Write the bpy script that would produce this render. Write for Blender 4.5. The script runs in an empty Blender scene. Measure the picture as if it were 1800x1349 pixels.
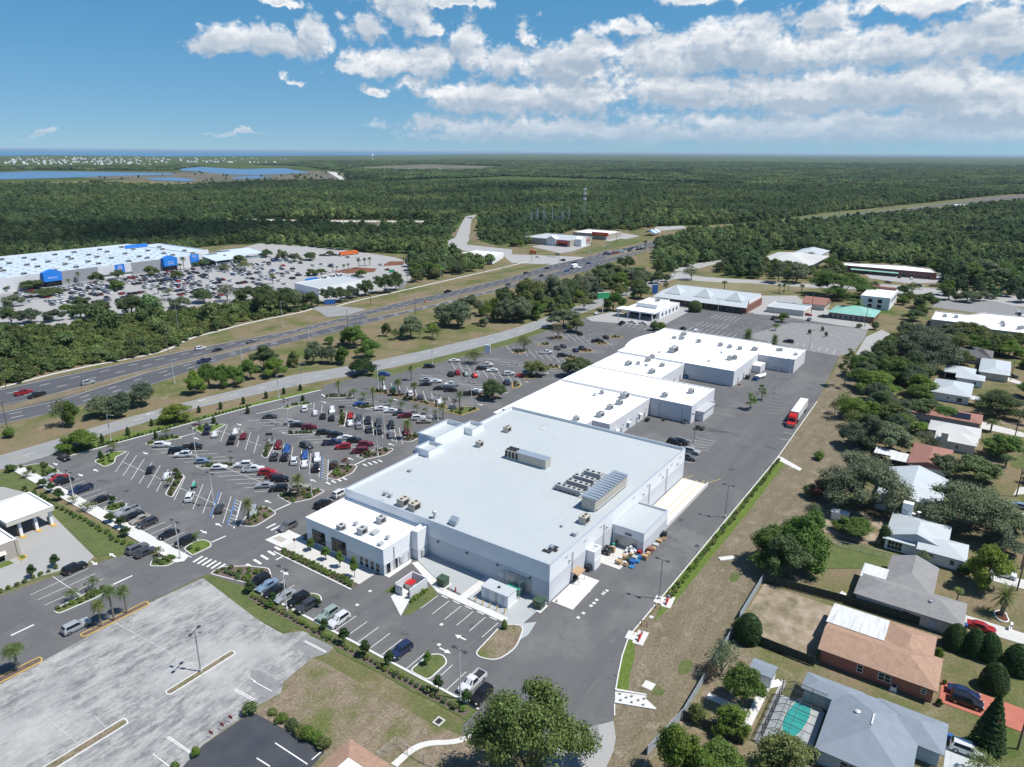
import bpy, math, random
import numpy as np
from mathutils import Vector, Matrix
random.seed(11)
R=np.random.default_rng(11)
sc=bpy.context.scene
COL=sc.collection
# ------------------------------------------------------------------ camera
# world X runs along the store's long side, Y towards the highway, Z up (metres)
FPX,CH=1247.0,85.0
ROLL=12/1800.; PITCH=math.atan((674.5-267.0)/FPX); YAW=math.radians(34.4)
REG={'':(0,0,1),'a':(0,650,3.853),'b':(450,650,3.853),'c':(0,1000,3.864),'d':(450,1000,3.864),'e':(900,1000,3.864),'f':(1350,1000,3.864),'g':(900,650,3.853),'h':(1350,650,3.853),'i':(0,380,4),'j':(450,380,4),'k':(900,380,4),'l':(1350,380,4),'m':(0,240,2),'n':(900,240,2),
'A':(0,400,7.5),'B':(230,400,7.5),'C':(1020,900,9.633),'D':(780,980,8.182),'E':(920,740,8.43),'F':(1560,600,6.746),'G':(0,860,8.43),'H':(1600,780,6.13),'I':(1600,440,7.495),'J':(1600,1000,7.495),'K':(930,380,9),'L':(1080,520,6.923),'M':(1090,1040,11.24),'N':(560,440,7.5),'O':(480,1210,6.4286),'Q':(1180,1060,4.667)}
def ray(u,v):
    x=(u-900)/FPX; y=-(v-674.5)/FPX
    c,s=math.cos(ROLL),math.sin(ROLL); x,y=x*c-y*s,x*s+y*c
    fx,fy,fz=x,math.cos(PITCH)+y*math.sin(PITCH),-math.sin(PITCH)+y*math.cos(PITCH)
    c,s=math.cos(YAW),math.sin(YAW)
    # level frame (right, forward, up) -> world X (site axis), Y
    return Vector((fy*c+fx*s, fy*s-fx*c, fz))
def P(k,x,y,z=0.0):
    o=REG[k]; d=ray(o[0]+x/o[2],o[1]+y/o[2]); t=(z-CH)/d.z
    return Vector((d.x*t,d.y*t,z))
def PX(p):
    c,s=math.cos(YAW),math.sin(YAW)
    f=p[0]*c+p[1]*s; r=p[0]*s-p[1]*c; u=p[2]-CH
    cp,sp=math.cos(PITCH),math.sin(PITCH)
    dep=f*cp-u*sp; up=f*sp+u*cp
    x,y=r/dep,up/dep
    c,s=math.cos(-ROLL),math.sin(-ROLL); x,y=x*c-y*s,x*s+y*c
    return 900+x*FPX,674.5-y*FPX,dep
def HT(k,xb,yb,xt,yt):
    b=P(k,xb,yb); o=REG[k]; d=ray(o[0]+xt/o[2],o[1]+yt/o[2])
    return CH+d.z*math.hypot(b.x,b.y)/math.hypot(d.x,d.y)
def pts(s,z=0.0):
    out=[];k=''
    for w in s.split():
        if ',' in w:
            x,y=w.split(','); q=P(k,float(x),float(y),z); out.append((q.x,q.y))
        else: k=w if w!='_' else ''
    return out
cd=bpy.data.cameras.new('camera'); cam=bpy.data.objects.new('camera',cd); COL.objects.link(cam); sc.camera=cam
cd.sensor_width=36; cd.lens=36*FPX/1800; cd.clip_start=1; cd.clip_end=200000
_fw=Vector((math.cos(YAW)*math.cos(PITCH),math.sin(YAW)*math.cos(PITCH),-math.sin(PITCH)))
_rt=Vector((math.sin(YAW),-math.cos(YAW),0)); _up=_rt.cross(_fw)
c,s=math.cos(ROLL),math.sin(ROLL)
_r2=_rt*c+_up*s; _u2=_up*c-_rt*s
m=Matrix((( _r2.x,_u2.x,-_fw.x,0),(_r2.y,_u2.y,-_fw.y,0),(_r2.z,_u2.z,-_fw.z,CH),(0,0,0,1)))
cam.matrix_world=m
# ------------------------------------------------------------------ object helpers
THINGS=[]
def tag(o,label=None,cat=None,group=None,kind=None):
    if label: o['label']=label
    if cat: o['category']=cat
    if group: o['group']=group
    if kind: o['kind']=kind
    if label and not kind: THINGS.append(o)
    return o
def thing(name,label,cat,loc=(0,0,0),rz=0,group=None):
    o=bpy.data.objects.new(name,None); COL.objects.link(o); o.location=loc; o.rotation_euler=(0,0,rz)
    o.empty_display_size=.3
    return tag(o,label,cat,group)
def dup(src,loc=None,rz=None,scale=None,label=None,group=None,color=None,cat=None,sel=None):
    def cp(o,par):
        n=o.copy(); COL.objects.link(n)
        if par: n.parent=par
        if color is not None and o.type=='MESH' and o.get('tint'): n.color=color
        for ch in KIDS.get(o.name,[]):
            cp(ch,n)
        return n
    n=cp(src,None)
    if loc is not None: n.location=loc
    if rz is not None: n.rotation_euler=(0,0,rz)
    if scale is not None: n.scale=scale if hasattr(scale,'__len__') else (scale,)*3
    tag(n,label,cat,group)
    return n
KIDS={}
ZC=[0]
class MB:
    def __init__(s): s.v=[];s.f=[];s.m=[]
    def add(s,vs,fs,mi=0):
        b=len(s.v); s.v.extend(vs)
        for f in fs: s.f.append([b+i for i in f]); s.m.append(mi)
        return s
    def box(s,x0,x1,y0,y1,z0,z1,mi=0):
        return s.add([(x0,y0,z0),(x1,y0,z0),(x1,y1,z0),(x0,y1,z0),(x0,y0,z1),(x1,y0,z1),(x1,y1,z1),(x0,y1,z1)],
          [(3,2,1,0),(4,5,6,7),(0,1,5,4),(1,2,6,5),(2,3,7,6),(3,0,4,7)],mi)
    def obox(s,cx,cy,z0,z1,l,w,a,mi=0):
        c,sn=math.cos(a),math.sin(a)
        q=[(cx+x*c-y*sn,cy+x*sn+y*c) for x,y in((-l/2,-w/2),(l/2,-w/2),(l/2,w/2),(-l/2,w/2))]
        return s.prism(q,z0,z1,mi)
    def prism(s,poly,z0,z1,mi=0,top=True,tm=None):
        poly=ccw(poly); n=len(poly)
        vs=[(p[0],p[1],z0) for p in poly]+[(p[0],p[1],z1) for p in poly]
        s.add(vs,[(i,(i+1)%n,n+(i+1)%n,n+i) for i in range(n)],mi)
        if top: s.add([(p[0],p[1],z1) for p in poly],[tuple(range(n))],mi if tm is None else tm)
        return s
    def flat(s,poly,z,mi=0):
        if z<.2: ZC[0]=(ZC[0]+1)%23; z+=ZC[0]*.0002
        poly=ccw(poly); return s.add([(p[0],p[1],z) for p in poly],[tuple(range(len(poly)))],mi)
    def tube(s,p,q,r0,r1=None,n=8,mi=0,cap=True):
        r1=r0 if r1 is None else r1
        p=Vector(p);q=Vector(q);d=(q-p)
        if d.length<1e-6:return s
        d.normalize(); a=d.orthogonal().normalized(); b=d.cross(a)
        vs=[]
        for c,r in((p,r0),(q,r1)):
            for i in range(n):
                t=2*math.pi*i/n; w=c+a*(math.cos(t)*r)+b*(math.sin(t)*r); vs.append((w.x,w.y,w.z))
        fs=[(i,(i+1)%n,n+(i+1)%n,n+i) for i in range(n)]
        if cap: fs+= [tuple(range(n,2*n)),tuple(range(n-1,-1,-1))]
        return s.add(vs,fs,mi)
    def path(s,ps,r0,r1,n=7,mi=0):
        k=len(ps)-1
        for i in range(k): s.tube(ps[i],ps[i+1],r0+(r1-r0)*i/k,r0+(r1-r0)*(i+1)/k,n,mi,True)
        return s
    def lathe(s,prof,cx=0,cy=0,n=12,mi=0):
        vs=[];fs=[]
        for r,z in prof:
            for i in range(n):
                t=2*math.pi*i/n; vs.append((cx+r*math.cos(t),cy+r*math.sin(t),z))
        for j in range(len(prof)-1):
            for i in range(n): fs.append((j*n+i,j*n+(i+1)%n,(j+1)*n+(i+1)%n,(j+1)*n+i))
        return s.add(vs,fs,mi)
    def quad(s,a,b,c,d,mi=0): return s.add([tuple(a),tuple(b),tuple(c),tuple(d)],[(0,1,2,3)],mi)
    def build(s,name,mats,parent=None,local=False,smooth=False,tint=None):
        me=bpy.data.meshes.new(name)
        vs=s.v
        if parent is not None and not local:
            L=parent.matrix_basis.to_translation() if parent.parent is None else parent.parent.matrix_basis.to_translation()
            rz=parent.rotation_euler.z if parent.parent is None else parent.parent.rotation_euler.z
            c,sn=math.cos(-rz),math.sin(-rz)
            vs=[((x-L.x)*c-(y-L.y)*sn,(x-L.x)*sn+(y-L.y)*c,z-L.z) for x,y,z in vs]
        me.from_pydata(vs,[],s.f); me.update()
        if not isinstance(mats,(list,tuple)): mats=[mats]
        for mm in mats: me.materials.append(mm)
        if len(mats)>1: me.polygons.foreach_set('material_index',s.m)
        if smooth: me.polygons.foreach_set('use_smooth',[True]*len(me.polygons))
        o=bpy.data.objects.new(name,me); COL.objects.link(o)
        if tint is not None: o['tint']=1; o.color=tint
        if parent is not None:
            o.parent=parent; KIDS.setdefault(parent.name,[]).append(o)
        return o
def ccw(poly):
    a=sum(poly[i][0]*poly[(i+1)%len(poly)][1]-poly[(i+1)%len(poly)][0]*poly[i][1] for i in range(len(poly)))
    return list(poly) if a>0 else list(poly)[::-1]
def inset(poly,d):
    poly=ccw(poly); n=len(poly); out=[]
    for i in range(n):
        p0,p1,p2=poly[i-1],poly[i],poly[(i+1)%n]
        e1=Vector((p1[0]-p0[0],p1[1]-p0[1])).normalized(); e2=Vector((p2[0]-p1[0],p2[1]-p1[1])).normalized()
        n1=Vector((-e1.y,e1.x)); n2=Vector((-e2.y,e2.x)); b=n1+n2
        k=max(.35,1+n1.dot(n2)); b=b/k
        out.append((p1[0]+b.x*d,p1[1]+b.y*d))
    return out
def rnd(poly,r=1.2,k=4):
    poly=ccw(poly); n=len(poly); out=[]
    for i in range(n):
        p0,p1,p2=(Vector(poly[i-1][:2]),Vector(poly[i][:2]),Vector(poly[(i+1)%n][:2]))
        d1=p0-p1;d2=p2-p1; rr=min(r,d1.length*.45,d2.length*.45)
        a=p1+d1.normalized()*rr; b=p1+d2.normalized()*rr
        for j in range(k+1):
            t=j/k; q=a*(1-t)**2+p1*(2*t*(1-t))+b*t*t; out.append((q.x,q.y))
    return out
def rect(x0,x1,y0,y1): return [(x0,y0),(x1,y0),(x1,y1),(x0,y1)]
# ------------------------------------------------------------------ materials
def _nt(name):
    m=bpy.data.materials.new(name); m.use_nodes=True; nt=m.node_tree
    b=nt.nodes['Principled BSDF']; return m,nt,b
def lin(c): return tuple(((x/255.)/12.92 if x/255.<=.04045 else ((x/255.+.055)/1.055)**2.4) for x in c)
def col(c): return (c[0],c[1],c[2],1)
def mixn(nt,a,b,fac,mode='MIX'):
    n=nt.nodes.new('ShaderNodeMix'); n.data_type='RGBA'; n.blend_type=mode
    for idx,v in((6,a),(7,b)):
        if hasattr(v,'links') or hasattr(v,'is_linked'): nt.links.new(v,n.inputs[idx])
        else: n.inputs[idx].default_value=col(v)
    if hasattr(fac,'is_linked'): nt.links.new(fac,n.inputs[0])
    else: n.inputs[0].default_value=fac
    return n.outputs[2]
def noise(nt,scale,detail=5,rough=.55,vec=None,stretch=None,rot=0,dist=0):
    if vec is None:
        tc=nt.nodes.new('ShaderNodeTexCoord'); vec=tc.outputs['Object']
    if stretch:
        mp=nt.nodes.new('ShaderNodeMapping'); mp.inputs['Scale'].default_value=stretch; mp.inputs['Rotation'].default_value=(0,0,rot)
        nt.links.new(vec,mp.inputs['Vector']); vec=mp.outputs['Vector']
    n=nt.nodes.new('ShaderNodeTexNoise'); n.inputs['Scale'].default_value=scale; n.inputs['Detail'].default_value=detail; n.inputs['Roughness'].default_value=rough; n.inputs['Distortion'].default_value=dist
    nt.links.new(vec,n.inputs['Vector']); return n.outputs['Fac']
def ramp(nt,fac,lo,hi):
    n=nt.nodes.new('ShaderNodeMapRange'); n.inputs[1].default_value=lo; n.inputs[2].default_value=hi; n.clamp=True
    nt.links.new(fac,n.inputs[0]); return n.outputs[0]
def mat(name,c,c2=None,sc_=.3,lo=.35,hi=.65,rough=.85,metal=0,fine=0,fsc=8,stretch=None,rot=0,c3=None,sc3=.05,lo3=.5,hi3=.7,bump=0,spec=.5,detail=5):
    m,nt,b=_nt(name)
    cur=c
    if c2 is not None: cur=mixn(nt,c,c2,ramp(nt,noise(nt,sc_,detail,.6,stretch=stretch,rot=rot),lo,hi))
    if c3 is not None: cur=mixn(nt,cur,c3,ramp(nt,noise(nt,sc3,5,.6),lo3,hi3))
    if fine:
        f=ramp(nt,noise(nt,fsc,3,.7),.2,.8); 
        mr=nt.nodes.new('ShaderNodeMapRange'); mr.inputs[3].default_value=1-fine; mr.inputs[4].default_value=1+fine; nt.links.new(f,mr.inputs[0])
        cc=nt.nodes.new('ShaderNodeCombineXYZ')
        for i in range(3): nt.links.new(mr.outputs[0],cc.inputs[i])
        cur=mixn(nt,cur,cc.outputs[0],1.0,'MULTIPLY')
    if hasattr(cur,'is_linked'): nt.links.new(cur,b.inputs['Base Color'])
    else: b.inputs['Base Color'].default_value=col(cur)
    b.inputs['Roughness'].default_value=rough; b.inputs['Metallic'].default_value=metal; b.inputs['Specular IOR Level'].default_value=spec
    if bump:
        bn=nt.nodes.new('ShaderNodeBump'); bn.inputs['Strength'].default_value=bump; bn.inputs['Distance'].default_value=.05
        nt.links.new(noise(nt,fsc,4,.7),bn.inputs['Height']); nt.links.new(bn.outputs[0],b.inputs['Normal'])
    return m
MAT={}
def addm(n,*a,**k): MAT[n]=mat(n,*a,**k)
def asph():
    m,nt,b=_nt('asphalt')
    a=mixn(nt,(.112,.113,.116),(.140,.140,.141),ramp(nt,noise(nt,.22,6,.65,stretch=(.16,1,1)),.3,.7))
    a=mixn(nt,a,(.205,.203,.197),ramp(nt,noise(nt,.05,6,.7),.50,.76))
    a=mixn(nt,a,(.070,.070,.073),ramp(nt,noise(nt,.42,6,.75),.60,.74))
    a=mixn(nt,a,(.078,.078,.080),ramp(nt,noise(nt,.06,9,.85,stretch=(1,.5,1),dist=1.2),.60,.618))
    a=mixn(nt,a,(.165,.164,.16),ramp(nt,noise(nt,1.5,4,.7,stretch=(.05,1,1)),.60,.75))
    a=mixn(nt,a,(.085,.085,.087),ramp(nt,noise(nt,3.2,4,.8),.55,.8))
    nt.links.new(a,b.inputs['Base Color']); b.inputs['Roughness'].default_value=.9; b.inputs['Specular IOR Level'].default_value=.2; return m
MAT['asphalt']=asph()
addm('asphalt_highway',(.078,.082,.094),(.110,.113,.12),.3,.3,.7,fine=.08,fsc=2,stretch=(.05,1,1),rot=.05,rough=.9,spec=.2)
addm('asphalt_pale',(.24,.25,.25),(.29,.295,.295),.15,.3,.7,fine=.06,fsc=2,rough=.9,spec=.2)
addm('asphalt_patch',(.20,.20,.20),(.27,.27,.265),.5,.3,.7,fine=.12,fsc=6,rough=.92,spec=.2)
addm('asphalt_fresh',(.040,.046,.058),(.060,.064,.074),.3,.3,.7,fine=.12,fsc=5,rough=.7)
addm('concrete',(.50,.49,.46),(.58,.57,.54),.4,.3,.7,fine=.06,fsc=3)
addm('concrete_white',(.57,.56,.53),(.64,.63,.60),.5,.3,.7,fine=.05,fsc=3)
addm('concrete_grey',(.36,.385,.39),(.40,.42,.425),.3,.3,.7,fine=.05,fsc=3)
addm('kerb_white',(.66,.66,.64),(.56,.56,.54),1.2,.4,.7)
addm('kerb_yellow',(.58,.36,.07),(.50,.36,.14),1.2,.4,.7)
addm('lot_pale',(.33,.325,.315),(.36,.355,.345),.12,.3,.7,fine=.08,fsc=4)
addm('white_paint',(.72,.72,.70),(.55,.55,.54),.8,.45,.75)
addm('faded_paint',(.50,.50,.49),(.38,.38,.37),.8,.4,.7)
addm('yellow_paint',(.60,.46,.09),(.50,.40,.14),.8,.4,.7)
addm('blue_paint',(.05,.19,.50),(.08,.22,.45),.8,.4,.7)
addm('grass',(.086,.116,.040),(.125,.145,.055),.45,.3,.7,fine=.4,fsc=2.2,c3=(.185,.165,.085),sc3=.12,lo3=.55,hi3=.8,spec=.1)
addm('grass_bright',(.090,.145,.026),(.135,.175,.045),.8,.3,.7,fine=.5,fsc=2.6,c3=(.17,.16,.06),sc3=.15,lo3=.6,hi3=.8,spec=.1)
addm('mulch',(.115,.085,.070),(.17,.135,.115),1.5,.3,.7,fine=.3,fsc=5,spec=.1)
addm('mulch_red',(.21,.085,.055),(.16,.08,.05),1.0,.3,.7,fine=.3,fsc=4,spec=.1)
addm('sand',(.36,.29,.225),(.23,.185,.125),.28,.4,.62,fine=.22,fsc=3,c3=(.13,.125,.06),sc3=.16,lo3=.5,hi3=.68,spec=.1)
addm('dry_soil',(.185,.145,.100),(.25,.205,.15),.5,.35,.65,fine=.6,fsc=2.4,c3=(.120,.135,.048),sc3=.13,lo3=.47,hi3=.64,spec=.1)
addm('swale',(.200,.165,.115),(.152,.132,.085),.35,.38,.64,fine=.6,fsc=2.4,stretch=(.3,1,1),c3=(.27,.225,.165),sc3=.3,lo3=.55,hi3=.72,spec=.1)
addm('wall_white',(.80,.81,.82),(.76,.775,.79),.2,.35,.7)
addm('wall_grey',(.60,.62,.65),(.57,.59,.62),.2,.35,.7)
addm('wall_plain',(.66,.66,.67),(.60,.60,.62),.3,.35,.7)
addm('wall_dark_grey',(.30,.31,.33),(.27,.28,.30),.3,.35,.7)
addm('wall_blue',(.015,.20,.68))
addm('wall_tan',(.42,.38,.33),(.38,.345,.30),.4)
addm('wall_brick',(.24,.10,.075),(.19,.085,.065),1.0,fine=.15,fsc=4)
addm('wall_salmon',(.42,.165,.115),(.38,.15,.105),.5)
addm('wall_pale_blue',(.42,.50,.54),(.38,.46,.50),.5)
addm('wall_cream',(.58,.55,.48),(.54,.51,.45),.5)
def membrane():
    m,nt,b=_nt('roof_membrane')
    a=mixn(nt,(.425,.465,.475),(.455,.49,.50),ramp(nt,noise(nt,.05,6,.65),.35,.65))
    a=mixn(nt,a,(.385,.412,.425),ramp(nt,noise(nt,.16,8,.75),.56,.78))
    a=mixn(nt,a,(.36,.37,.36),ramp(nt,noise(nt,.5,6,.8,stretch=(1,.12,1)),.62,.85))
    br=nt.nodes.new('ShaderNodeTexBrick'); br.inputs['Scale'].default_value=1; br.inputs['Brick Width'].default_value=15; br.inputs['Row Height'].default_value=2.4; br.inputs['Mortar Size'].default_value=.035; br.inputs['Color1'].default_value=(0,0,0,1); br.inputs['Color2'].default_value=(0,0,0,1); br.inputs['Mortar'].default_value=(1,1,1,1)
    tc=nt.nodes.new('ShaderNodeTexCoord'); nt.links.new(tc.outputs['Object'],br.inputs['Vector'])
    ms=nt.nodes.new('ShaderNodeMath'); ms.operation='MULTIPLY'; ms.inputs[1].default_value=.45; nt.links.new(br.outputs['Fac'],ms.inputs[0])
    a=mixn(nt,a,(.27,.30,.32),ms.outputs[0])
    nt.links.new(a,b.inputs['Base Color']); b.inputs['Roughness'].default_value=.7; return m
MAT['roof_membrane']=membrane()
addm('roof_white',(.86,.87,.87),(.80,.81,.81),.08,.45,.75,c3=(.74,.74,.73),sc3=.3,lo3=.66,hi3=.85,stretch=(1,.3,1))
addm('roof_store_far',(.50,.585,.65),(.44,.52,.585),.05,.35,.65,stretch=(3,.2,1))  # superstore roof kept darker and bluish: cloud shade put into its colour
addm('flashing',(.42,.47,.53),(.38,.42,.48),.4,rough=.5)
addm('shingle_brown',(.40,.255,.175),(.31,.195,.135),.9,.3,.7,fine=.28,fsc=4)
addm('shingle_grey',(.27,.265,.26),(.22,.215,.215),.8,.3,.7,fine=.2,fsc=4)
addm('shingle_blue',(.235,.275,.32),(.20,.235,.275),.5,.3,.7,fine=.12,fsc=4)
addm('shingle_red',(.33,.16,.12),(.27,.13,.10),.9,.3,.7,fine=.2,fsc=4)
addm('metal_roof',(.49,.53,.55),(.43,.47,.49),.3,.35,.65,rough=.55,stretch=(1,.1,1))
addm('metal_white',(.66,.67,.67),(.47,.47,.46),1.0,.42,.68,rough=.5,stretch=(.12,2.2,1))
addm('metal_green',(.22,.46,.38),(.26,.50,.42),.3,rough=.5)
addm('metal_bluegrey',(.38,.44,.50),(.33,.39,.45),.5,rough=.35,metal=.3)
addm('steel',(.42,.43,.44),(.36,.37,.38),.8,rough=.45,metal=.5)
addm('galv',(.55,.56,.57),(.48,.49,.50),.8,rough=.5,metal=.2)
addm('unit_tan',(.50,.46,.39),(.45,.415,.355),.6,rough=.6)
addm('unit_grey',(.44,.45,.45),(.38,.39,.39),.6,rough=.6)
addm('dark',(.022,.022,.024),rough=.7)
addm('rubber',(.02,.02,.021),rough=.85)
addm('rim',(.35,.35,.36),rough=.35,metal=.7)
addm('glass_dark',(.012,.014,.018),rough=.16,spec=.35)
addm('glass_blue',(.045,.07,.095),rough=.1)
addm('lamp_clear',(.65,.66,.66),rough=.2)
addm('lamp_red',(.35,.02,.015),rough=.25)
addm('pole_white',(.62,.62,.61),(.56,.56,.55),.6,rough=.6)
addm('pole_grey',(.34,.345,.35),(.29,.295,.30),.6,rough=.5,metal=.3)
addm('pole_dark',(.06,.062,.066),rough=.5)
addm('wood_pole',(.17,.13,.10),(.12,.095,.07),1.0)
addm('wood',(.40,.27,.155),(.32,.21,.12),1.5,.3,.7)
addm('cardboard',(.42,.29,.17),(.36,.24,.14),1.5)
addm('plastic_blue',(.03,.26,.52),(.04,.22,.45),1)
addm('plastic_white',(.80,.80,.80))
addm('plastic_black',(.025,.025,.028),rough=.5)
addm('red_paint',(.48,.02,.02),rough=.35)
addm('orange_paint',(.72,.16,.03),(.65,.13,.03),.4,rough=.5)
addm('sign_green',(.02,.30,.11),rough=.4)
addm('sign_blue',(.03,.12,.36),rough=.4)
addm('sign_yellow',(.70,.46,.05))
addm('green_box',(.045,.085,.055),(.055,.10,.065),.8,rough=.5)
addm('green_bin',(.02,.36,.24),rough=.5)
addm('fence_dark',(.022,.034,.03),(.03,.042,.036),2,rough=.7)
addm('fence_grey',(.36,.41,.45),(.31,.355,.39),1,rough=.6)
addm('solar',(.012,.015,.03),rough=.15)
addm('terracotta',(.46,.15,.10),(.40,.13,.085),.6,fine=.08)
addm('bark',(.14,.115,.095),(.09,.075,.06),1.5,.3,.7,fine=.2)
addm('bark_pale',(.30,.28,.255),(.20,.185,.165),1.5,.3,.7,fine=.2)
addm('bark_palm',(.21,.175,.14),(.15,.125,.10),3,.3,.7,fine=.2)
addm('roof_house_far',(.55,.55,.53),(.46,.46,.45),.02)
# worn pale lot: chalky grey with dark streaks along X
def worn():
    m,nt,b=_nt('old_lot')
    a=mixn(nt,(.43,.425,.41),(.34,.338,.33),ramp(nt,noise(nt,.16,6,.65),.36,.66))
    st=ramp(nt,noise(nt,.55,10,.85,stretch=(.4,1,1),rot=.08),.43,.58)
    big=ramp(nt,noise(nt,.055,5,.65),.38,.54)
    mm=nt.nodes.new('ShaderNodeMath'); mm.operation='MULTIPLY'; nt.links.new(st,mm.inputs[0]); nt.links.new(big,mm.inputs[1])
    a=mixn(nt,a,(.165,.166,.168),mm.outputs[0])
    a=mixn(nt,a,(.21,.212,.215),ramp(nt,noise(nt,2.2,9,.85,stretch=(.3,1,1)),.56,.70))
    a=mixn(nt,a,(.20,.202,.206),ramp(nt,noise(nt,.10,9,.78,stretch=(.6,1,1),dist=.6),.53,.72))
    a=mixn(nt,a,(.47,.465,.45),ramp(nt,noise(nt,.5,10,.85),.55,.80))
    nt.links.new(a,b.inputs['Base Color']); b.inputs['Roughness'].default_value=.95; b.inputs['Specular IOR Level'].default_value=.15
    return m
MAT['old_lot']=worn()
# base ground: dry grass, tan soil and green, turning into woodland green far away
def groundmat():
    m,nt,b=_nt('ground')
    a=mixn(nt,(.215,.172,.108),(.118,.142,.048),ramp(nt,noise(nt,.05,6,.62),.45,.66))
    a=mixn(nt,a,(.30,.25,.185),ramp(nt,noise(nt,.16,6,.7),.55,.74))
    a=mixn(nt,a,(.085,.12,.032),ramp(nt,noise(nt,.028,6,.7),.52,.66))
    f=ramp(nt,noise(nt,1.7,6,.85),.28,.75)
    mr=nt.nodes.new('ShaderNodeMapRange'); mr.inputs[3].default_value=.5; mr.inputs[4].default_value=1.42; nt.links.new(f,mr.inputs[0])
    cc=nt.nodes.new('ShaderNodeCombineXYZ'); [nt.links.new(mr.outputs[0],cc.inputs[i]) for i in range(3)]
    a=mixn(nt,a,cc.outputs[0],1.0,'MULTIPLY')
    nt.links.new(a,b.inputs['Base Color']); b.inputs['Roughness'].default_value=1; b.inputs['Specular IOR Level'].default_value=.05
    return m
MAT['ground']=groundmat()
def woodfloor():
    m,nt,b=_nt('woodland_floor')
    a=mixn(nt,(.050,.080,.030),(.085,.115,.040),ramp(nt,noise(nt,.02,8,.7),.35,.65))
    a=mixn(nt,a,(.11,.12,.05),ramp(nt,noise(nt,.0016,6,.6),.52,.70))
    a=mixn(nt,a,(.035,.060,.028),ramp(nt,noise(nt,.004,8,.7),.52,.66))
    nt.links.new(a,b.inputs['Base Color']); b.inputs['Roughness'].default_value=1; b.inputs['Specular IOR Level'].default_value=0
    return m
MAT['woodland_floor']=woodfloor()
def leafmat(name,base,inst=False):
    m,nt,b=_nt(name)
    if inst: cur=mixn(nt,base,base,0)
    else:
        oi=nt.nodes.new('ShaderNodeObjectInfo'); cur=oi.outputs['Color']
    ge=nt.nodes.new('ShaderNodeNewGeometry')
    mr=nt.nodes.new('ShaderNodeMapRange'); mr.inputs[3].default_value=.55; mr.inputs[4].default_value=1.45; nt.links.new(ge.outputs['Random Per Island'],mr.inputs[0])
    oi=nt.nodes.new('ShaderNodeObjectInfo')
    hs=nt.nodes.new('ShaderNodeHueSaturation')
    h=nt.nodes.new('ShaderNodeMapRange'); h.inputs[3].default_value=.475 if inst else .49; h.inputs[4].default_value=.515 if inst else .51; nt.links.new(oi.outputs['Random'],h.inputs[0])
    nt.links.new(h.outputs[0],hs.inputs['Hue'])
    v=nt.nodes.new('ShaderNodeMath'); v.operation='MULTIPLY'; nt.links.new(mr.outputs[0],v.inputs[0])
    if inst:
        w=nt.nodes.new('ShaderNodeMapRange'); w.inputs[3].default_value=.6; w.inputs[4].default_value=1.45
        sx=nt.nodes.new('ShaderNodeMath'); sx.operation='MULTIPLY'; sx.inputs[1].default_value=7.31; nt.links.new(oi.outputs['Random'],sx.inputs[0])
        fr=nt.nodes.new('ShaderNodeMath'); fr.operation='FRACT'; nt.links.new(sx.outputs[0],fr.inputs[0]); nt.links.new(fr.outputs[0],w.inputs[0]); nt.links.new(w.outputs[0],v.inputs[1])
    else: v.inputs[1].default_value=1.0
    if inst:
        lo=oi.outputs['Location']; cur=mixn(nt,cur,(base[0]*1.9,base[1]*1.55,base[2]*1.5),ramp(nt,noise(nt,.0075,4,.6,vec=lo),.46,.62)); cur=mixn(nt,cur,(base[0]*.62,base[1]*.72,base[2]*.9),ramp(nt,noise(nt,.0032,5,.65,vec=lo,dist=.5),.50,.66))
    nt.links.new(v.outputs[0],hs.inputs['Value']); nt.links.new(cur,hs.inputs['Color'])
    nt.links.new(hs.outputs[0],b.inputs['Base Color']); b.inputs['Roughness'].default_value=.6; b.inputs['Specular IOR Level'].default_value=.25
    tr=nt.nodes.new('ShaderNodeBsdfTranslucent'); nt.links.new(hs.outputs[0],tr.inputs['Color'])
    mx=nt.nodes.new('ShaderNodeMixShader'); mx.inputs[0].default_value=.38
    out=nt.nodes['Material Output']; nt.links.new(b.outputs[0],mx.inputs[1]); nt.links.new(tr.outputs[0],mx.inputs[2]); nt.links.new(mx.outputs[0],out.inputs['Surface'])
    return m
MAT['leaf']=leafmat('leaf',(.06,.08,.03))
MAT['leaf_forest']=leafmat('leaf_forest',(.098,.160,.058),True)
MAT['leaf_thicket']=leafmat('leaf_thicket',(.098,.150,.045),True)
def paintmat():
    m,nt,b=_nt('car_paint'); oi=nt.nodes.new('ShaderNodeObjectInfo'); nt.links.new(oi.outputs['Color'],b.inputs['Base Color'])
    b.inputs['Roughness'].default_value=.32; b.inputs['Metallic'].default_value=.15; b.inputs['Coat Weight'].default_value=.5; b.inputs['Coat Roughness'].default_value=.08
    return m
MAT['car_paint']=paintmat()
def watermat(name,c,r):
    m,nt,b=_nt(name); b.inputs['Base Color'].default_value=col(c); b.inputs['Roughness'].default_value=r
    bn=nt.nodes.new('ShaderNodeBump'); bn.inputs['Strength'].default_value=.25; bn.inputs['Distance'].default_value=.3
    nt.links.new(noise(nt,.3,4,.6),bn.inputs['Height']); nt.links.new(bn.outputs[0],b.inputs['Normal'])
    return m
MAT['sea']=watermat('sea',(.03,.18,.32),.55)
MAT['lagoon']=watermat('lagoon',(.085,.19,.32),.6)
MAT['pool']=mat('pool',(.06,.52,.46),(.05,.45,.40),.6,rough=.1)

def screenmat():
    m,nt,b=_nt('screen_mesh'); b.inputs['Base Color'].default_value=(.02,.02,.022,1); b.inputs['Roughness'].default_value=.9; b.inputs['Alpha'].default_value=.24; return m
MAT['screen_mesh']=screenmat()
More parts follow.
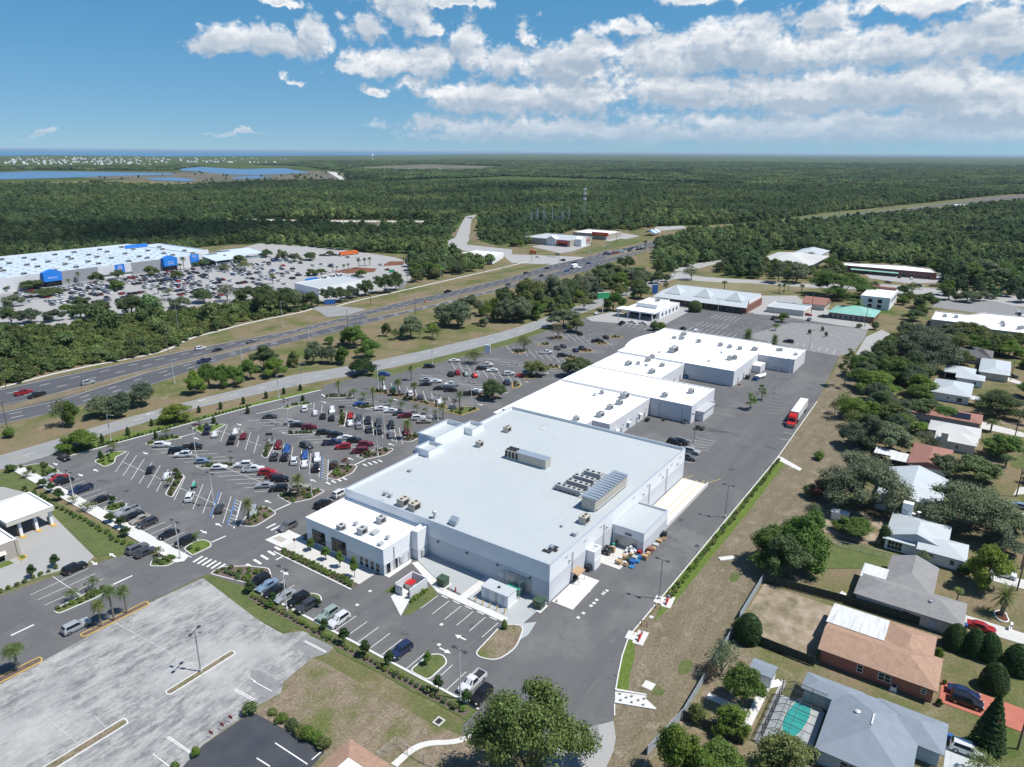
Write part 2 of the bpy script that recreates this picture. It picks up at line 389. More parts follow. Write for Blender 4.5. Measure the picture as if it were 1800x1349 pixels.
# ------------------------------------------------------------------ vegetation prototypes
PROTO=bpy.data.collections.new('prototypes')   # not linked to the scene: sources only
def leafmesh(name,centres,dirs,sizes,cores=(),m='leaf',asp=(.75,1.2)):
    """leaf clumps as small quads + lumpy inner masses, one mesh"""
    N=len(centres); r=R
    nrm=dirs+r.normal(0,.55,(N,3))+np.array([0,0,.35]); nrm/=np.linalg.norm(nrm,axis=1)[:,None]
    t=np.cross(nrm,r.normal(0,1,(N,3))); t/=np.linalg.norm(t,axis=1)[:,None]; bt=np.cross(nrm,t)
    a=sizes*r.uniform(*asp,N); b=sizes*r.uniform(*asp,N)
    q=np.stack([centres-t*a[:,None]*.5,centres+bt*b[:,None]*-.5,centres+t*a[:,None]*.5,centres+bt*b[:,None]*.5],1)
    q[:,1]+=nrm*(sizes*.12)[:,None]; q[:,3]+=nrm*(sizes*.12)[:,None]
    v=[tuple(x) for x in q.reshape(-1,3).tolist()]; f=[(4*i,4*i+1,4*i+2,4*i+3) for i in range(N)]
    for (c,rad) in cores:
        b0=len(v); n,k=8,5
        for j in range(k+1):
            ph=math.pi*j/k
            for i in range(n):
                th=2*math.pi*i/n; w=r.uniform(.72,1.12)
                v.append((c[0]+rad[0]*w*math.sin(ph)*math.cos(th),c[1]+rad[1]*w*math.sin(ph)*math.sin(th),c[2]+rad[2]*w*math.cos(ph)))
        for j in range(k):
            for i in range(n): f.append((b0+j*n+i,b0+(j+1)*n+i,b0+(j+1)*n+(i+1)%n,b0+j*n+(i+1)%n))
    me=bpy.data.meshes.new(name); me.from_pydata(v,[],f); me.update(); me.materials.append(MAT[m]); return me
def shell(lobes,n,lo=.72,hi=1.05,down=.25):
    """n points spread over the lobes' surfaces (weighted by area); fewer on the underside"""
    w=np.array([l[1][0]*l[1][2] for l in lobes]); w/=w.sum(); idx=R.choice(len(lobes),n,p=w)
    d=R.normal(0,1,(n,3)); d/=np.linalg.norm(d,axis=1)[:,None]
    flip=(d[:,2]<-.1)&(R.random(n)>down); d[flip,2]*=-1
    C=np.array([l[0] for l in lobes])[idx]; S=np.array([l[1] for l in lobes])[idx]
    k=R.uniform(lo,hi,n)[:,None]
    # break the outline into clumps
    bump=1+.13*np.sin(d[:,0]*7+idx*1.7)*np.cos(d[:,1]*6+idx)+.10*np.sin(d[:,2]*9+idx*2.1)
    return C+d*S*k*bump[:,None],d
PT={}
def reg(name,crown,trunk,H,RAD): PT[name]=(crown,trunk,H,RAD)
def trunkmesh(name,paths,m):
    b=MB()
    for ps,r0,r1 in paths: b.path([Vector(p) for p in ps],r0,r1,7)
    me=bpy.data.meshes.new(name); me.from_pydata(b.v,[],b.f); me.update(); me.materials.append(MAT[m]); return me
def broad(name,seed,H=9,RAD=5.5,nl=16,n=5200,ls=.42,base=.16,core=.66,flat=.86,bark='bark',mt='leaf',lo=.7,hi=1.08,lobe=(.34,.52),sp=.70,sub=1):
    rr=np.random.default_rng(seed); lobes=[]
    sub_=max(1,sub)
    for i in range(nl):
        t=2*math.pi*i*.618+rr.uniform(-.5,.5); q=math.sqrt((i+.3)/nl)*rr.uniform(.8,1.15); rad=RAD*q*sp
        z=H*(base+(1-base)*(.66-.42*q*q))*rr.uniform(.82,1.16); S=RAD*rr.uniform(*lobe)
        for k in range(sub_):
            s=S*(1 if sub_==1 else rr.uniform(.42,.72)); o=rr.normal(0,1,3); o=o/np.linalg.norm(o)*(0 if sub_==1 else S*rr.uniform(.35,.8)); fz=flat*rr.uniform(.8,1.05)
            lobes.append(((rad*math.cos(t)+o[0],rad*math.sin(t)+o[1],max(s*fz*.75,min(z+o[2]*.7,H-s*fz*.85))),(s,s*rr.uniform(.8,1.2),s*fz)))
    c,d=shell(lobes,n,lo,hi)
    cores=[(l[0],tuple(x*core for x in l[1])) for l in lobes] if core else []
    cr=leafmesh(name+'_crown',c,d,R.uniform(.6,1.25,n)*ls,cores,mt)
    ph=[([(0,0,0),(rr.uniform(-.1,.1)*H*.1,rr.uniform(-.1,.1)*H*.1,H*base*.8),(0,0,H*.55)],RAD*.042+.06,RAD*.022)]
    for l in lobes[::2*sub_]: ph.append(([(0,0,H*base*.7),(l[0][0]*.5,l[0][1]*.5,H*base+(l[0][2]-H*base)*.45),(l[0][0]*.95,l[0][1]*.95,l[0][2])],RAD*.02+.03,.025))
    reg(name,cr,trunkmesh(name+'_trunk',ph,bark),H,RAD)
broad('oak0',1,nl=8,sub=5,n=7000); broad('oak1',2,H=8.5,RAD=6,nl=9,sub=5,n=8000); broad('oak2',3,H=10,RAD=5.2,nl=7,sub=5,n=7000,base=.2); broad('oak3',4,H=8,RAD=6.2,nl=10,sub=5,n=8500,flat=.78)
broad('bigoak0',5,H=13,RAD=9,nl=11,sub=7,n=24000,ls=.32,lobe=(.27,.42),base=.08,core=.42,sp=.80,lo=.35,flat=.9); broad('bigoak1',6,H=12,RAD=9,nl=12,sub=7,n=26000,ls=.32,lobe=(.28,.44),base=.08,core=.5,sp=.76,lo=.4)
broad('green0',7,H=8,RAD=4.4,nl=8,sub=5,n=9000,ls=.30,base=.10,flat=1.0,lobe=(.4,.55)); broad('green1',8,H=9,RAD=4.2,nl=8,sub=5,n=9000,ls=.30,base=.12,flat=1.05,lobe=(.4,.55))
broad('airy0',9,H=7,RAD=3.6,nl=11,n=1500,ls=.34,core=0,base=.3,bark='bark_pale'); broad('airy1',10,H=7.5,RAD=3.4,nl=10,n=1300,ls=.34,core=0,base=.3,bark='bark_pale')
broad('crape0',12,H=4.2,RAD=1.5,nl=7,n=420,ls=.24,core=0,base=.42,bark='bark_pale'); 
broad('round0',13,H=4,RAD=1.15,nl=7,n=1100,ls=.22,core=.8,base=.34,flat=1.15,lobe=(.5,.65))
broad('bush0',14,H=2.2,RAD=1.6,nl=8,n=900,ls=.26,core=.75,base=.02,flat=.9,lobe=(.42,.6)); broad('bush1',15,H=2.6,RAD=2.0,nl=10,n=1100,ls=.28,core=.75,base=.02,flat=.8,lobe=(.38,.55))
broad('shrub0',16,H=.85,RAD=.55,nl=5,n=150,ls=.2,core=.75,base=.02,flat=.9,lobe=(.5,.7))
broad('wispy0',17,H=7,RAD=4,nl=14,n=2400,ls=.28,core=0,base=.1,bark='bark_pale')
def conic(name,H,RAD,n,ls,prof,core=.9,m='leaf'):
    z=R.uniform(0,1,n); r=np.array([prof(t) for t in z])*RAD; t=R.uniform(0,2*np.pi,n); k=R.uniform(.86,1.04,n)
    c=np.stack([r*k*np.cos(t),r*k*np.sin(t),z*H],1); d=np.stack([np.cos(t),np.sin(t),.4+0*t],1)
    cores=[]
    for j in range(7):
        zz=(j+.5)/7; cores.append(((0,0,zz*H),(max(.05,prof(zz)*RAD*core),)*2+(H/10,)))
    cr=leafmesh(name+'_crown',c,d,R.uniform(.7,1.2,n)*ls,cores,m)
    reg(name,cr,trunkmesh(name+'_trunk',[([(0,0,0),(0,0,H*.5)],RAD*.08,.05)],'bark'),H,RAD)
conic('cone0',5.0,2.2,5200,.2,lambda t:(min(1,.78+t*1.6) if t<.14 else math.sqrt(max(0,1-((t-.14)/.86)**1.75))),.95)
conic('dome0',4.2,2.0,4200,.2,lambda t:math.sqrt(max(0,1-(max(0,t-.45)/.56)**2))*(.86+.14*min(1,t*3)),.95)
conic('cypress0',11,2.6,5200,.34,lambda t:(1-t)**.8*(.72+.28*abs(math.sin(t*34)))*(1 if t>.06 else .6),.62)
conic('slim0',4.2,.5,500,.2,lambda t:math.sin(math.pi*min(1,t*.9+.12))**.7,.8)
def pine(name,seed,H=15,RAD=2.6,n=1500,m='leaf'):
    rr=np.random.default_rng(seed); lobes=[];ph=[([(0,0,0),(.1,0,H*.5),(0,.1,H)],.2,.05)]
    for i in range(17):
        z=H*(.34+.64*i/17); rad=RAD*(1.05-.75*i/17)*rr.uniform(.45,1); t=rr.uniform(0,6.28)
        p=(rad*math.cos(t),rad*math.sin(t),z); s=RAD*rr.uniform(.26,.42); lobes.append((p,(s,s,s*.6))); ph.append(([(0,0,z-.4),p],.06,.02))
    c,d=shell(lobes,n,.3,1.1); cr=leafmesh(name+'_crown',c,d,R.uniform(.6,1.2,n)*.38,(),m)
    reg(name,cr,trunkmesh(name+'_trunk',ph,'bark'),H,RAD)
pine('pine0',21); pine('pine1',22,H=13,RAD=2.2,n=1100)
def frondcrown(name,z,L,nf,droop,leafl,up=.9,nl=9,w=.10):
    v=[];f=[]
    for i in range(nf):
        t=2*math.pi*i*.618; e=up*(1-1.55*(i/nf)); 
        prev=None
        for j in range(nl+1):
            s=j/nl; rad=L*s*math.cos(e*.9)*(1-.12*s); zz=z+L*s*math.sin(e)-droop*L*s*s
            p=Vector((rad*math.cos(t),rad*math.sin(t),zz))
            if prev is not None:
                dd=(p-prev); side=dd.cross(Vector((0,0,1)))
                if side.length<1e-5: side=Vector((1,0,0))
                side.normalize(); ll=leafl*(math.sin(math.pi*min(1,.16+.84*s)))**.6
                for sg in(-1,1):
                    tip=prev+side*sg*ll+dd*1.3+Vector((0,0,-.28*ll)); b=len(v)
                    v+= [tuple(prev),tuple(prev+dd*.85),tuple(tip)]; f.append((b,b+1,b+2) if sg>0 else (b,b+2,b+1))
            prev=p
    me=bpy.data.meshes.new(name); me.from_pydata(v,[],f); me.update(); me.materials.append(MAT['leaf']); return me
def palm(name,H,L,nf,droop,leafl,tr,bulb=0,up=.95,nl=9):
    cr=frondcrown(name+'_crown',H,L,nf,droop,leafl,up,nl)
    b=MB(); b.path([Vector((0,0,0)),Vector((.08,.03,H*.35)),Vector((-.04,.06,H*.7)),Vector((0,0,H))],tr*1.25,tr,9)
    if bulb: b.lathe([(tr,H*.42),(bulb*.85,H*.5),(bulb,H*.68),(bulb*.8,H*.88),(tr*1.4,H+.1)],0,0,12)
    else: b.lathe([(tr,H-.9),(tr*1.9,H-.35),(tr*1.2,H+.15)],0,0,9)
    me=bpy.data.meshes.new(name+'_trunk'); me.from_pydata(b.v,[],b.f); me.update(); me.materials.append(MAT['bark_palm'])
    reg(name,cr,me,H+L*.5,L)
palm('sabal0',5.0,2.0,34,.55,.62,.17); palm('sabal1',6.2,1.9,30,.6,.6,.16)
palm('date0',5.0,2.7,40,.42,.40,.22,up=1.1,nl=11); palm('canary0',4.6,4.0,54,.30,.42,.45,bulb=1.0,up=1.2,nl=14)
palm('lowpalm0',1.6,2.4,40,.35,.55,.25,up=1.15)
FORM={'oak':['oak0','oak1','oak2','oak3'],'bigoak':['bigoak0','bigoak1'],'green':['green0','green1'],'airy':['airy0','airy1'],'crape':['crape0'],'round':['round0'],'bush':['bush0','bush1'],'shrub':['shrub0'],'wispy':['wispy0'],'cone':['cone0'],'dome':['dome0'],'cypress':['cypress0'],'slim':['slim0'],'pine':['pine0','pine1'],'sabal':['sabal0','sabal1'],'date':['date0'],'canary':['canary0'],'lowpalm':['lowpalm0']}
NAMES={'oak':'oak_tree','bigoak':'oak_tree','green':'leafy_tree','airy':'thin_tree','crape':'young_tree','round':'round_tree','bush':'bush','shrub':'low_shrub','wispy':'feathery_tree','cone':'conical_shrub','dome':'dome_shrub','cypress':'conifer','slim':'young_conifer','pine':'pine_tree','sabal':'palm_tree','date':'palm_tree','canary':'palm_tree','lowpalm':'palm_bush'}
CATS={'bush':'bush','shrub':'shrub','cone':'shrub','dome':'shrub','lowpalm':'palm'}
TINT={'fresh':(.165,.225,.066),'oak':(.158,.205,.088),'dark':(.120,.170,.068),'grey':(.190,.228,.130),'green':(.128,.210,.046),'bright':(.165,.255,.045),'lime':(.235,.290,.055),'olive':(.172,.205,.068),'dead':(.20,.165,.12),'red':(.15,.075,.05),'deep':(.055,.105,.032),'palm':(.17,.21,.065),'palmg':(.13,.18,.06),'blue':(.130,.172,.105)}
NTREE=[0]
def tree(kind,x,y,h,rad,tint,label,group=None,z=0,tw=None):
    v=FORM[kind]; nm=v[NTREE[0]%len(v)]; NTREE[0]+=1
    cr,tk,H,RAD=PT[nm]; sx,sz=rad/RAD,h/H
    t=thing(NAMES[kind],label,CATS.get(kind,'palm' if kind in('sabal','date','canary') else 'tree'),(x,y,z),R.uniform(0,6.28),group)
    t.scale=(sx,sx,sz)
    c=bpy.data.objects.new('crown' if kind not in('shrub','bush') else 'foliage',cr); COL.objects.link(c); c.parent=t
    tc=TINT[tint]; j=R.uniform(.86,1.16); c.color=(tc[0]*j,tc[1]*j*R.uniform(.96,1.04),tc[2]*j,1)
    if kind!='shrub':
        k=bpy.data.objects.new('trunk' if kind!='bush' else 'stem',tk); COL.objects.link(k); k.parent=t
    return t
# ------------------------------------------------------------------ vehicle prototypes
def loft(cols,yfrac):
    pass
CARP={}
def carproto(kind):
    S={ # x: height of the top, glass base (belt), half width
    'sedan':dict(L=4.75,W=.90,belt=.93,top=[(-2.37,.62),(-2.30,.92),(-1.72,.99),(-1.02,1.38),(.18,1.42),(1.02,.97),(1.95,.84),(2.30,.70),(2.37,.55)],g=(2,3,4,5)),
    'hatch':dict(L=4.2,W=.88,belt=.95,top=[(-2.10,.62),(-2.05,.98),(-1.95,1.05),(-1.50,1.45),(.20,1.50),(.98,1.02),(1.75,.88),(2.05,.72),(2.10,.55)],g=(2,3,4,5)),
    'suv':dict(L=4.75,W=.95,belt=1.12,top=[(-2.37,.72),(-2.32,1.10),(-2.25,1.18),(-1.95,1.66),(.30,1.72),(1.05,1.16),(2.05,1.02),(2.32,.86),(2.37,.62)],g=(2,3,4,5)),
    'van':dict(L=5.1,W=.99,belt=1.10,top=[(-2.55,.72),(-2.50,1.10),(-2.44,1.18),(-2.22,1.72),(.75,1.78),(1.65,1.12),(2.25,.98),(2.50,.82),(2.55,.6)],g=(2,3,4,5)),
    'pickup':dict(L=5.7,W=.99,belt=1.22,top=[(-.74,1.22),(-.72,1.24),(-.66,1.26),(-.48,1.80),(.72,1.85),(1.42,1.24),(2.55,1.12),(2.80,.95),(2.85,.7)],g=(2,3,4,5))}[kind]
    t=thing(kind,None,None)
    T=S['top'];W=S['W'];belt=S['belt'];g=S['g']
    mb=MB();rings=[]
    for i,(x,zt) in enumerate(T):
        e=.90 if i in(0,len(T)-1) else (.97 if i in(1,len(T)-2) else 1.0)
        w=W*e; cab=g[0]<i<g[3]
        zb=min(belt,zt-.03) if not cab else belt
        wt=w*(.74 if cab else .86)
        sill=.30 if 0<i<len(T)-1 else .42
        rings.append([(x,-w*.94,sill),(x,-w,(sill+zb)/2),(x,-w*.97,zb),(x,-wt,zt-.02),(x,-wt*.45,zt+.015),(x,wt*.45,zt+.015),(x,wt,zt-.02),(x,w*.97,zb),(x,w,(sill+zb)/2),(x,w*.94,sill)])
    v=[p for r in rings for p in r]; f=[]; n=10
    for i in range(len(rings)-1):
        for j in range(n-1): f.append((i*n+j,(i+1)*n+j,(i+1)*n+j+1,i*n+j+1))
        f.append((i*n+n-1,(i+1)*n+n-1,(i+1)*n,i*n))
    f.append(tuple(range(n-1,-1,-1))); f.append(tuple(range((len(rings)-1)*n,len(rings)*n)))
    mb.add(v,f)
    if kind=='pickup':
        for y0,y1 in((-W*.98,-W*.86),(W*.86,W*.98)): mb.box(-2.85,-.70,y0,y1,.42,1.20)
        mb.box(-2.85,-2.75,-W*.86,W*.86,.42,1.20); mb.box(-2.80,-.70,-W*.86,W*.86,.42,.78)
    b=mb.build('body',MAT['car_paint'],t,local=True,smooth=False,tint=(.5,.5,.5,1))
    if kind=='pickup': MB().flat(rect(-2.74,-.75,-W*.85,W*.85),.80).build('bed_liner',MAT['dark'],t,local=True)
    def off(p,q,r,s,d,name):
        p,q,r,s=map(Vector,(p,q,r,s)); nn=(q-p).cross(s-p).normalized()*d; c=(p+q+r+s)/4
        k=[x+(c-x)*.10+nn for x in(p,q,r,s)]
        MB().quad(*k).build(name,MAT['glass_dark'],t,local=True)
    i0,i1,i2,i3=g; rg=rings
    off(rg[i2][3],rg[i3][3],rg[i3][6],rg[i2][6],.02,'windshield')
    off(rg[i0][3],rg[i1][3],rg[i1][6],rg[i0][6],.02,'rear_window')
    for a,bb,sg in((2,3,1),(7,6,-1)):
        q=[Vector(rg[i0+0][a])*.35+Vector(rg[i1][a])*.65,Vector(rg[i3][a])*.8+Vector(rg[i2][a])*.2,Vector(rg[i2][bb]),Vector(rg[i1][bb])]
        if sg<0: q=[q[1],q[0],q[3],q[2]]
        off(*q,.018,'side_window')
    r=.34 if kind in('sedan','hatch') else .38
    xf=T[-1][0]-.92; xr=(T[0][0]+.85) if kind!='pickup' else -1.85
    for x in(xf,xr):
        for sg in(-1,1):
            w=MB(); y=sg*W*.93
            w.tube((x,y-sg*.12,r),(x,y+sg*.09,r),r,r,12,0); w.tube((x,y+sg*.085,r),(x,y+sg*.10,r),r*.62,r*.6,10,1)
            w.build('wheel',[MAT['rubber'],MAT['rim']],t,local=True)
    xe=T[-1][0]; xb=T[0][0] if kind!='pickup' else -2.85; zl=(.66 if kind in('sedan','hatch') else .86)
    for sg in(-1,1):
        y0=sg*W*.58;y1=sg*W*.90
        MB().box(xe-.16,xe+.005,min(y0,y1),max(y0,y1),zl-.07,zl+.07).build('headlight',MAT['lamp_clear'],t,local=True)
        y0=sg*W*.70;y1=sg*W*.93
        MB().box(xb-.015,xb+.10,min(y0,y1),max(y0,y1),zl+.05,zl+.22).build('tail_light',MAT['lamp_red'],t,local=True)
    CARP[kind]=t
for k in('sedan','hatch','suv','van','pickup'): carproto(k)
def farcar():
    mb=MB()
    for x0,x1,z0,z1,w0,w1,mi in((-2.3,2.3,.3,.95,.9,.88,0),(-1.75,1.05,.95,1.42,.86,.66,1),(-1.1,.3,1.42,1.48,.66,.62,0)):
        s=.45 if mi==1 else 0
        mb.add([(x0,-w0,z0),(x1,-w0,z0),(x1,w0,z0),(x0,w0,z0),(x0+s,-w1,z1),(x1-s*1.5,-w1,z1),(x1-s*1.5,w1,z1),(x0+s,w1,z1)],[(4,5,6,7),(0,1,5,4),(1,2,6,5),(2,3,7,6),(3,0,4,7)],mi)
    for x in(-1.4,1.4): mb.box(x-.33,x+.33,-.88,.88,0,.5,2)
    return mb.build('car',[MAT['car_paint'],MAT['glass_dark'],MAT['rubber']],tint=(.5,.5,.5,1))
FARCAR=farcar()
CC={'white':(.72,.73,.74),'silver':(.36,.38,.40),'grey':(.13,.135,.145),'dark grey':(.055,.058,.065),'black':(.014,.014,.016),'dark blue':(.02,.032,.085),'blue':(.03,.09,.30),'light blue':(.22,.32,.44),'red':(.36,.018,.02),'dark red':(.15,.012,.018),'pale green':(.30,.38,.34),'beige':(.34,.31,.26),'green':(.02,.09,.05),'bright red':(.55,.02,.02),'orange':(.6,.18,.03),'yellow':(.6,.4,.04)}
PROTOCARS=dict(CARP)
USED=set()
def car(kind,color,x,y,ang,label=None,group=None,z=.03):
    c=CC[color]; jj=R.uniform(.92,1.08); c=(c[0]*jj,c[1]*jj,c[2]*jj,1)
    nm={'sedan':'sedan','hatch':'hatchback','suv':'suv','van':'minivan','pickup':'pickup_truck','far':'car'}[kind]
    src=FARCAR if kind=='far' else CARP[kind]
    n=dup(src,(x,y,z),ang,1.0,label,group,c); n.name=nm; n['category']='pickup' if kind=='pickup' else 'car' if kind!='van' else 'van'
    return n
# ------------------------------------------------------------------ lamp posts
def lamppost(h,label,x,y,ang,m='pole_white',heads=2,arm=.9,group=None):
    t=thing('lamp_post',label,'lamp post',(x,y,0),ang,group)
    MB().tube((0,0,0),(0,0,.7),.28,.28,10).build('base',MAT['concrete'],t,local=True)
    MB().tube((0,0,.7),(0,0,h),.13,.085,10).build('pole',MAT[m],t,local=True)
    a=MB(); a.box(-arm if heads>1 else 0,arm,-.05,.05,h-.12,h-.03); a.build('arm',MAT['pole_dark' if heads>1 else m],t,local=True)
    for sg in((-1,1) if heads>1 else (1,)):
        b=MB(); b.box(min(sg*(arm-.1),sg*(arm+.55)),max(sg*(arm-.1),sg*(arm+.55)),-.24,.24,h-.16,h+.02); b.build('lamp_head',MAT['pole_dark' if heads>1 else 'pole_grey'],t,local=True)
    return t
def utilpole(x,y,h,label,arms=1,ang=0,m='wood_pole',group=None,r=.17):
    t=thing('utility_pole',label,'utility pole',(x,y,0),ang,group)
    MB().tube((0,0,0),(0,0,h),r,r*.65,8).build('pole',MAT[m],t,local=True)
    for i in range(arms):
        z=h-.5-i*.9; MB().box(-1.2,1.2,-.06,.06,z,z+.12).build('crossarm',MAT[m],t,local=True)
        b=MB()
        for xx in(-1.05,-.4,.4,1.05): b.tube((xx,0,z+.12),(xx,0,z+.35),.05,.04,6)
        b.build('insulators',MAT['galv'],t,local=True)
    return t
# ------------------------------------------------------------------ rooftop units
def rtu(x,y,z,l,w,h,label,kind='unit',m='unit_grey',rz=0,group=None):
    t=thing({'unit':'rooftop_unit','vent':'roof_vent','fan':'exhaust_fan'}[kind],label,{'unit':'rooftop unit','vent':'roof vent','fan':'exhaust fan'}[kind],(x,y,z),rz,group)
    if kind=='unit':
        MB().box(-l/2-.08,l/2+.08,-w/2-.08,w/2+.08,0,.25).build('curb',MAT['galv'],t,local=True)
        MB().box(-l/2,l/2,-w/2,w/2,.25,h).box(-l/2-.03,l/2+.03,-w/2-.03,w/2+.03,h,h+.05).build('casing',MAT[m],t,local=True)
        MB().box(-l/2+.1,l/2-.5,-w/2-.03,-w/2,.4,h-.2).build('grille',MAT['dark'],t,local=True)
        MB().box(l/2,l/2+.03,-w/2+.1,w/2-.1,.45,h-.15).build('grille',MAT['dark'],t,local=True)
        for i in range(2 if l>1.9 else 1):
            cx=-l/4+i*l/2 if l>1.9 else 0
            MB().lathe([(0.02,h+.13),(.34,h+.13),(.38,h+.05)],cx,0,12).build('fan',MAT['dark'],t,local=True)
    elif kind=='vent':
        MB().box(-l/2,l/2,-w/2,w/2,0,h*.6).build('curb',MAT['galv'],t,local=True)
        MB().prism(rect(-l/2-.1,l/2+.1,-w/2-.1,w/2+.1),h*.6,h).build('hood',MAT[m],t,local=True)
    else:
        MB().box(-.35,.35,-.35,.35,0,.4).build('curb',MAT['galv'],t,local=True)
        MB().lathe([(.28,.4),(.3,h*.6),(.52,h*.62),(.55,h*.9),(.3,h),(0.01,h)],0,0,12).build('cowl',MAT['galv'],t,local=True)
    return t
# ------------------------------------------------------------------ ground, roads, paving (the setting)
def struct(name,mb,m,smooth=False):
    o=mb.build(name,m,smooth=smooth); o['kind']='structure'; return o
GR=60000.0
gm=MB(); N=48
ring=[0,400,1500]
gm.add([(1800*math.cos(2*math.pi*i/N)+600,1800*math.sin(2*math.pi*i/N)+400,-.03) for i in range(N)],[tuple(range(N))])
struct('ground',gm,MAT['ground'])
wf=MB()
a=[(1800*math.cos(2*math.pi*i/N)+600,1800*math.sin(2*math.pi*i/N)+400,-.03) for i in range(N)]
b=[(GR*math.cos(2*math.pi*i/N),GR*math.sin(2*math.pi*i/N),-.03) for i in range(N)]
wf.add(a+b,[(i,N+i,N+(i+1)%N,(i+1)%N) for i in range(N)])
struct('woodland_terrain',wf,MAT['woodland_floor'])
def sheet(name,poly,z,m): return struct(name,MB().flat(poly,z),MAT[m] if isinstance(m,str) else m)
def resample(pl,n):
    L=[0]
    for i in range(len(pl)-1): L.append(L[-1]+math.dist(pl[i],pl[i+1]))
    out=[]
    for k in range(n+1):
        s=L[-1]*k/n; i=0
        while i<len(pl)-2 and L[i+1]<s: i+=1
        t=(s-L[i])/max(1e-9,L[i+1]-L[i]); out.append((pl[i][0]+(pl[i+1][0]-pl[i][0])*t,pl[i][1]+(pl[i+1][1]-pl[i][1])*t))
    return out
def smoothpl(pl,it=2):
    for _ in range(it):
        o=[pl[0]]
        for i in range(len(pl)-1):
            p,q=pl[i],pl[i+1]; o+=[(p[0]*.75+q[0]*.25,p[1]*.75+q[1]*.25),(p[0]*.25+q[0]*.75,p[1]*.25+q[1]*.75)]
        o.append(pl[-1]); pl=o
    return pl
def ribbon(mb,A,B,z,n=60):
    A=resample(A,n);B=resample(B,n)
    mb.add([(p[0],p[1],z) for p in A]+[(p[0],p[1],z) for p in B],[(i,i+1,n+2+i,n+1+i) for i in range(n)])
    return mb
def offset(pl,d):
    out=[]
    for i in range(len(pl)):
        p=pl[max(0,i-1)];q=pl[min(len(pl)-1,i+1)]; v=Vector((q[0]-p[0],q[1]-p[1])).normalized()
        out.append((pl[i][0]-v.y*d,pl[i][1]+v.x*d))
    return out
MARK={}
def mk(c): return MARK.setdefault(c,MB())
ZM=.055
def line(p,q,w=.13,c='white_paint',z=ZM):
    d=Vector((q[0]-p[0],q[1]-p[1]));
    if d.length<1e-6: return
    n=Vector((-d.y,d.x)).normalized()*w/2
    mk(c).add([(p[0]+n.x,p[1]+n.y,z),(q[0]+n.x,q[1]+n.y,z),(q[0]-n.x,q[1]-n.y,z),(p[0]-n.x,p[1]-n.y,z)],[(0,1,2,3)])
def poly_line(pl,w=.15,c='white_paint',z=ZM,dash=None):
    if dash is None:
        for i in range(len(pl)-1): line(pl[i],pl[i+1],w,c,z)
    else:
        L=sum(math.dist(pl[i],pl[i+1]) for i in range(len(pl)-1)); n=max(2,int(L/(dash[0]+dash[1]))); r=resample(pl,n); f=dash[0]/(dash[0]+dash[1])
        for i in range(n):
            p,q=r[i],r[i+1]; line(p,(p[0]+(q[0]-p[0])*f,p[1]+(q[1]-p[1])*f),w,c,z)
def between(A,B,t,n=60):
    A=resample(A,n);B=resample(B,n); return [(a[0]+(b[0]-a[0])*t,a[1]+(b[1]-a[1])*t) for a,b in zip(A,B)]
def arrow(x,y,ang,l=2.6,c='white_paint',turn=0):
    ca,sa=math.cos(ang),math.sin(ang)
    def T(u,v): return (x+u*ca-v*sa,y+u*sa+v*ca,ZM)
    mk(c).add([T(-l/2,-.16),(T(l*.05,-.16)),T(l*.05,.16),T(-l/2,.16)],[(0,1,2,3)])
    mk(c).add([T(l*.05,-.55),T(l/2,0),T(l*.05,.55)],[(0,1,2)])
# store lot and drives (fresh grey asphalt)
LOT=[(73,56),(73,113),(70.8,126),(57.9,126.4),(31.7,124.7),(-25,124.3),(-25,152.4),(42.4,152.4),(50,151.5),(58,149.5),(66,147),(69.2,140),(72.4,142),(72.6,214),(70.5,216.5),(80,222),(86,217),(83.9,212.9),(141.9,205.5),(166.5,200.3),(172,204),(188,200),(189.4,193.2),(262,180.3),(312.5,181.1),(332,179.4),(341,171),(387,138.5),(400,101.6),(398,62),(330,51.3),(261.7,45.7),(201.8,43.8),(117.1,44.1)]+pts('e 790,460 745,590 718,720 700,830 692,920 690,1036 420,1105 300,1180')+[(66,54),(69,56)]
sheet('parking_lot',LOT,.02,'asphalt')
sheet('old_lot',pts('_ 0,1204 259,1062 362,1014 402,1037 452,1089 497,1115 543,1108 549,1157 499,1198 493,1219 450,1242 437,1236 424,1262 357,1309 318,1352 250,1420 -60,1420 -60,1235'),.035,'old_lot')
for s in ('d 245,520 350,448 530,530 490,575 375,610','d -40,690 20,690 165,770 120,840 60,880 -30,830'):
    sheet('asphalt_patch',pts(s),.045,'asphalt_patch')
sheet('fresh_lot',pts('_ 428,1262 450,1255 572,1322 520,1380 280,1420 318,1352 357,1311'),.045,'asphalt_fresh')
sheet('old_road',pts('e 690,1036 420,1105 330,1180 260,1260 200,1349 150,1450 560,1480 640,1349 690,1240 705,1150'),.04,'lot_pale')
for s in ('e 535,1075 585,1060 605,1230 575,1240 530,1180','e 470,1170 490,1160 530,1195 510,1212','e 480,1220 525,1218 525,1262 480,1268','e 478,1268 510,1266 510,1298 480,1300'):
    sheet('asphalt_patch',pts(s),.055,'asphalt_patch')
sheet('bank_lot',pts('G -300,700 0,540 300,690 760,520 870,360 700,100 430,110 200,-20 0,-60 -300,-60')+[],.03,'lot_pale') if False else None
sheet('bank_lot',[(20,152.9),(42,152.9),(50,152),(57,150.2),(60.5,152),(66.3,196),(64,206),(58,216),(20,216)],.03,'lot_pale')
# sidewalk beside the long parking row
sheet('sidewalk',[(69.7,215.3),(72.3,215.3),(72.3,135.2),(70.6,134.2),(69.3,135.2)],.16,'concrete_white')
k=MB(); k.prism([(72.3,134.5),(72.55,134.5),(72.55,215),(72.3,215)],.0,.155); struct('kerb',k,MAT['kerb_white'])
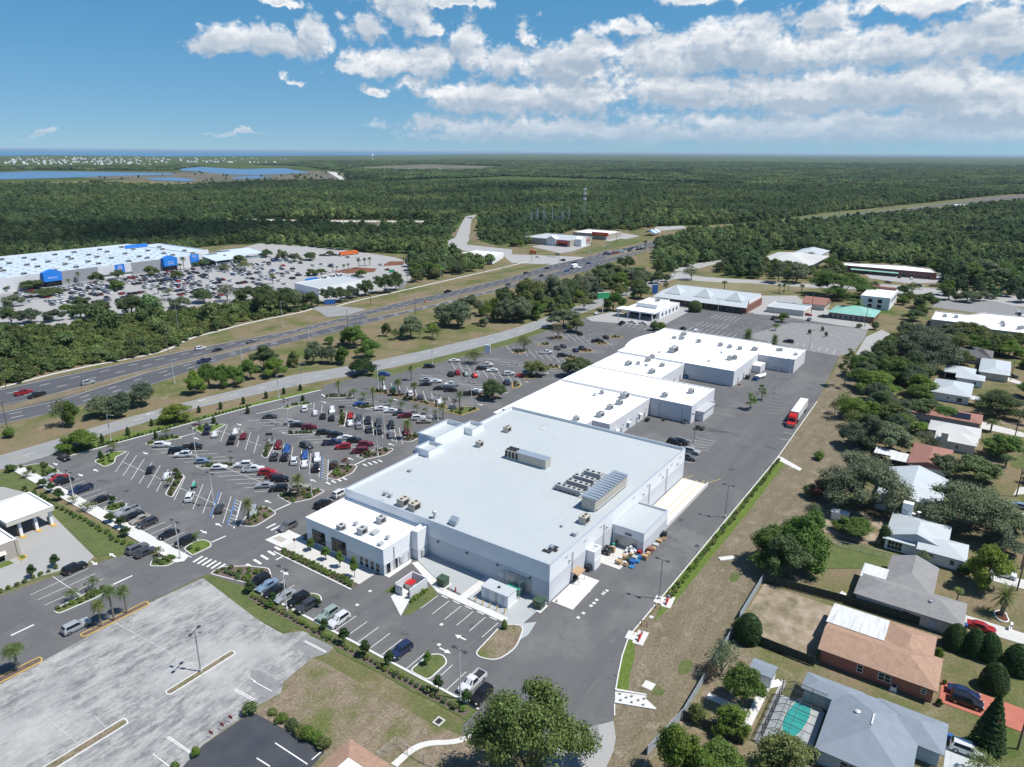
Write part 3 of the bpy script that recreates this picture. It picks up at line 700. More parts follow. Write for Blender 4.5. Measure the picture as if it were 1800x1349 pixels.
# highway
HF=smoothpl(pts('i -900,1420 0,1222 500,1105 1000,1012 1180,975 1500,905 1800,860 j 440,762 700,690 800,655 1300,545 1800,432 k 300,330 640,268 1000,172 1300,112 n 830,312 1100,277 1400,247 1600,222 1790,206 1990,190'),2)
HMF=smoothpl(pts('a -500,350 0,247 300,190 560,112 750,60 1000,8 i 1080,1065 1800,893 j 640,738 780,690 1240,600 1800,468 k 400,352 700,275 1000,215 1300,128 n 830,318 1100,281 1400,251 1600,226 1790,209 1990,193'),2)
HMN=smoothpl(pts('a -500,400 0,282 300,235 560,165 750,90 900,45 1000,18 i 1080,1082 1800,908 j 640,752 780,722 1240,632 1800,482 k 400,364 700,287 1000,226 1300,134 n 830,321 1100,284 1400,254 1600,229 1790,212 1990,196'),2)
HN=smoothpl(pts('a -500,480 0,370 340,305 640,220 900,150 1250,25 j 0,930 450,850 830,742 1240,640 1800,502 k 480,400 640,335 960,245 1250,155 1500,115 n 830,328 1100,290 1400,259 1600,234 1790,217 1990,200'),2)
struct('highway',ribbon(MB(),HF,HMF,.03,90),MAT['asphalt_highway'])
struct('highway',ribbon(MB(),HMN,HN,.03,90),MAT['asphalt_highway'])
struct('highway_median',ribbon(MB(),HMF,HMN,.025,90),MAT['swale'])
for A,B,n in((HF,HMF,3),(HMN,HN,3)):
    for i in range(1,n): poly_line(between(A,B,i/n,240),.26,'white_paint',ZM,(3.6,7.5))
    poly_line(between(A,B,.03),.22,'white_paint'); poly_line(between(A,B,.97),.22,'faded_paint')
sheet('highway_crossing',pts('j 640,742 770,690 780,722 700,765'),.045,'asphalt_highway')
sheet('highway_junction',pts('k 270,345 560,285 760,300 620,350 520,395 340,385'),.045,'asphalt_highway')
for i in range(7):
    p=pts('k %f,%f %f,%f'%(570+i*14,262+i*6,584+i*14,268+i*6)); 
# footpath beside the highway
sw=smoothpl(pts('i -300,1290 0,1212 500,1082 1000,990 1180,950 1340,862 1450,835 1800,742 j 380,668 420,640'),2)
struct('footpath',ribbon(MB(),sw,offset(sw,1.7),.04,60),MAT['concrete'])
sw=smoothpl(pts('j 560,640 700,600 1070,518 1300,465 1800,352 k 120,318'),2)
struct('footpath',ribbon(MB(),sw,offset(sw,1.8),.04,60),MAT['concrete'])
sheet('junction_apron',pts('j 400,640 560,632 780,655 640,700 500,712 440,670 390,655'),.045,'asphalt_pale')
# frontage road
FT=smoothpl(pts('a -500,700 0,585 395,470 650,385 1260,218 1734,108 j 240,1118 700,1050 1280,925 1800,800 k 240,710 560,600 830,500 1000,448 1150,400 1220,385'),2)
FB=smoothpl(pts('a -500,810 0,682 400,565 660,455 1270,272 1734,170 b 420,80 j 640,1128 1000,1060 1800,868 k 270,762 590,650 880,535 1060,470 1210,428 1260,415'),2)
struct('frontage_road',ribbon(MB(),FT,FB,.03,80),MAT['asphalt_pale'])
poly_line(between(FT,FB,.5),.2,'white_paint',ZM,(3,8)); poly_line(between(FT,FB,.94),.13,'faded_paint'); poly_line(between(FT,FB,.06),.13,'faded_paint')
for s in('a 1270,250 1560,180','a 1270,246 1560,176','a 740,390 950,330','a 60,600 200,590'):
    p=pts(s); line(p[0],p[1],.16,'yellow_paint')
for x,y in((1365,208),(1015,300)): p=P('a',x,y); arrow(p.x,p.y,math.radians(170),3,'white_paint')
# roads beyond the shops, right-hand side
r1=smoothpl(pts('k 1160,398 1260,420 1500,440 1800,455 l 200,480 800,475 1200,515 1800,562 1990,580'),2); r2=smoothpl(pts('k 1130,440 1260,455 1500,468 1800,478 l 200,500 740,520 1000,560 1200,580 1800,640 1990,660'),2)
struct('side_road',ribbon(MB(),r1,r2,.0365,50),MAT['lot_pale'])
sheet('side_road',pts('k 1110,392 1200,350 1500,300 1560,300 1260,385'),.042,'lot_pale')
sheet('plaza_lot',pts('k 1150,640 1800,690 l 700,800 740,790 620,690 300,640 0,600 k 1740,610 1100,600'),.035,'lot_pale')
sheet('church_lot',pts('l -100,560 200,560 330,650 420,730 200,710 -100,690'),.04,'lot_pale')
sheet('alley',pts('l 690,850 800,800 860,830 720,960 640,1030 570,1040 600,1000'),.045,'lot_pale')
sheet('brick_plaza_lot',pts('l 660,395 700,380 1180,410 1270,390 1320,400 1230,470 1000,475 720,440'),.04,'lot_pale')
sheet('far_strip_lot',pts('l 1150,640 1180,590 1600,600 1990,700 1990,780 1600,700'),.04,'asphalt_patch')
sheet('north_lot',pts('l 60,780 170,750 340,760 700,800 680,860 600,960 500,985 270,945 0,890 k 1800,880 1620,850'),.032,'asphalt_patch')
sheet('bank_apron',pts('k 520,715 700,675 1000,705 1150,640 1280,655 1080,760 960,770 560,740'),.035,'lot_pale')
# cross road running away behind the superstore, clearing and its track
c1=pts('j 1290,190 1400,155 1440,60 1470,10 m 1625,285 1668,276'); c2=pts('j 1480,200 1500,165 1510,60 1520,10 m 1660,290 1676,278')
struct('cross_road',ribbon(MB(),c1,c2,.03,20),MAT['lot_pale'])
sheet('cross_road',pts('j 1290,190 1480,200 1600,215 1800,235 k 0,270 300,280 520,290 340,345 0,330 j 1700,250 1480,250 1400,225'),.03,'lot_pale')
sheet('grass_verge',pts('j 1340,120 1400,95 1430,75 1400,150'),.045,'swale'); sheet('grass_verge',pts('j 1495,130 1550,110 1560,160 1500,165'),.045,'swale')
sheet('clearing',pts('m 790,305 820,290 1560,296 1580,305 1500,325 1250,330 1100,318 900,312 800,318'),.03,'swale')
sheet('dirt_track',pts('m 820,288 1000,294 1200,296 1560,298 1560,302 1200,301 1000,299 820,293'),.05,'concrete')
# superstore lot (pale)
sheet('superstore_lot',pts('_ -60,575 -60,520 20,500 40,503 200,478 358,454 455,428 520,432 600,438 690,452 745,468 720,492 705,508 660,512 590,530 500,527 420,530 330,541 215,560 120,572'),.03,'lot_pale')
for q_ in('k 135,215 340,262 420,250 560,205 480,170 330,185','k 640,170 720,185 900,140 780,120','k 1010,75 1200,70 1230,85 1000,110'): sheet('shop_forecourt',pts(q_),.04,'lot_pale')
sheet('superstore_front_lane',pts('i -100,560 120,545 300,500 500,470 900,420 1200,385 1450,330 1700,320 1760,350 1400,400 700,470 300,560 200,620 -100,650'),.045,'asphalt_pale')
for s in('j 530,395 700,360 850,370 830,395 640,405','j 890,345 940,320 1040,318 1030,345 900,352'): sheet('mulch_bed',pts(s),.06,'mulch_red')
# lakes, marsh and sea
for s in('m -60,130 100,124 300,125 600,130 612,136 400,140 200,148 -60,154','m 625,112 700,108 850,116 1000,112 1030,118 1095,128 900,138 800,135 700,125 640,122','m 510,148 600,145 690,152 660,160 540,155','m 810,145 900,140 960,146 830,151'):
    sheet('lagoon',pts(s),.9,'lagoon')
sheet('marsh',pts('m 220,131 620,126 1100,122 1240,132 1200,158 800,162 600,158 300,148'),.5,mat('marsh',(.15,.125,.085),(.07,.075,.04),.02,.4,.6,sc3=.004,c3=(.19,.16,.12)))
sheet('marsh',pts('m 1180,112 1500,100 1780,108 1700,118 1300,120'),.5,bpy.data.materials['marsh'])
sheet('sand_road',pts('m 1150,124 1182,128 1206,148 1214,160 1198,160 1188,148 1160,131'),1.2,'concrete')
sheet('sea',pts('m -400,64 0,69 150,67 300,68 600,71 1000,69 1300,67 1600,63 1760,60 1800,57.3 1300,52.8 800,49.0 300,45.6 -400,40.3'),1.5,'sea')
# ------------------------------------------------------------------ parking bays
T=math.tan(math.radians(47.5))
D1,D2=math.radians(47.5),math.radians(-47.5)
def row(mid,half,sg,b0,pitch,lo,hi,skip=(),midline=True,c='white_paint'):
    k=math.ceil((lo-b0)/pitch)
    while b0+k*pitch<=hi:
        B=b0+k*pitch; k+=1
        if any(s[0]<B<s[1] for s in skip): continue
        line((mid-half,B-sg*half*T),(mid+half,B+sg*half*T),.13,c)
    if midline:
        seg=[lo];
        for s in sorted(skip): seg+= [s[0],s[1]]
        seg.append(hi)
        for i in range(0,len(seg),2): line((mid,seg[i]),(mid,seg[i+1]),.11,c)
row(90.3,4.8,1,184.3,4.1,143,197,[(168,173)])
row(104.8,4.6,-1,184.9,4.0,143,196,[(171,175)])
row(120.5,4.8,1,164.4,4.05,147,196,[(169,174)])
row(136,4.7,-1,162,4.05,146,193,[(170,174)])
row(150.8,4.7,1,165.8,4.05,145,190,[(169,174)])
row(165.8,4.6,-1,162,4.05,146,183)
row(183.5,4.4,1,160,4.05,148,186,midline=False)
row(203,4.6,-1,160,4.05,146,184)
row(220,4.6,1,160,4.05,146,184)
row(237,4.6,-1,160,4.05,140,180)
row(255,4.8,1,160,4.05,140,178)
row(272,4.8,-1,160,4.05,140,178)
row(290,4.8,1,160,4.05,140,176)
for i in range(22):
    B=137.5+i*2.75
    if not(156<B<160): line((72.7,B),(78.0,B))
line((73.2,56.4),(73.2,111))
for i in range(19):
    B=57+i*2.98
    if not(66<B<71.5 or 98.5<B<103.5): line((73.2,B),(78.6,B))
for i in range(6): 
    line((87.5,66.2+i*3.0),(92.6,66.2+i*3.0))
    if i<5: line((93.1,66.9+i*3.0),(93.1,68.6+i*3.0),.22)
def fan(p0,p1,q0,q1,n,k='h',w=.12,c='white_paint'):
    a,b,c_,d=(P(k,*p) for p in(p0,p1,q0,q1))
    for i in range(n):
        t=i/(n-1); line(a.lerp(b,t)[:2],c_.lerp(d,t)[:2],w,c)
fan((10,180),(0,297),(160,212),(90,300),6,'h',.12,'faded_paint'); fan((125,65),(90,115),(275,78),(230,138),6,'h',.12,'faded_paint')
fan((105,425),(80,470),(172,437),(160,480),2,'h'); fan((340,150),(400,80),(400,170),(450,92),3,'h',.12,'faded_paint')
fan((1125,452),(1180,630),(1235,490),(1235,632),6,'g'); fan((1250,462),(1200,540),(1380,490),(1330,550),5,'g')
fan((985,372),(1300,415),(1090,320),(1385,362),6,'L',.15); fan((1170,278),(1450,325),(1245,235),(1540,268),6,'L',.15); fan((880,425),(1420,520),(960,380),(1490,470),9,'L',.15)
fan((1560,470),(1680,490),(1800,360),(1800,500),6,'L',.12,'faded_paint'); fan((30,360),(350,415),(85,335),(420,380),6,'L',.15)
fan((190,850),(600,800),(300,880),(700,840),7,'l',.15,'faded_paint'); fan((60,790),(420,830),(130,810),(500,850),6,'l',.15,'faded_paint'); fan((200,905),(460,970),(215,890),(475,945),6,'l',.15)
fan((1230,600),(1210,690),(1560,610),(1500,690),9,'l',.15,'faded_paint')
# driveway bays near the left edge, worn marks on the old lot
fan((205,180),(305,250),(600,0),(700,68),3,'c'); a_=pts('c 360,55 560,190'); line(*a_)
for s in('c 780,365 1350,680','c 1190,310 880,480','c 1230,590 1060,780','c 1400,700 1060,900','c 300,1000 520,1180','c 100,1170 480,960','c 640,1000 720,1080','c 980,720 1140,610','c 820,600 1000,490','c 0,1190 190,1110'):
    a_=pts(s); line(a_[0],a_[1],.13,'faded_paint')
for s in('c 1130,1145 1290,1255','c 1145,1140 1300,1248','c 1590,825 1720,898','c 1600,818 1735,890','c 1700,745 1739,770','c 1040,1260 1150,1345','d 325,495 470,570','d 335,490 478,565','d -20,765 110,835'):
    a_=pts(s); line(a_[0],a_[1],.15,'white_paint',.065)
for s in('d 130,1185 350,1330','d 5,1288 95,1345','d 378,1300 440,1248'):
    a_=pts(s); line(a_[0],a_[1],.2,'white_paint',.065)
# stop bars, crossings, arrows
for s,w in(('a 1435,1170 1530,1128',.4),('a 1130,0 1130,0',.1),('c 770,108 900,48',.4),('c 75,455 230,382',.4),('a 1215,460 1330,430',.35),('b 135,1290 250,1232',.4),('b 130,955 235,908',.4),('b 660,650 745,610',.4),('b 0,300 175,262',.3),('b 445,168 480,190',.5)):
    a_=pts(s); line(a_[0],a_[1],w)
for i in range(8):
    p=P('a',1290+i*42,1300+i*13 if i<5 else 1300+i*13); 
for i in range(6): line((71.6+i*.2,132.4-i*1.35),(74.2+i*.2,132.9-i*1.35),.55)
for i in range(5): line((77.6+i*2.0,119.6+.25*i),(77.6+i*2.0+.2,122.4+.2*i),.6)
for i in range(4): line((90.0,126.6+i*1.7),(92.6,126.6+i*1.7),.55)
for x0,b0 in((114.5,137.2),(128.5,137.6)):
    for i in range(4): line((x0+i*1.5,b0-i*.5),(x0+i*1.5+.4,b0+2-i*.5),.5)
for k_,x,y,an in(('a',985,567,-90),('a',1330,468,90),('a',375,640,-90),('a',648,683,90),('a',545,715,-90),('a',1480,1052,90),('a',1380,1100,-90),('a',762,1258,90),('a',638,1312,-90),('a',1620,373,-90),('b',310,1312,90),('b',80,895,90),('b',385,752,90),('b',460,222,-90),('b',915,508,90),('b',640,605,90),('d',195,30,-90),('d',1388,467,90),('d',1285,558,-90),('g',100,85,-90),('k',105,1168,90),('k',245,1104,-90),('b',1690,155,90),('b',1520,238,-90),('b',945,205,90)):
    p=P(k_,x,y); arrow(p.x,p.y,math.radians(an))
# accessible bays by the store end of the rows: blue lines and hatching
def hatch(mid,half,sg,b,w=1.7):
    c0=(mid-half,b-sg*half*T);c1=(mid+half,b+sg*half*T)
    line(c0,c1,.2,'blue_paint',ZM+.006)
    line((c0[0],c0[1]-w*1.45),(c1[0],c1[1]-w*1.45),.15)
    for i in range(9):
        t=(i+.5)/9; line((c0[0]+(c1[0]-c0[0])*t,c0[1]+(c1[1]-c0[1])*t),(c0[0]+(c1[0]-c0[0])*t,c0[1]+(c1[1]-c0[1])*t-w*1.45),.13)
hatch(120.5,4.8,1,147.2); hatch(150.8,4.7,1,150.3); hatch(90.3,4.8,1,145.5)
for b_ in(152.5,): line((90.3-4.8,b_-4.8*T),(90.3+4.8,b_+4.8*T),.22,'blue_paint',ZM+.006)
p=P('a',1580,945)
for dx,dy,w_ in((-.6,0,.16),(.6,0,.16)): line((p.x+dx,p.y-.7),(p.x+dx,p.y+.7),w_,'blue_paint')
line((p.x-.6,p.y),(p.x+.6,p.y),.16,'blue_paint')
for a_,b_ in(((145.2,60.9),(173.5,60.9)),((145.2,58.0),(174,57.6)),((147,56.3),(175,55.9)),((172.6,61),(176,59.5)),((173.5,54.6),(178.5,52.6))):
    line(a_,b_,.16,'yellow_paint',.075)
# ------------------------------------------------------------------ planting islands
SHRUBS=[]
def island(poly,fill='mulch',kerb='kerb_white',r=1.2,shr=0,name='planting_island',sk='shrub',green=None,h=.15,kw=.22):
    pl=rnd(poly,r); inn=inset(pl,kw)
    m=MB(); m.prism(pl,0,h,0,top=False); n=len(pl); pl=ccw(pl)
    m.add([(p[0],p[1],h) for p in pl]+[(p[0],p[1],h) for p in inn],[(i,(i+1)%n,n+(i+1)%n,n+i) for i in range(n)],0)
    m.add([(p[0],p[1],h-.03) for p in inn],[tuple(range(n))],1)
    m.add([(p[0],p[1],h) for p in inn]+[(p[0],p[1],h-.03) for p in inn],[(i,n+i,n+(i+1)%n,(i+1)%n) for i in range(n)],0)
    o=m.build(name,[MAT[kerb],MAT[fill]]); o['kind']='structure'
    if shr:
        xs=[p[0] for p in inn];ys=[p[1] for p in inn]; c=0;tr=0
        while c<shr and tr<400:
            tr+=1; x,y=R.uniform(min(xs),max(xs)),R.uniform(min(ys),max(ys))
            if inpoly(x,y,inset(inn,.35)) and all((x-q[0])**2+(y-q[1])**2>.8 for q in SHRUBS[-40:]): SHRUBS.append((x,y)); c+=1
    return o
def inpoly(x,y,pl):
    r=False;n=len(pl);j=n-1
    for i in range(n):
        if (pl[i][1]>y)!=(pl[j][1]>y) and x<(pl[j][0]-pl[i][0])*(y-pl[i][1])/(pl[j][1]-pl[i][1])+pl[i][0]: r=not r
        j=i
    return r
IS=[([(85.7,167.4),(85.9,164.1),(95.4,173.7),(95.2,177.1)],'mulch',14),([(85.6,203.3),(85.4,196.9),(88.7,197.6),(91.0,201.5),(95.3,202.5),(91.8,206.6)],'grass_bright',10),
 ([(86.7,137.6),(88.9,134.3),(96.2,135.6),(97,141),(93.5,142.5)],'mulch',14),([(101,204.3),(100.8,202.0),(107.5,200.4),(110.3,198.6),(109.8,203.3)],'grass_bright',10),
 ([(100.4,177.4),(100.3,174.4),(107,167.4),(107.4,170.3)],'mulch',14),([(102,143.6),(101.2,137),(105.5,134.7),(111.3,135.2),(110.6,139)],'mulch',22),
 ([(115.3,167.6),(115.5,164.9),(125.5,173.5),(125.5,176.8)],'mulch',14),([(115.8,197.6),(118,195.6),(125.3,198.3),(120,204.5),(116.4,204.2)],'grass_bright',8),
 ([(116.6,141.4),(117,137.6),(123,137.4),(127.4,140),(124.6,145.4)],'mulch',14),([(130.4,178),(130.6,174.6),(136.6,167.4),(137,170.5)],'mulch',14),
 ([(131.2,145.4),(131.4,141),(137,138.6),(142,139.6),(140.4,143.6)],'mulch',12),([(145.2,197),(145.4,193.6),(149,194.4),(154.6,190.6),(154,194.6)],'grass_bright',7),
 ([(145.3,168.2),(145.4,165.1),(155.5,174.4),(155.4,177.7)],'mulch',14),([(147.2,142.8),(148.4,139.4),(154.6,139.2),(154.4,144)],'mulch',10),
 ([(161.6,193.3),(162.2,190.4),(168,184.6),(169.5,187.2)],'mulch',14),([(160.2,176),(160.6,172.4),(166,170),(165.5,174.6)],'mulch',10)]
for q in IS: island(q[0],q[1],shr=q[2])
island([(176.4,184.8),(180,184.6),(180.2,150),(176.9,150)],'mulch','kerb_yellow',shr=26)
island([(175.6,149),(175.8,141),(184.6,139.6),(184,145)],'grass','kerb_yellow',shr=10)
for s in('b 1480,185 1550,205 1640,190 1640,175 1560,165','k 75,1150 150,1145 210,1128 190,1112 110,1120','k 0,1215 60,1200 60,1180 0,1170','k 240,1075 340,1072 330,1050 250,1050','k 480,960 575,955 560,935 490,930','k 590,905 680,905 660,885 600,885','k 690,860 780,860 760,840 700,840','k 375,1010 460,1005 440,985 390,990','k 180,910 270,912 250,895 190,895','k 265,865 370,868 350,850 280,850','k 0,965 70,968 110,950 20,950'):
    island(pts(s),'mulch','kerb_yellow',1.0,5)
for s in('c 390,290 410,240 560,170 690,150 760,100 745,150 560,260 450,298','c 380,40 360,10 600,-80 620,-60'):
    pass
island([(46.2,139.2),(46.2,136.9),(53.5,136.2),(58,138),(54,139.6)],'grass','kerb_white',.9,12)
island([(45.4,127.3),(45.6,125.7),(58.1,125.5),(58.3,127.2)],'mulch','kerb_yellow',.8,0); island([(20,127),(20,125.1),(38.6,125.0),(38.8,126.8)],'mulch','kerb_yellow',.8,0); island([(20,138.4),(20,136.2),(32.5,136.2),(33,137.9)],'grass','kerb_white',.8,4)
island([(46.2,100.7),(46.3,99.2),(59,99.2),(59.1,100.7)],'dry_soil','kerb_white',.7,0); island([(18,101),(18,99.2),(39.6,98.8),(39.7,100.6)],'dry_soil','kerb_white',.7,0)
for s in('a 700,955 720,930 860,905 860,925 770,965','a 1010,1335 1030,1290 1170,1262 1215,1290 1130,1335'): island(pts(s),'grass','kerb_white',.8,7)
island([(73.1,103.2),(73.1,98.8),(78.4,98.8),(79.4,101),(78.4,103.2)],'grass','kerb_white',1.2,3); island([(73.1,71.2),(73.1,66.8),(78.6,66.9),(79.8,69),(78.6,71)],'grass','kerb_white',1.2,0)
island(pts('a 1240,1215 1290,1180 1370,1150 1430,1170 1435,1200 1330,1250 1300,1262'),'grass_bright','kerb_white',1,2)
island(pts('a 110,665 240,640 320,640 410,695 290,735 180,705'),'grass','kerb_white',1,16)
island([(70.9,125.6),(74,113.4),(77.5,113.4),(79.6,117),(77.5,121.5),(74,126)],'mulch','kerb_white',1,22)
island([(82.4,64.6),(83.5,60.2),(88.5,59.2),(95,61.6),(92.8,65.4)],'dry_soil','kerb_white',2,0)
# store-front planting and verges
sheet('planting_bed',[(84.6,121.4),(86.5,120.5),(86.3,97.2),(84.4,97.2)],.13,'mulch')
for i in range(34): SHRUBS.append((85.0+ (i%2)*.9+R.uniform(-.1,.1),98+i*.66))
k=MB(); k.prism([(83.95,97),(84.3,97),(84.5,121.6),(84.15,121.6)],0,.15); struct('kerb',k,MAT['kerb_white'])
V=[(80.5,218.5),(84.2,213.5),(142,206.1),(165.5,200.9),(168,202.4),(150,207.5),(110,214.4),(86,219)]
struct('grass_verge',MB().flat(V,.05),MAT['grass_bright']); k=MB(); k.prism([(83.9,212.9),(141.9,205.5),(166.5,200.3),(166.6,200.7),(142,205.9),(84,213.3)],0,.15); struct('kerb',k,MAT['kerb_white'])
for i in range(46): t=i/46; SHRUBS.append((84.6+57*t,213.7-7.3*t+R.uniform(-.1,.15)))
struct('grass_verge',MB().flat([(189,194.8),(262,181.4),(312,182.3),(310,185.5),(262,187),(190,199.5)],.04),MAT['grass'])
struct('grass_verge',MB().flat([(67.5,200),(68.8,140),(66.5,147.5),(60.6,151.6),(66.2,196)],.045),MAT['grass']); struct('grass_verge',MB().flat([(64,206),(66.4,197),(69.6,200),(69.6,215),(62,216)],.045),MAT['grass'])
struct('grass_verge',MB().flat([(-25,153),(42,153),(50,152.1),(57,150.1),(57,151.2),(50,153.6),(42,154.6),(-25,155)],.05),MAT['grass'])
for i in range(22): SHRUBS.append((22+i*1.5,153.8+R.uniform(-.2,.2)))
for i in range(26): SHRUBS.append((66.8+R.uniform(-.6,.8),150+i*2.0))
# south strip between the parking row and the old lot
struct('grass_strip',MB().flat([(72.9,56),(72.9,113),(70.6,125.6),(69.4,125.8)]+pts('d -50,300 0,340 195,440 275,405 355,440 530,535 545,560 700,640 860,720 1030,820 1200,900 1440,1035 1500,960'),.05),MAT['grass'])
struct('planting_bed',MB().flat([(71.9,57),(71.9,112),(70.3,112),(70.4,57)],.065),MAT['mulch'])
k=MB(); k.prism([(72.75,56),(73.05,56),(73.05,113),(72.75,113)],0,.15); struct('kerb',k,MAT['kerb_white'])
for i in range(46): SHRUBS.append((71.1+R.uniform(-.15,.15),58+i*1.18))
# east strip: kerb, grass, dry swale
struct('swale',MB().flat(pts('e 690,1400 690,1036 692,920 705,830 745,590 790,460')+[(117,43.5),(202,43.4),(262,45),(330,50.6),(331,40),(262,33),(230,25),(200,21),(160,24),(137,22),(135,29.3),(88,28.9),(70,29.6)],.03),MAT['swale'])
struct('grass_strip',MB().flat([(118,43.9),(202,43.5),(202,40.9),(165,40.6),(118,41.2),(110,42)],.05),MAT['grass_bright'])
struct('grass_strip',MB().flat(pts('e 792,465 830,495 835,600 800,720 790,835 708,825 722,720 748,592'),.05),MAT['grass_bright'])
for s in('e 1470,70 1500,30 1550,35 1540,80 1490,100','e 1120,680 1160,620 1230,620 1220,700 1140,730','e 940,850 960,780 1040,830 1020,870'): struct('grass_patch',MB().flat(rnd(pts(s),3),.05),MAT['grass'])
k=MB(); kp=pts('e 700,825 718,720 745,590 790,460')+[(117.1,44.1),(201.8,43.8),(261.7,45.7)]; 
for i in range(len(kp)-1):
    p,q=kp[i],kp[i+1]; k.prism([p,q,(q[0],q[1]-.22),(p[0],p[1]-.22)],0,.15)
kp=pts('e 692,1000 692,920')
k.prism([kp[0],kp[1],(kp[1][0],kp[1][1]-.22),(kp[0][0],kp[0][1]-.22)],0,.15); struct('kerb',k,MAT['kerb_white'])
for i in range(76): SHRUBS.append((119+i*1.08,42.7+R.uniform(-.25,.25)))
# concrete spillway by the old road
sp=pts('e 700,835 915,865 905,880 980,950 970,960 700,915')
struct('spillway',MB().flat(sp,.06),MAT['concrete_white']); k=MB()
for s in('e 700,820 910,858 915,866 700,832','e 695,905 975,955 972,963 695,916'): k.prism(pts(s),0,.25)
struct('kerb',k,MAT['kerb_white'])
struct('concrete_slab',MB().flat(pts('h 60,590 90,592 230,672 215,688 70,615'),.06),MAT['concrete_white'])
# paving round the store
struct('equipment_yard',MB().flat([(95.2,62.2),(104.2,62),(104.2,93.4),(100.5,94),(96.4,84),(94.6,66),(88,60.6),(93,59.6),(97,60.4)],.05),MAT['concrete_grey'])
struct('sidewalk',MB().flat([(93.4,65.4),(94.9,65.4),(95.3,81.5),(99.8,92.8),(98.6,93.6),(93.5,82)],.065),MAT['concrete_white'])
struct('sidewalk',MB().flat([(95.0,75.8),(103.9,75.6),(103.9,77.4),(95.2,77.6)],.07),MAT['concrete_white'])
struct('sidewalk',MB().flat([(86.4,97),(91.6,97),(91.6,119.2),(91,126),(86.6,121.2)],.06),MAT['concrete']); struct('sidewalk',MB().flat([(91.7,94.9),(91.7,93.6),(98.4,93.7),(100,94.7)],.055),MAT['concrete_white'])
struct('sidewalk',MB().flat([(86.4,127.5),(86.4,121.6),(92.4,121),(92.4,127)],.1),MAT['concrete_white']); struct('tactile_pad',MB().flat([(87.8,126.6),(87.8,123.6),(89.4,123.4),(89.4,126.2)],.115),MAT['wall_tan'])
struct('store_walk',MB().flat([(103.4,119.5),(156,119.5),(156,124.5),(135,126),(103.4,123)],.06),MAT['concrete'])
struct('loading_apron',MB().flat([(104.2,56.6),(116,57),(116,61.4),(104.2,61.4)],.06),MAT['concrete_white']); struct('loading_apron',MB().flat([(122.2,55.4),(130.7,55.2),(130.7,61.4),(122.2,61.4)],.06),MAT['concrete'])
struct('dock_ramp',MB().flat([(144.5,54.3),(173,54.3),(173,61.4),(144.5,61.4)],.06),MAT['concrete_white'])
# yards, drives and streets of the houses
struct('sand_yard',MB().flat([(114.6,14.6),(134.6,15),(134.8,28.4),(120,28.7),(114.6,26.5)],.03),MAT['sand'])
struct('sand_yard',MB().flat(pts('h 300,1000 460,940 740,980 830,1010 760,1180 640,1180 380,1100'),.04),MAT['sand'])
struct('mulch_yard',MB().flat([(92,18.6),(113,18.8),(114,27.5),(90,28)],.035),MAT['dry_soil'])
struct('garden_path',MB().flat([(92.2,19.0),(104.5,18.9),(106.6,17.2),(107.6,18.4),(104.6,20.3),(92.2,20.3)],.06),MAT['concrete_white']); struct('garden_path',MB().flat([(96.2,20.5),(97.7,20.5),(97.7,27),(96.2,27)],.06),MAT['concrete_white'])
struct('driveway',MB().flat([(117.4,-4.6),(123.6,-4.6),(123,-30),(117.2,-30)],.05),MAT['terracotta'])
struct('driveway',MB().flat([(142.4,-6.6),(146.6,-6.6),(146.2,-30),(142.8,-30)],.05),MAT['concrete']); struct('driveway',MB().flat([(101,-6.4),(107.6,-6.4),(107,-30),(100.6,-30)],.05),MAT['roof_membrane'])
struct('driveway',MB().flat([(163.4,-8.5),(167.6,-9),(168,-30),(164,-30)],.05),MAT['concrete'])
for s in('h 1560,420 1734,450 1800,500 1734,440 1640,400','h 1690,800 1800,790 1800,840 1660,850','h 1690,980 1800,960 1800,1010 1690,1020','h 1590,40 1734,90 1734,110 1560,60','h 1440,350 1734,430 1734,460 1440,400'): struct('driveway',MB().flat(pts(s),.05),MAT['concrete'])
struct('street',MB().flat([(60,-24),(500,-24),(500,-32),(60,-32)],.03),MAT['lot_pale'])
struct('sand_yard',MB().flat(pts('h 1560,340 1734,350 1734,410 1580,390'),.04),MAT['sand'])
struct('house_lawn',MB().flat(pts('h 1460,520 1530,510 1570,590 1500,600'),.04),MAT['grass_bright']); struct('house_lawn',MB().flat(pts('h 1640,590 1760,570 1760,680 1650,660'),.04),MAT['grass'])
struct('house_lawn',MB().flat(pts('h 400,1180 640,1190 800,1240 820,1349 360,1349'),.035),MAT['grass'])
struct('curved_path',ribbon(MB(),smoothpl(pts('d 915,1325 1060,1200 1180,1165 1330,1165 1430,1135 1505,1095'),2),smoothpl(pts('d 960,1349 1080,1235 1190,1200 1340,1197 1440,1170 1520,1110'),2),.06,24),MAT['concrete_white'])
struct('dry_field',MB().flat([(68,50),(66.3,60),(66.3,84),(64.7,97.6),(60,104),(36,104),(26,80),(36,44),(60,44)],.022),MAT['dry_soil'])
# green grass tongues of the wider land
for s in('i 0,850 400,790 800,750 1100,720 1000,760 600,900 200,960 0,980','j 1580,420 1800,370 k 280,330 0,395','i 1280,680 1700,610 1800,620 1500,660'): struct('meadow',MB().flat(pts(s),.03),MAT['grass'])
struct('meadow',MB().flat(pts('k 1090,500 1200,440 1800,465 l 180,480 700,470 1180,500 1180,520 860,490 0,525 k 1800,530 1650,530 1240,510'),.028),mat('field_grass',(.21,.185,.10),(.16,.155,.07),.05,.4,.65,fine=.2))
for s in('k 430,265 680,205 920,175 1000,160 900,185 560,260','k 650,190 760,160 920,170 800,200','n 830,312 1000,296 1300,262 1600,228 1600,222 1300,254 1000,284 820,305'): struct('grass_verge',MB().flat(pts(s),.04),MAT['grass'])
for c_,m_ in MARK.items(): struct('road_markings',m_,MAT[c_])
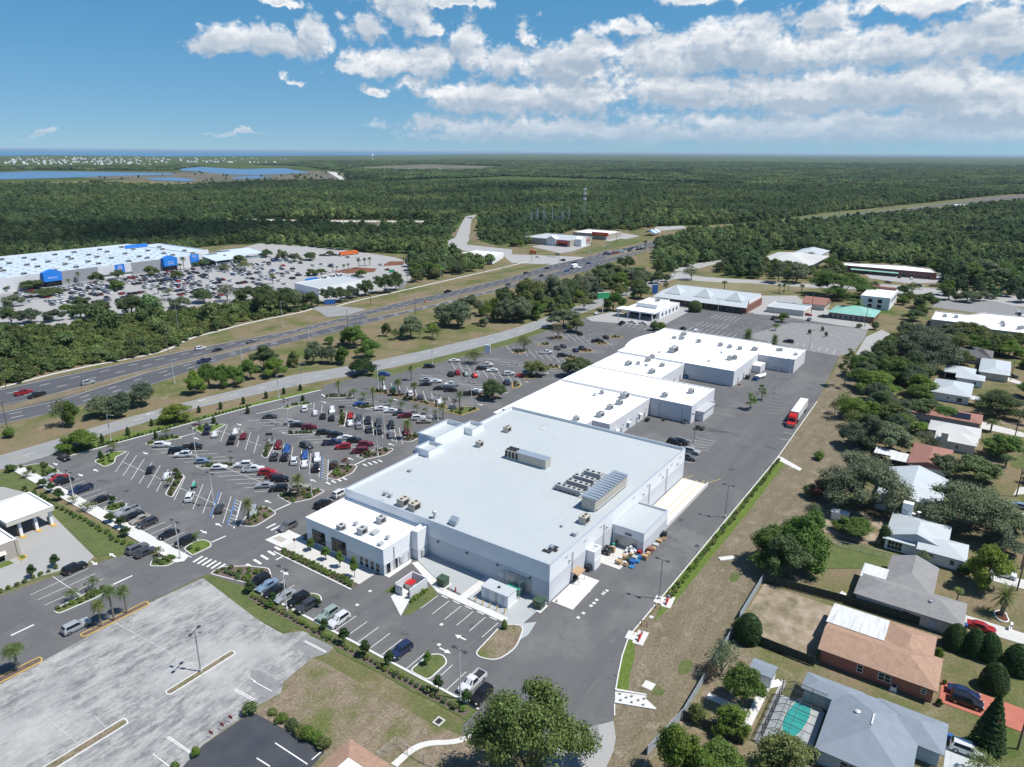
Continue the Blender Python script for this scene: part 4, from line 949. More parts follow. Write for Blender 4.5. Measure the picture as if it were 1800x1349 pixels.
# ------------------------------------------------------------------ building helpers (walls are axis-aligned with the site)
def base_thing(name,label,cat,poly,group=None):
    x=sum(p[0] for p in poly)/len(poly); y=sum(p[1] for p in poly)/len(poly); return thing(name,label,cat,(x,y,0),0,group)
def flatblock(root,poly,h,wm,rm,par=.55,low=None,zl=4.4,cm='flashing',th=.3,z0=0,rname='roof'):
    poly=ccw(poly); inn=inset(poly,th); n=len(poly)
    if low: MB().prism(poly,z0,zl,top=False).build('lower_wall',MAT[low],root)
    w=MB().prism(poly,zl if low else z0,h,top=False)
    w.add([(p[0],p[1],h-par) for p in inn]+[(p[0],p[1],h) for p in inn],[(n+i,n+(i+1)%n,(i+1)%n,i) for i in range(n)])
    w.build('wall',MAT[wm],root)
    MB().flat(inset(poly,th-.02),h-par).build(rname,MAT[rm],root)
    o=inset(poly,-.05); i2=inset(poly,th+.05); c=MB()
    c.add([(p[0],p[1],h) for p in o]+[(p[0],p[1],h+.07) for p in o]+[(p[0],p[1],h+.07) for p in i2]+[(p[0],p[1],h) for p in i2],
      [f for i in range(n) for j in [(i+1)%n] for f in ((i,j,n+j,n+i),(n+i,n+j,2*n+j,2*n+i),(2*n+i,2*n+j,3*n+j,3*n+i))])
    c.build('coping',MAT[cm],root)
def panel(root,name,x0,x1,y0,y1,z0,z1,m,parent=None): return MB().box(x0,x1,y0,y1,z0,z1).build(name,MAT[m],parent or root)
def win_x(root,x,y0,y1,z0,z1,side,name='window',m='glass_dark',fm='wall_white',grid=(1,1),fr=.09):
    """window in a wall facing +-X; frame with panes as its child"""
    d=.06*side; f=MB(); xa,xb=(x,x+d) if side>0 else (x+d,x)
    f.box(xa,xb,y0-fr,y1+fr,z0-fr,z0).box(xa,xb,y0-fr,y1+fr,z1,z1+fr).box(xa,xb,y0-fr,y0,z0,z1).box(xa,xb,y1,y1+fr,z0,z1)
    for i in range(1,grid[0]): t=y0+(y1-y0)*i/grid[0]; f.box(xa,xb,t-.04,t+.04,z0,z1)
    for i in range(1,grid[1]): t=z0+(z1-z0)*i/grid[1]; f.box(xa+.002,xb-.002,y0,y1,t-.04,t+.04)
    o=f.build(name,MAT[fm],root); MB().box(min(x,x+d*.5),max(x,x+d*.5),y0,y1,z0,z1).build('pane',MAT[m],o); return o
def win_y(root,y,x0,x1,z0,z1,side,name='window',m='glass_dark',fm='wall_white',grid=(1,1),fr=.09):
    d=.06*side; f=MB(); ya,yb=(y,y+d) if side>0 else (y+d,y)
    f.box(x0-fr,x1+fr,ya,yb,z0-fr,z0).box(x0-fr,x1+fr,ya,yb,z1,z1+fr).box(x0-fr,x0,ya,yb,z0,z1).box(x1,x1+fr,ya,yb,z0,z1)
    for i in range(1,grid[0]): t=x0+(x1-x0)*i/grid[0]; f.box(t-.04,t+.04,ya,yb,z0,z1)
    for i in range(1,grid[1]): t=z0+(z1-z0)*i/grid[1]; f.box(x0,x1,ya+.002,yb-.002,t-.04,t+.04)
    o=f.build(name,MAT[fm],root); MB().box(x0,x1,min(y,y+d*.5),max(y,y+d*.5),z0,z1).build('pane',MAT[m],o); return o
def text3d(s,loc,size,rx,rz,m,parent,name='lettering',ext=.02):
    c=bpy.data.curves.new('t','FONT'); c.body=s; c.size=size; c.extrude=ext; c.align_x='CENTER'; c.align_y='CENTER'; c.resolution_u=3
    o=bpy.data.objects.new('t',c); COL.objects.link(o); bpy.context.view_layer.update()
    dg=bpy.context.evaluated_depsgraph_get(); me=bpy.data.meshes.new_from_object(o.evaluated_get(dg)); bpy.data.objects.remove(o)
    me.materials.clear(); me.materials.append(MAT[m]); q=bpy.data.objects.new(name,me); COL.objects.link(q)
    q.parent=parent; L=parent.location if parent.parent is None else parent.parent.location
    q.location=Vector(loc)-Vector(L); q.rotation_euler=(rx,0,rz); KIDS.setdefault(parent.name,[]).append(q); return q
# ------------------------------------------------------------------ the big grocery store
st=base_thing('grocery_store','long grey-roofed grocery store with white and grey walls beside the parking lot','store',rect(103.6,174,61.7,119))
flatblock(st,rect(103.6,174,61.7,119),8.5,'wall_white','roof_membrane',.7,'wall_grey',4.6)
# front office wing with the white roof
flatblock(st,rect(91.6,103.55,94.9,119.0),6.2,'wall_white','roof_white',.25,'wall_grey',2.5,cm='wall_white')
flatblock(st,rect(100.2,103.55,93.1,94.85),6.9,'wall_white','roof_white',.3,'wall_grey',2.5,cm='wall_white')
for y0,y1 in((112.9,116.9),(106.3,110.6)): win_x(st,91.55,y0,y1,.9,3.9,-1,grid=(4,3),fm='dark')
for y0 in(95.8,97.2): win_y(st,94.85,92.3+ (y0-95.8)*1.6,93.4+(y0-95.8)*1.6,.1,2.5,-1,'door')
for y0 in(96.0,97.6,99.2,100.8): win_x(st,91.55,y0+.2,y0+1.2,.3,2.3,-1,grid=(1,2))
panel(st,'door',99.0,100.0,94.8,94.88,0,2.2,'galv'); panel(st,'electrical_box',96.2,97.2,94.55,94.88,.9,2.3,'galv'); panel(st,'downspout',94.6,94.8,94.72,94.88,0,5.6,'galv'); panel(st,'electrical_box',101.2,102.4,92.8,93.08,.6,2.0,'unit_grey')
# entrance tower and raised parapets on the lot side
flatblock(st,rect(135.8,148.6,118.2,124.4),10.9,'wall_white','roof_membrane',1.2,'wall_grey',4.6)
flatblock(st,rect(129.8,135.75,115.4,120.2),9.7,'wall_white','roof_membrane',.9,'wall_grey',4.6); flatblock(st,rect(148.65,154.2,115.4,120.2),9.7,'wall_white','roof_membrane',.9,'wall_grey',4.6)
win_y(st,124.42,138,146,.1,3.4,1,'entrance',grid=(5,1),fm='galv')
MB().box(136.5,148,124.5,127.5,3.9,4.3).build('canopy',MAT['flashing'],st)
for x0,x1 in((107,112),(116,121),(156,161),(165,170)): win_y(st,119.02,x0,x1,1,3.4,1,grid=(3,1),fm='galv')
# loading annex, service vestibule
flatblock(st,rect(130.9,144.3,54.0,61.65),5.0,'wall_white','roof_membrane',.35,'wall_grey',2.9)
flatblock(st,rect(118.6,121.6,59.7,61.65),4.5,'wall_white','roof_membrane',.2,cm='wall_white')
MB().box(130.82,130.9,58.3,60.9,0,2.9).build('loading_door',MAT['steel'],st); MB().box(130.82,130.9,55.5-.4+.6,58.0,0,2.9).build('loading_door',MAT['steel'],st)
s_=panel(st,'door_sign',130.8,130.88,57.0,58.6,3.4,3.9,'dark'); text3d('RECEIVING',(130.78,57.8,3.65),.26,math.pi/2,-math.pi/2,'wall_white',s_)
panel(st,'door',118.9,120.9,59.62,59.7,0,2.4,'wall_white')
for x in(112.4,126.3,150.5,161.5): 
    MB().tube((x,61.5,0),(x,61.5,7.2),.1,.1,8).build('downspout',MAT['galv'],st)
for x in(109.5,117.2,124.4,141,149,156.5,164,170): panel(st,'scupper',x,x+1.2,61.6,61.72,7.0,7.25,'unit_grey')
for x in(111,127.5,147,158.8,168.6): panel(st,'wall_lamp',x,x+.4,61.35,61.68,5.6,6.0,'galv')
for y in(66,74,82,90): panel(st,'wall_lamp',103.3,103.58,y,y+.35,3.9,4.2,'pole_dark')
panel(st,'gate_frame',103.45,103.58,66.0,71.5,0,3.6,'steel')
MB().box(144.5,172.5,54.0,54.28,0,1.0).build('dock_wall',MAT['concrete_white'],st)
# rooftop equipment of the store
Z1=7.82
r0='on the big grey grocery roof'
def bigunit():
    p=P('g',95,640,Z1); t=thing('rooftop_unit','long tan rooftop air handler in the middle of the grey grocery roof','rooftop unit',(141.5,91.5,Z1))
    L=12.5; MB().box(-1.35,1.35,-L/2,L/2,0,.3).build('curb',MAT['flashing'],t,local=True); MB().box(-1.25,1.25,-L/2,L/2,.3,2.5).build('casing',MAT['unit_tan'],t,local=True)
    MB().box(-1.3,1.3,-L/2-.05,L/2-3.2,2.5,2.58).build('top_panel',MAT['metal_bluegrey'],t,local=True)
    for i in range(3):
        for sg in(-.6,.6): MB().lathe([(.02,2.75),(.5,2.75),(.55,2.5)],sg,L/2-.6-i*1.05,12).build('fan',MAT['dark'],t,local=True)
    for i in range(4): MB().box(-1.28,-1.25,L/2-.6-i*1.1,L/2-.1+.4-i*1.1-.2,.5,2.2).build('grille',MAT['dark'],t,local=True)
    return t
q0=P('g',-10,612,Z1); q1=P('g',190,665,Z1); _b=bigunit(); _b.location=((q0.x+q1.x)/2+1.2,(q0.y+q1.y)/2,Z1)
q0=P('g',560,968,Z1); q1=P('g',783,790,Z1); L=q1.x-q0.x
mh=thing('machinery_house','long tan refrigeration house with ribbed blue-grey metal roof on the grocery store','rooftop unit',(q0.x,q0.y,Z1))
MB().box(0,L,0,3.4,0,2.9).build('wall',MAT['unit_tan'],mh,local=True)
rf=MB(); rf.add([(-.2,-.25,2.92),(L+.2,-.25,2.92),(L+.2,3.65,3.15),(-.2,3.65,3.15),(-.2,-.25,3.02),(L+.2,-.25,3.02),(L+.2,3.65,3.25),(-.2,3.65,3.25)],[(4,5,6,7),(0,1,5,4),(1,2,6,5),(2,3,7,6),(3,0,4,7)])
for i in range(13): rf.box(i*L/13,i*L/13+.08,-.25,3.6,3.06,3.30)
rf.build('roof',MAT['metal_bluegrey'],mh,local=True); MB().box(-.05,0,1.2,2.1,.1,2.3).build('door',MAT['steel'],mh,local=True); MB().box(.5,L-.5,-.4,-.25,.6,.8).build('duct',MAT['galv'],mh,local=True)
for i,(x,y,nn) in enumerate((('E',(395,1015,840,1130),5),('E',(650,925,960,1010),4),('E',(755,850,1060,930),4),('E',(910,800,1165,865),3))) if False else enumerate([]): pass
def condenser(a,b,n,lab):
    p=P('E',*a,Z1);q=P('E',*b,Z1); Lc=abs(p.y-q.y); cx=(p.x+q.x)/2; cy=(p.y+q.y)/2
    t=thing('condenser_bank',lab,'condenser',(cx,cy,Z1))
    f=MB()
    for x in(-.9,.9,1.9): f.box(x-.05,x+.05,-Lc/2-.6,Lc/2+.6,.55,.68)
    for i in range(n+2):
        y=-Lc/2-.4+(Lc+.8)*i/(n+1); f.box(-1.0,2.0,y-.04,y+.04,.56,.66); f.box(-.95,-.85,y-.05,y+.05,0,.55); f.box(1.85,1.95,y-.05,y+.05,0,.55)
    f.build('frame',MAT['steel'],t,local=True)
    MB().box(-.75,.75,-Lc/2,Lc/2,.7,1.45).build('casing',MAT['unit_grey'],t,local=True)
    for i in range(n): MB().lathe([(.02,1.58),(.36,1.58),(.42,1.45)],0,-Lc/2+Lc*(i+.5)/n,12).build('fan',MAT['dark'],t,local=True)
condenser((480,1010),(870,1105),5,'five-fan condenser bank, the nearest rack beside the refrigeration house')
condenser((640,945),(985,1020),4,'four-fan condenser bank just behind the five-fan one')
condenser((745,870),(1065,945),4,'four-fan condenser bank just in front of the three-fan one')
condenser((905,800),(1165,860),3,'three-fan condenser bank, the farthest rack on the grey roof')
for k_,x,y,l,w,h,rz,lab,kind,m in (('b',1000,915,2.4,2.0,1.7,0,'tan two-fan rooftop unit, outer one of the pair near the south parapet','unit','unit_tan'),('b',1075,945,2.4,2.0,1.7,0,'tan two-fan rooftop unit, inner one of the pair near the south parapet','unit','unit_tan'),
  ('b',1515,520,1.8,1.6,1.6,0,'small tan rooftop unit nearest the entrance tower on the grey roof','unit','unit_tan'),('b',1703,420,2.0,1.7,1.6,0,'tan rooftop unit behind the long air handler by the far parapet','unit','unit_tan'),
  ('g',490,1035,2.2,1.8,1.7,0,'tan rooftop unit at the door end of the refrigeration house','unit','unit_tan'),('b',1210,1005,1,1,1.9,0,'round metal exhaust fan near the tilted hood on the grey roof','fan','galv'),
  ('b',878,850,.7,.7,1.0,0,'small white roof vent, outer of two near the front corner','vent','galv'),('b',912,863,.7,.7,1.0,0,'small white roof vent, inner of two near the front corner','vent','galv'),('b',1043,690,.8,.8,.7,0,'small roof vent alone in the middle of the grey roof','vent','galv'),('b',847,902,.7,.7,.8,0,'small roof vent right behind the south parapet','vent','galv'),
  ('g',425,1122,.9,.9,.8,0,'small roof vent between the tan unit and the dark pavers','vent','galv'),('g',338,1065,.35,.35,.5,0,'tiny pipe vent near the east parapet','vent','galv')):
    p=P(k_,x,y,Z1); rtu(p.x,p.y,Z1,l,w,h,lab,kind,m,rz)
p=P('b',1340,1050,Z1); t=thing('exhaust_hood','tilted grey metal hood standing on the grey roof near the south wall','exhaust hood',(p.x,p.y,Z1))
MB().box(-.5,.5,-.8,.8,0,.5).build('base',MAT['galv'],t,local=True); MB().add([(-.7,-1,.5),(.5,-1,.9),(.5,1,.9),(-.7,1,.5),(-.4,-1,1.1),(.7,-1,1.7),(.7,1,1.7),(-.4,1,1.1)],[(4,5,6,7),(0,1,5,4),(1,2,6,5),(2,3,7,6),(3,0,4,7)]).build('hood',MAT['metal_bluegrey'],t,local=True)
p=P('g',268,1220,Z1)
for i,(dx,dy) in enumerate(((-1.1,.5),(.1,-.3),(1.2,.2))): 
    t=MB().box(p.x+dx-.5,p.x+dx+.5,p.y+dy-.95,p.y+dy+.95,Z1,Z1+.08).build('roof_mat',MAT['dark']); tag(t,'dark rubber walkway mat on the grey roof, %s of three'%('nearest','middle','farthest')[i],'roof mat')
t=MB().box(p.x-.1,p.x+.9,p.y-.1,p.y+.6,Z1+.1,Z1+.6).build('solar_vent',MAT['metal_bluegrey']); tag(t,'blue-topped low vent box between the dark roof mats','roof vent')
p=P('g',210,398,Z1); t=thing('roof_antenna','thin white antenna mast cluster on the far part of the grey roof','antenna',(p.x,p.y,Z1)); a=MB()
for dx,dy,h in((0,0,1.6),(.5,.4,1.3),(-.5,.5,1.4),(.3,-.7,1.0)): a.tube((dx,dy,0),(dx,dy,h),.04,.03,6)
a.build('mast',MAT['galv'],t,local=True); MB().box(-.7,.7,-.8,.7,0,.1).build('base',MAT['concrete_white'],t,local=True)
Z2=5.97
for k_,x,y,l,w,h,lab,kind in (('b',580,1085,1.7,1.5,1.3,'grey rooftop unit nearest the window wall on the white office roof','unit'),('b',722,1110,1.9,1.6,1.5,'grey rooftop unit with black coil in the middle of the white office roof','unit'),('b',850,1035,1.9,1.6,1.5,'grey rooftop unit farthest back on the white office roof','unit'),('b',678,1055,.7,.7,.9,'small vent between two grey units on the white office roof','vent'),('b',805,1112,1.6,1.2,.7,'low wide roof vent on the white office roof','vent'),('b',893,1150,.6,.6,.9,'small upright vent near the east edge of the white office roof','vent'),('b',845,1188,1.0,.8,.6,'low vent at the corner of the white office roof','vent')):
    p=P(k_,x,y,Z2); rtu(p.x,p.y,Z2,l,w,h,lab,kind)
# ------------------------------------------------------------------ white-roofed strip mall behind the store
sm=base_thing('strip_mall','long white-roofed strip mall of stepped blocks behind the grocery store','shopping centre',rect(182,310,62,125))
flatblock(sm,[(176,124.2),(176,95.5),(183.7,95.5),(183.7,89.5),(213.5,89.5),(213.5,124.2)],6,'wall_plain','roof_white',.25,cm='wall_white')
flatblock(sm,[(213.55,124.2),(213.55,74.8),(235.4,74.8),(235.4,124.2)],6.25,'wall_plain','roof_white',.22,cm='wall_white')
flatblock(sm,rect(235.45,260.4,95.7,124.6),5.9,'wall_plain','roof_white',.22,cm='wall_white')
flatblock(sm,[(260.45,125.4),(260.45,76),(311,76),(311,125.4)],6.2,'wall_plain','roof_white',.22,cm='wall_white')
flatblock(sm,rect(292.2,311.2,61.6,75.95),5.6,'wall_plain','roof_white',.22,cm='wall_white')
c=MB(); n=10
pl=[(268+ i*3.2,125.5+2.6*math.sin(math.pi*i/9)) for i in range(10)]
MB().prism(pl+[(268+9*3.2,125.45),(268,125.45)],3.2,6.5).build('bowed_canopy',MAT['wall_white'],sm)
MB().box(176.5,310,125.5,128.5,3.3,3.6).build('canopy',MAT['wall_plain'],sm)
for y in(113,105,98): panel(sm,'door',175.92,176.0,y,y+1.1,0,2.2,'wall_dark_grey')
for x in(186,191.5,197,203,209): panel(sm,'door',x,x+1.1,89.42,89.5,0,2.2,'wall_dark_grey'); panel(sm,'wall_lamp',x+1.6,x+2.0,89.2,89.48,2.9,3.2,'galv')
for x in(187.5,196,205): panel(sm,'awning',x,x+1.6,88.6,89.48,2.5,2.8,'wall_white')
for x in(238,244,250,256): panel(sm,'door',x,x+1.1,95.62,95.7,0,2.2,'wall_dark_grey')
for x in(266,273,281,288): panel(sm,'door',x,x+1.1,75.92,76.0,0,2.2,'wall_dark_grey')
MB().box(218,228,72.2,74.75,0,3.2).build('dock_wall',MAT['wall_plain'],sm); MB().box(217.6,228.4,71.8,74.75,3.2,3.45).build('dock_roof',MAT['galv'],sm)
MB().box(229,234,73.8,74.75,0,2.7).build('loading_door',MAT['wall_dark_grey'],sm)
MB().box(284,291,72.5,75.9,0,3.0).build('dock_wall',MAT['wall_plain'],sm)
for y in(78,86): panel(sm,'service_pipe',213.4,213.54,y,y+.12,0,5.0,'galv')
for (k_,x,y,z,l,w,h,kind) in (('g',435,345,5.75,1.6,1.5,1.4,'unit'),('g',597,318,5.75,2.6,1.8,1.5,'unit'),('g',663,268,5.75,1.8,1.6,1.5,'unit'),('g',728,235,5.75,2.0,1.7,1.5,'unit'),('g',762,190,5.75,2.8,2.2,1.8,'unit'),('g',608,165,5.75,1.2,1.2,1.2,'unit'),('g',560,178,5.75,1,1,1.2,'fan'),('g',1033,185,6.03,1.8,1.6,1.5,'unit'),('g',1212,160,6.03,1.9,1.6,1.6,'unit'),
  ('k',818,1048,5.68,2.6,1.9,1.5,'unit'),('k',887,1045,5.68,1.2,1.1,1.2,'unit'),('k',945,1055,5.68,1,1,.8,'vent'),('k',985,1000,5.68,2.0,1.6,1.4,'unit'),('k',955,1022,5.68,2.0,1.6,1.5,'unit'),('k',1055,1058,5.68,1.8,1.5,1.3,'unit'),('k',983,1105,5.68,2.6,1.8,1.5,'unit'),
  ('k',1140,863,5.98,1.8,1.4,1.1,'unit'),('k',1192,866,5.98,2.4,1.8,1.4,'unit'),('k',1205,840,5.98,2.6,2.0,1.4,'unit'),('k',1135,955,5.98,5.0,2.4,2.2,'unit'),('k',1312,890,5.98,1.7,1.6,1.5,'unit'),('k',1465,915,5.98,1.8,1.6,1.5,'unit'),('k',1530,928,5.98,1.9,1.5,1.4,'unit'),('k',1602,940,5.98,1.6,1.5,1.4,'unit'),('k',1705,945,5.98,2.4,2.0,1.4,'unit'),('k',1530,1013,5.98,1.8,1.8,1.7,'unit'),('k',1566,1008,5.98,1.6,1.5,1.7,'unit'),('k',1473,965,5.98,1,1,.8,'fan'),('k',1036,963,5.98,1,1,.8,'fan'),('k',1385,1024,5.98,1,1,.8,'fan'),('l',68,950,5.38,1.2,1.2,1.2,'unit'),('l',90,950,5.38,1.2,1.2,1.2,'unit'),('l',195,978,5.38,1.5,1.3,1.0,'vent')):
    p=P(k_,x,y,z); rtu(p.x,p.y,z,l,w,h,{'unit':'grey boxy air unit','fan':'small round exhaust fan','vent':'low metal vent'}[kind]+' on the white strip mall roof',kind,group='units on the strip mall roof')
# ------------------------------------------------------------------ superstore with blue entrances
ss=base_thing('superstore','huge pale-roofed superstore with grey front and bright blue entrances','store',rect(190,320,506,612))
flatblock(ss,[(150,507.5),(318,507.5),(318,592),(318,613),(150,613)],8.6,'wall_plain','roof_store_far',.4,cm='wall_white')
flatblock(ss,rect(318.05,338,530,600),8.0,'wall_plain','roof_store_far',.4,cm='wall_white')
MB().box(150,193.5,506.9,507.45,0,8.55).build('front_panel',MAT['wall_plain'],ss)
for x0,x1,m in((215,239,'wall_dark_grey'),(262,284,'wall_dark_grey')): MB().box(x0,x1,506.9,507.45,0,8.5).build('front_panel',MAT[m],ss)
MB().box(239,262,506.7,507.45,2.6,8.7).build('front_panel',MAT['wall_plain'],ss)
def bluegable(x0,x1,y,h0,h1,txt,ts):
    p=MB(); mx=(x0+x1)/2
    v=[(x0,y,3.4),(x1,y,3.4),(x1,y,h0),(mx,y,h1),(x0,y,h0)]; w=[(a,b+3.5,c) for a,b,c in v]
    p.add(v+w,[(0,1,2,3,4),(0,5,6,1),(1,6,7,2),(2,7,8,3),(3,8,9,4),(4,9,5,0)])
    o=p.build('entrance_gable',MAT['wall_blue'],ss); 
    for i,tx in enumerate(txt): text3d(tx,(mx,y-.05,5.6+.75*len(txt)-1.5*i-.6),ts,math.pi/2,0,'plastic_white',o)
    MB().box(x0+.6,x1-.6,y+.3,y+3,0,3.3).build('entrance_glass',MAT['glass_dark'],ss)
bluegable(203.5,214.5,503.6,9.2,11.0,['Grocery'],1.6); bluegable(284.5,295,503.6,9.2,11.0,['Home &','Pharmacy'],1.3)
o=MB().box(250.6,257.2,506.5,506.68,2.9,8.6).build('logo_panel',MAT['wall_blue'],ss)
sp_=MB()
for i in range(8):
    a=i*math.pi/4; c_,s_=math.cos(a),math.sin(a); cx,cz=253.9,6.2
    def T2(u,v): return (cx+u*c_-v*s_,506.44,cz+u*s_+v*c_)
    sp_.add([T2(.55,-.10),T2(1.5,-.30),T2(1.75,0),T2(1.5,.30),T2(.55,.10)],[(0,1,2,3,4)])
sp_.build('star_emblem',mat('emblem',(.80,.62,.62)),o); text3d('Pickup',(253.9,506.45,3.7),.95,math.pi/2,0,'plastic_white',o)
o=MB().box(307.5,314.5,506.7,506.9,3.4,9.3).build('pickup_panel',MAT['wall_blue'],ss); text3d('Pickup',(311,506.65,7.9),1.5,math.pi/2,0,'plastic_white',o); text3d('outdoor',(311,506.65,6.4),.9,math.pi/2,0,'plastic_white',o)
MB().box(297,307,506.9,507.45,0,8.5).build('front_panel',MAT['wall_plain'],ss)
MB().box(300,318,584,585.2,8.6,11.0).build('blue_parapet',MAT['wall_blue'],ss)
MB().box(195,203,504.5,507.4,2.9,3.3).build('canopy',MAT['wall_dark_grey'],ss); MB().box(195.5,203,506.6,506.95,.2,2.7).build('shopfront_glass',MAT['glass_dark'],ss)
MB().box(319,335,512,529.9,0,.1).build('garden_floor',MAT['concrete'],ss)
gc=thing('garden_centre','pale peaked canopies of the garden centre beside the superstore','garden centre',(345,515,0))
for i,(x0,x1,y0,y1) in enumerate(((320,336,494,529),(336.5,352,500,536),(352.5,372,505,545))):
    mx=(y0+y1)/2; b_=MB(); b_.add([(x0,y0,4.2),(x1,y0,4.2),(x1,mx,6.6),(x0,mx,6.6),(x0,y1,4.2),(x1,y1,4.2),(x0,y0,4.0),(x1,y0,4.0),(x1,y1,4.0),(x0,y1,4.0)],[(0,1,2,3),(3,2,5,4),(0,3,4,9,6),(1,7,8,5,2),(6,7,1,0),(9,4,5,8),(6,9,8,7)])
    b_.build('canopy_roof',MAT['roof_store_far'],gc); 
    for x in(x0+1,x1-1):
        for y in(y0+1,y1-1): MB().box(x-.25,x+.25,y-.25,y+.25,0,4).build('column',MAT['wall_white'],gc)
    MB().box(x0+1,x1-1,y0+1.3,y0+1.4,0,2.4).build('fence_panel',MAT['fence_grey'],gc)
for x,y,s in [(160+i*17.5+R.uniform(-3,3),516+j*19+R.uniform(-4,4),1) for i in range(10) for j in range(5)]:
    rtu(x,y,8.2,3.0,2.2,1.5,'small rooftop unit on the pale superstore roof','unit','unit_grey',group='units on the superstore roof')
sk=MB()
for i in range(22):
    for j in range(11):
        if R.random()<.9: x,y=154+i*7.4,512+j*8.8; sk.box(x,x+1.7,y,y+1.1,8.2,8.45)
sk.build('skylights',MAT['metal_bluegrey'],ss)['kind']='stuff'
# ------------------------------------------------------------------ houses
def house(label,wings,wall,roofm,name='house',cat='house',wins=(),hw=2.7,pitch=.36,ov=.55):
    cx=sum((w[0]+w[1])/2 for w in wings)/len(wings); cy=sum((w[2]+w[3])/2 for w in wings)/len(wings)
    t=thing(name,label,cat,(cx,cy,0)); W=MB();F=MB()
    for w in wings:
        x0,x1,y0,y1,ax,e0,e1=w[:7]; h=w[7] if len(w)>7 else hw; pt=w[8] if len(w)>8 else pitch
        W.box(x0,x1,y0,y1,0,h-.02)
        X0,X1,Y0,Y1=x0-ov,x1+ov,y0-ov,y1+ov
        if ax=='x': hs=(Y1-Y0)/2; m=(Y0+Y1)/2
        else: hs=(X1-X0)/2; m=(X0+X1)/2
        zt=h+hs*pt; d=.14
        if ax=='x':
            a=X0+(hs if e0=='h' else 0); b=X1-(hs if e1=='h' else 0)
            v=[(X0,Y0,h),(X1,Y0,h),(X1,Y1,h),(X0,Y1,h),(a,m,zt),(b,m,zt)]
        else:
            a=Y0+(hs if e0=='h' else 0); b=Y1-(hs if e1=='h' else 0)
            v=[(X0,Y1,h),(X0,Y0,h),(X1,Y0,h),(X1,Y1,h),(m,b,zt),(m,a,zt)]
        v=[(p[0],p[1],p[2]+d) for p in v]; lo=[(p[0],p[1],p[2]-d) for p in v[:4]]
        F.add(v+lo,[(0,1,5,4),(2,3,4,5),(1,2,5),(3,0,4),(6,7,1,0),(7,8,2,1),(8,9,3,2),(9,6,0,3),(9,8,7,6)])
        if ax=='x':
            for e,xx in((e0,x0),(e1,x1)):
                if e=='g': W.add([(xx,y0,h-.02),(xx,y1,h-.02),(xx,(y0+y1)/2,h+(y1-y0)/2*pt)],[(0,1,2)])
        else:
            for e,yy in((e0,y0),(e1,y1)):
                if e=='g': W.add([(x0,yy,h-.02),(x1,yy,h-.02),((x0+x1)/2,yy,h+(x1-x0)/2*pt)],[(0,1,2)])
    W.build('wall',MAT[wall],t); F.build('roof',MAT[roofm],t)
    for q in wins:
        if q[0]=='x': win_x(t,q[1],q[2],q[3],q[4],q[5],-1,grid=(q[6] if len(q)>6 else 1,2))
        elif q[0]=='d': panel(t,'door',q[1],q[2],q[3],q[4],0,2.1,q[5])
        else: win_y(t,q[1],q[2],q[3],q[4],q[5],q[6],grid=(2,1))
    return t
h1=house('salmon-walled house with brown shingle roof and white metal porch roof',[(116.3,124.8,-3.6,13.6,'y','h','g'),(121,131,-2.2,4.5,'x','h','h',2.7,.30)],'wall_salmon','shingle_brown',wins=(('x',116.3,6.9,7.7,.9,2.2),('x',116.3,2.6,4.4,.9,2.2,2),('x',116.3,-2.6,-2,1.2,2.0)))
MB().add([(123.5,4.9,3.55),(131.6,4.9,2.75),(131.6,14.5,2.75),(123.5,14.5,3.55),(123.5,4.9,3.65),(131.6,4.9,2.85),(131.6,14.5,2.85),(123.5,14.5,3.65)],[(4,5,6,7),(0,1,5,4),(1,2,6,5),(2,3,7,6),(3,0,4,7)]).build('porch_roof',MAT['metal_white'],h1)
for y in(5.2,9.5,14.2): MB().box(131.2,131.4,y-.1,y+.1,0,2.7).build('porch_post',MAT['wall_white'],h1)
h2=house('cream house with grey shingle roof and a white patio roof by the dark fence',[(137.8,145.6,-6,11.6,'y','h','h'),(145,156.5,-.4,7.4,'x','h','g')],'wall_cream','shingle_grey',wins=(('x',137.8,2.2,3.4,1.0,2.1),('x',137.8,5.5,6.0,1.3,1.9),('d',137.72,137.8,-2.2,-1.2,'wall_pale_blue')))
MB().box(144.4,150.2,7.0,12.2,2.85,2.97).build('patio_roof',MAT['metal_white'],h2); MB().lathe([(.05,4.0),(.38,4.1),(.3,4.35),(.02,4.42)],140.6,-.6,10).build('roof_vent',MAT['steel'],h2)
h3=house('pale blue house with large blue-grey hipped roof beside the screened pool',[(93,108.0,-2.2,9.0,'x','h','h',2.7,.34),(104.7,108.2,6,13.7,'y','h','h',2.7,.36),(102.2,108.4,-5.6,3,'y','h','h',2.7,.36)],'wall_pale_blue','shingle_blue',wins=(('x',93,3,6,.8,2.1,3),))
MB().box(99.5,102.0,3.3,3.5,4.95,5.08).build('ridge_vent',MAT['metal_white'],h3); MB().lathe([(.42,4.0),(.42,4.35),(.15,4.5),(.02,4.5)],102.0,5.6,10).build('roof_vent',MAT['metal_white'],h3); MB().lathe([(.3,3.85),(.3,4.15),(.02,4.25)],101.2,5.4,10).build('roof_vent',MAT['metal_white'],h3)
MB().box(103.4,107.2,-5.72,-5.6,0,2.3).build('garage_door',MAT['wall_white'],h3)
h4=house('white house with pale metal gable roofs and a white chimney',[(166,178,-1.2,10,'x','g','h',2.9,.34),(163.6,171,-5,3.4,'y','h','g',2.7,.32),(164.9,170.4,3,10.2,'y','g','g',2.5,.16)],'wall_white','metal_roof',wins=(('x',163.6,-3.4,-2.6,1,2),('x',163.6,.6,1.5,1,2.1),('x',164.9,6.8,9.6,.3,2.2,4)))
MB().box(178.0,179.6,6.6,8.8,0,6.2).build('chimney',MAT['wall_white'],h4)
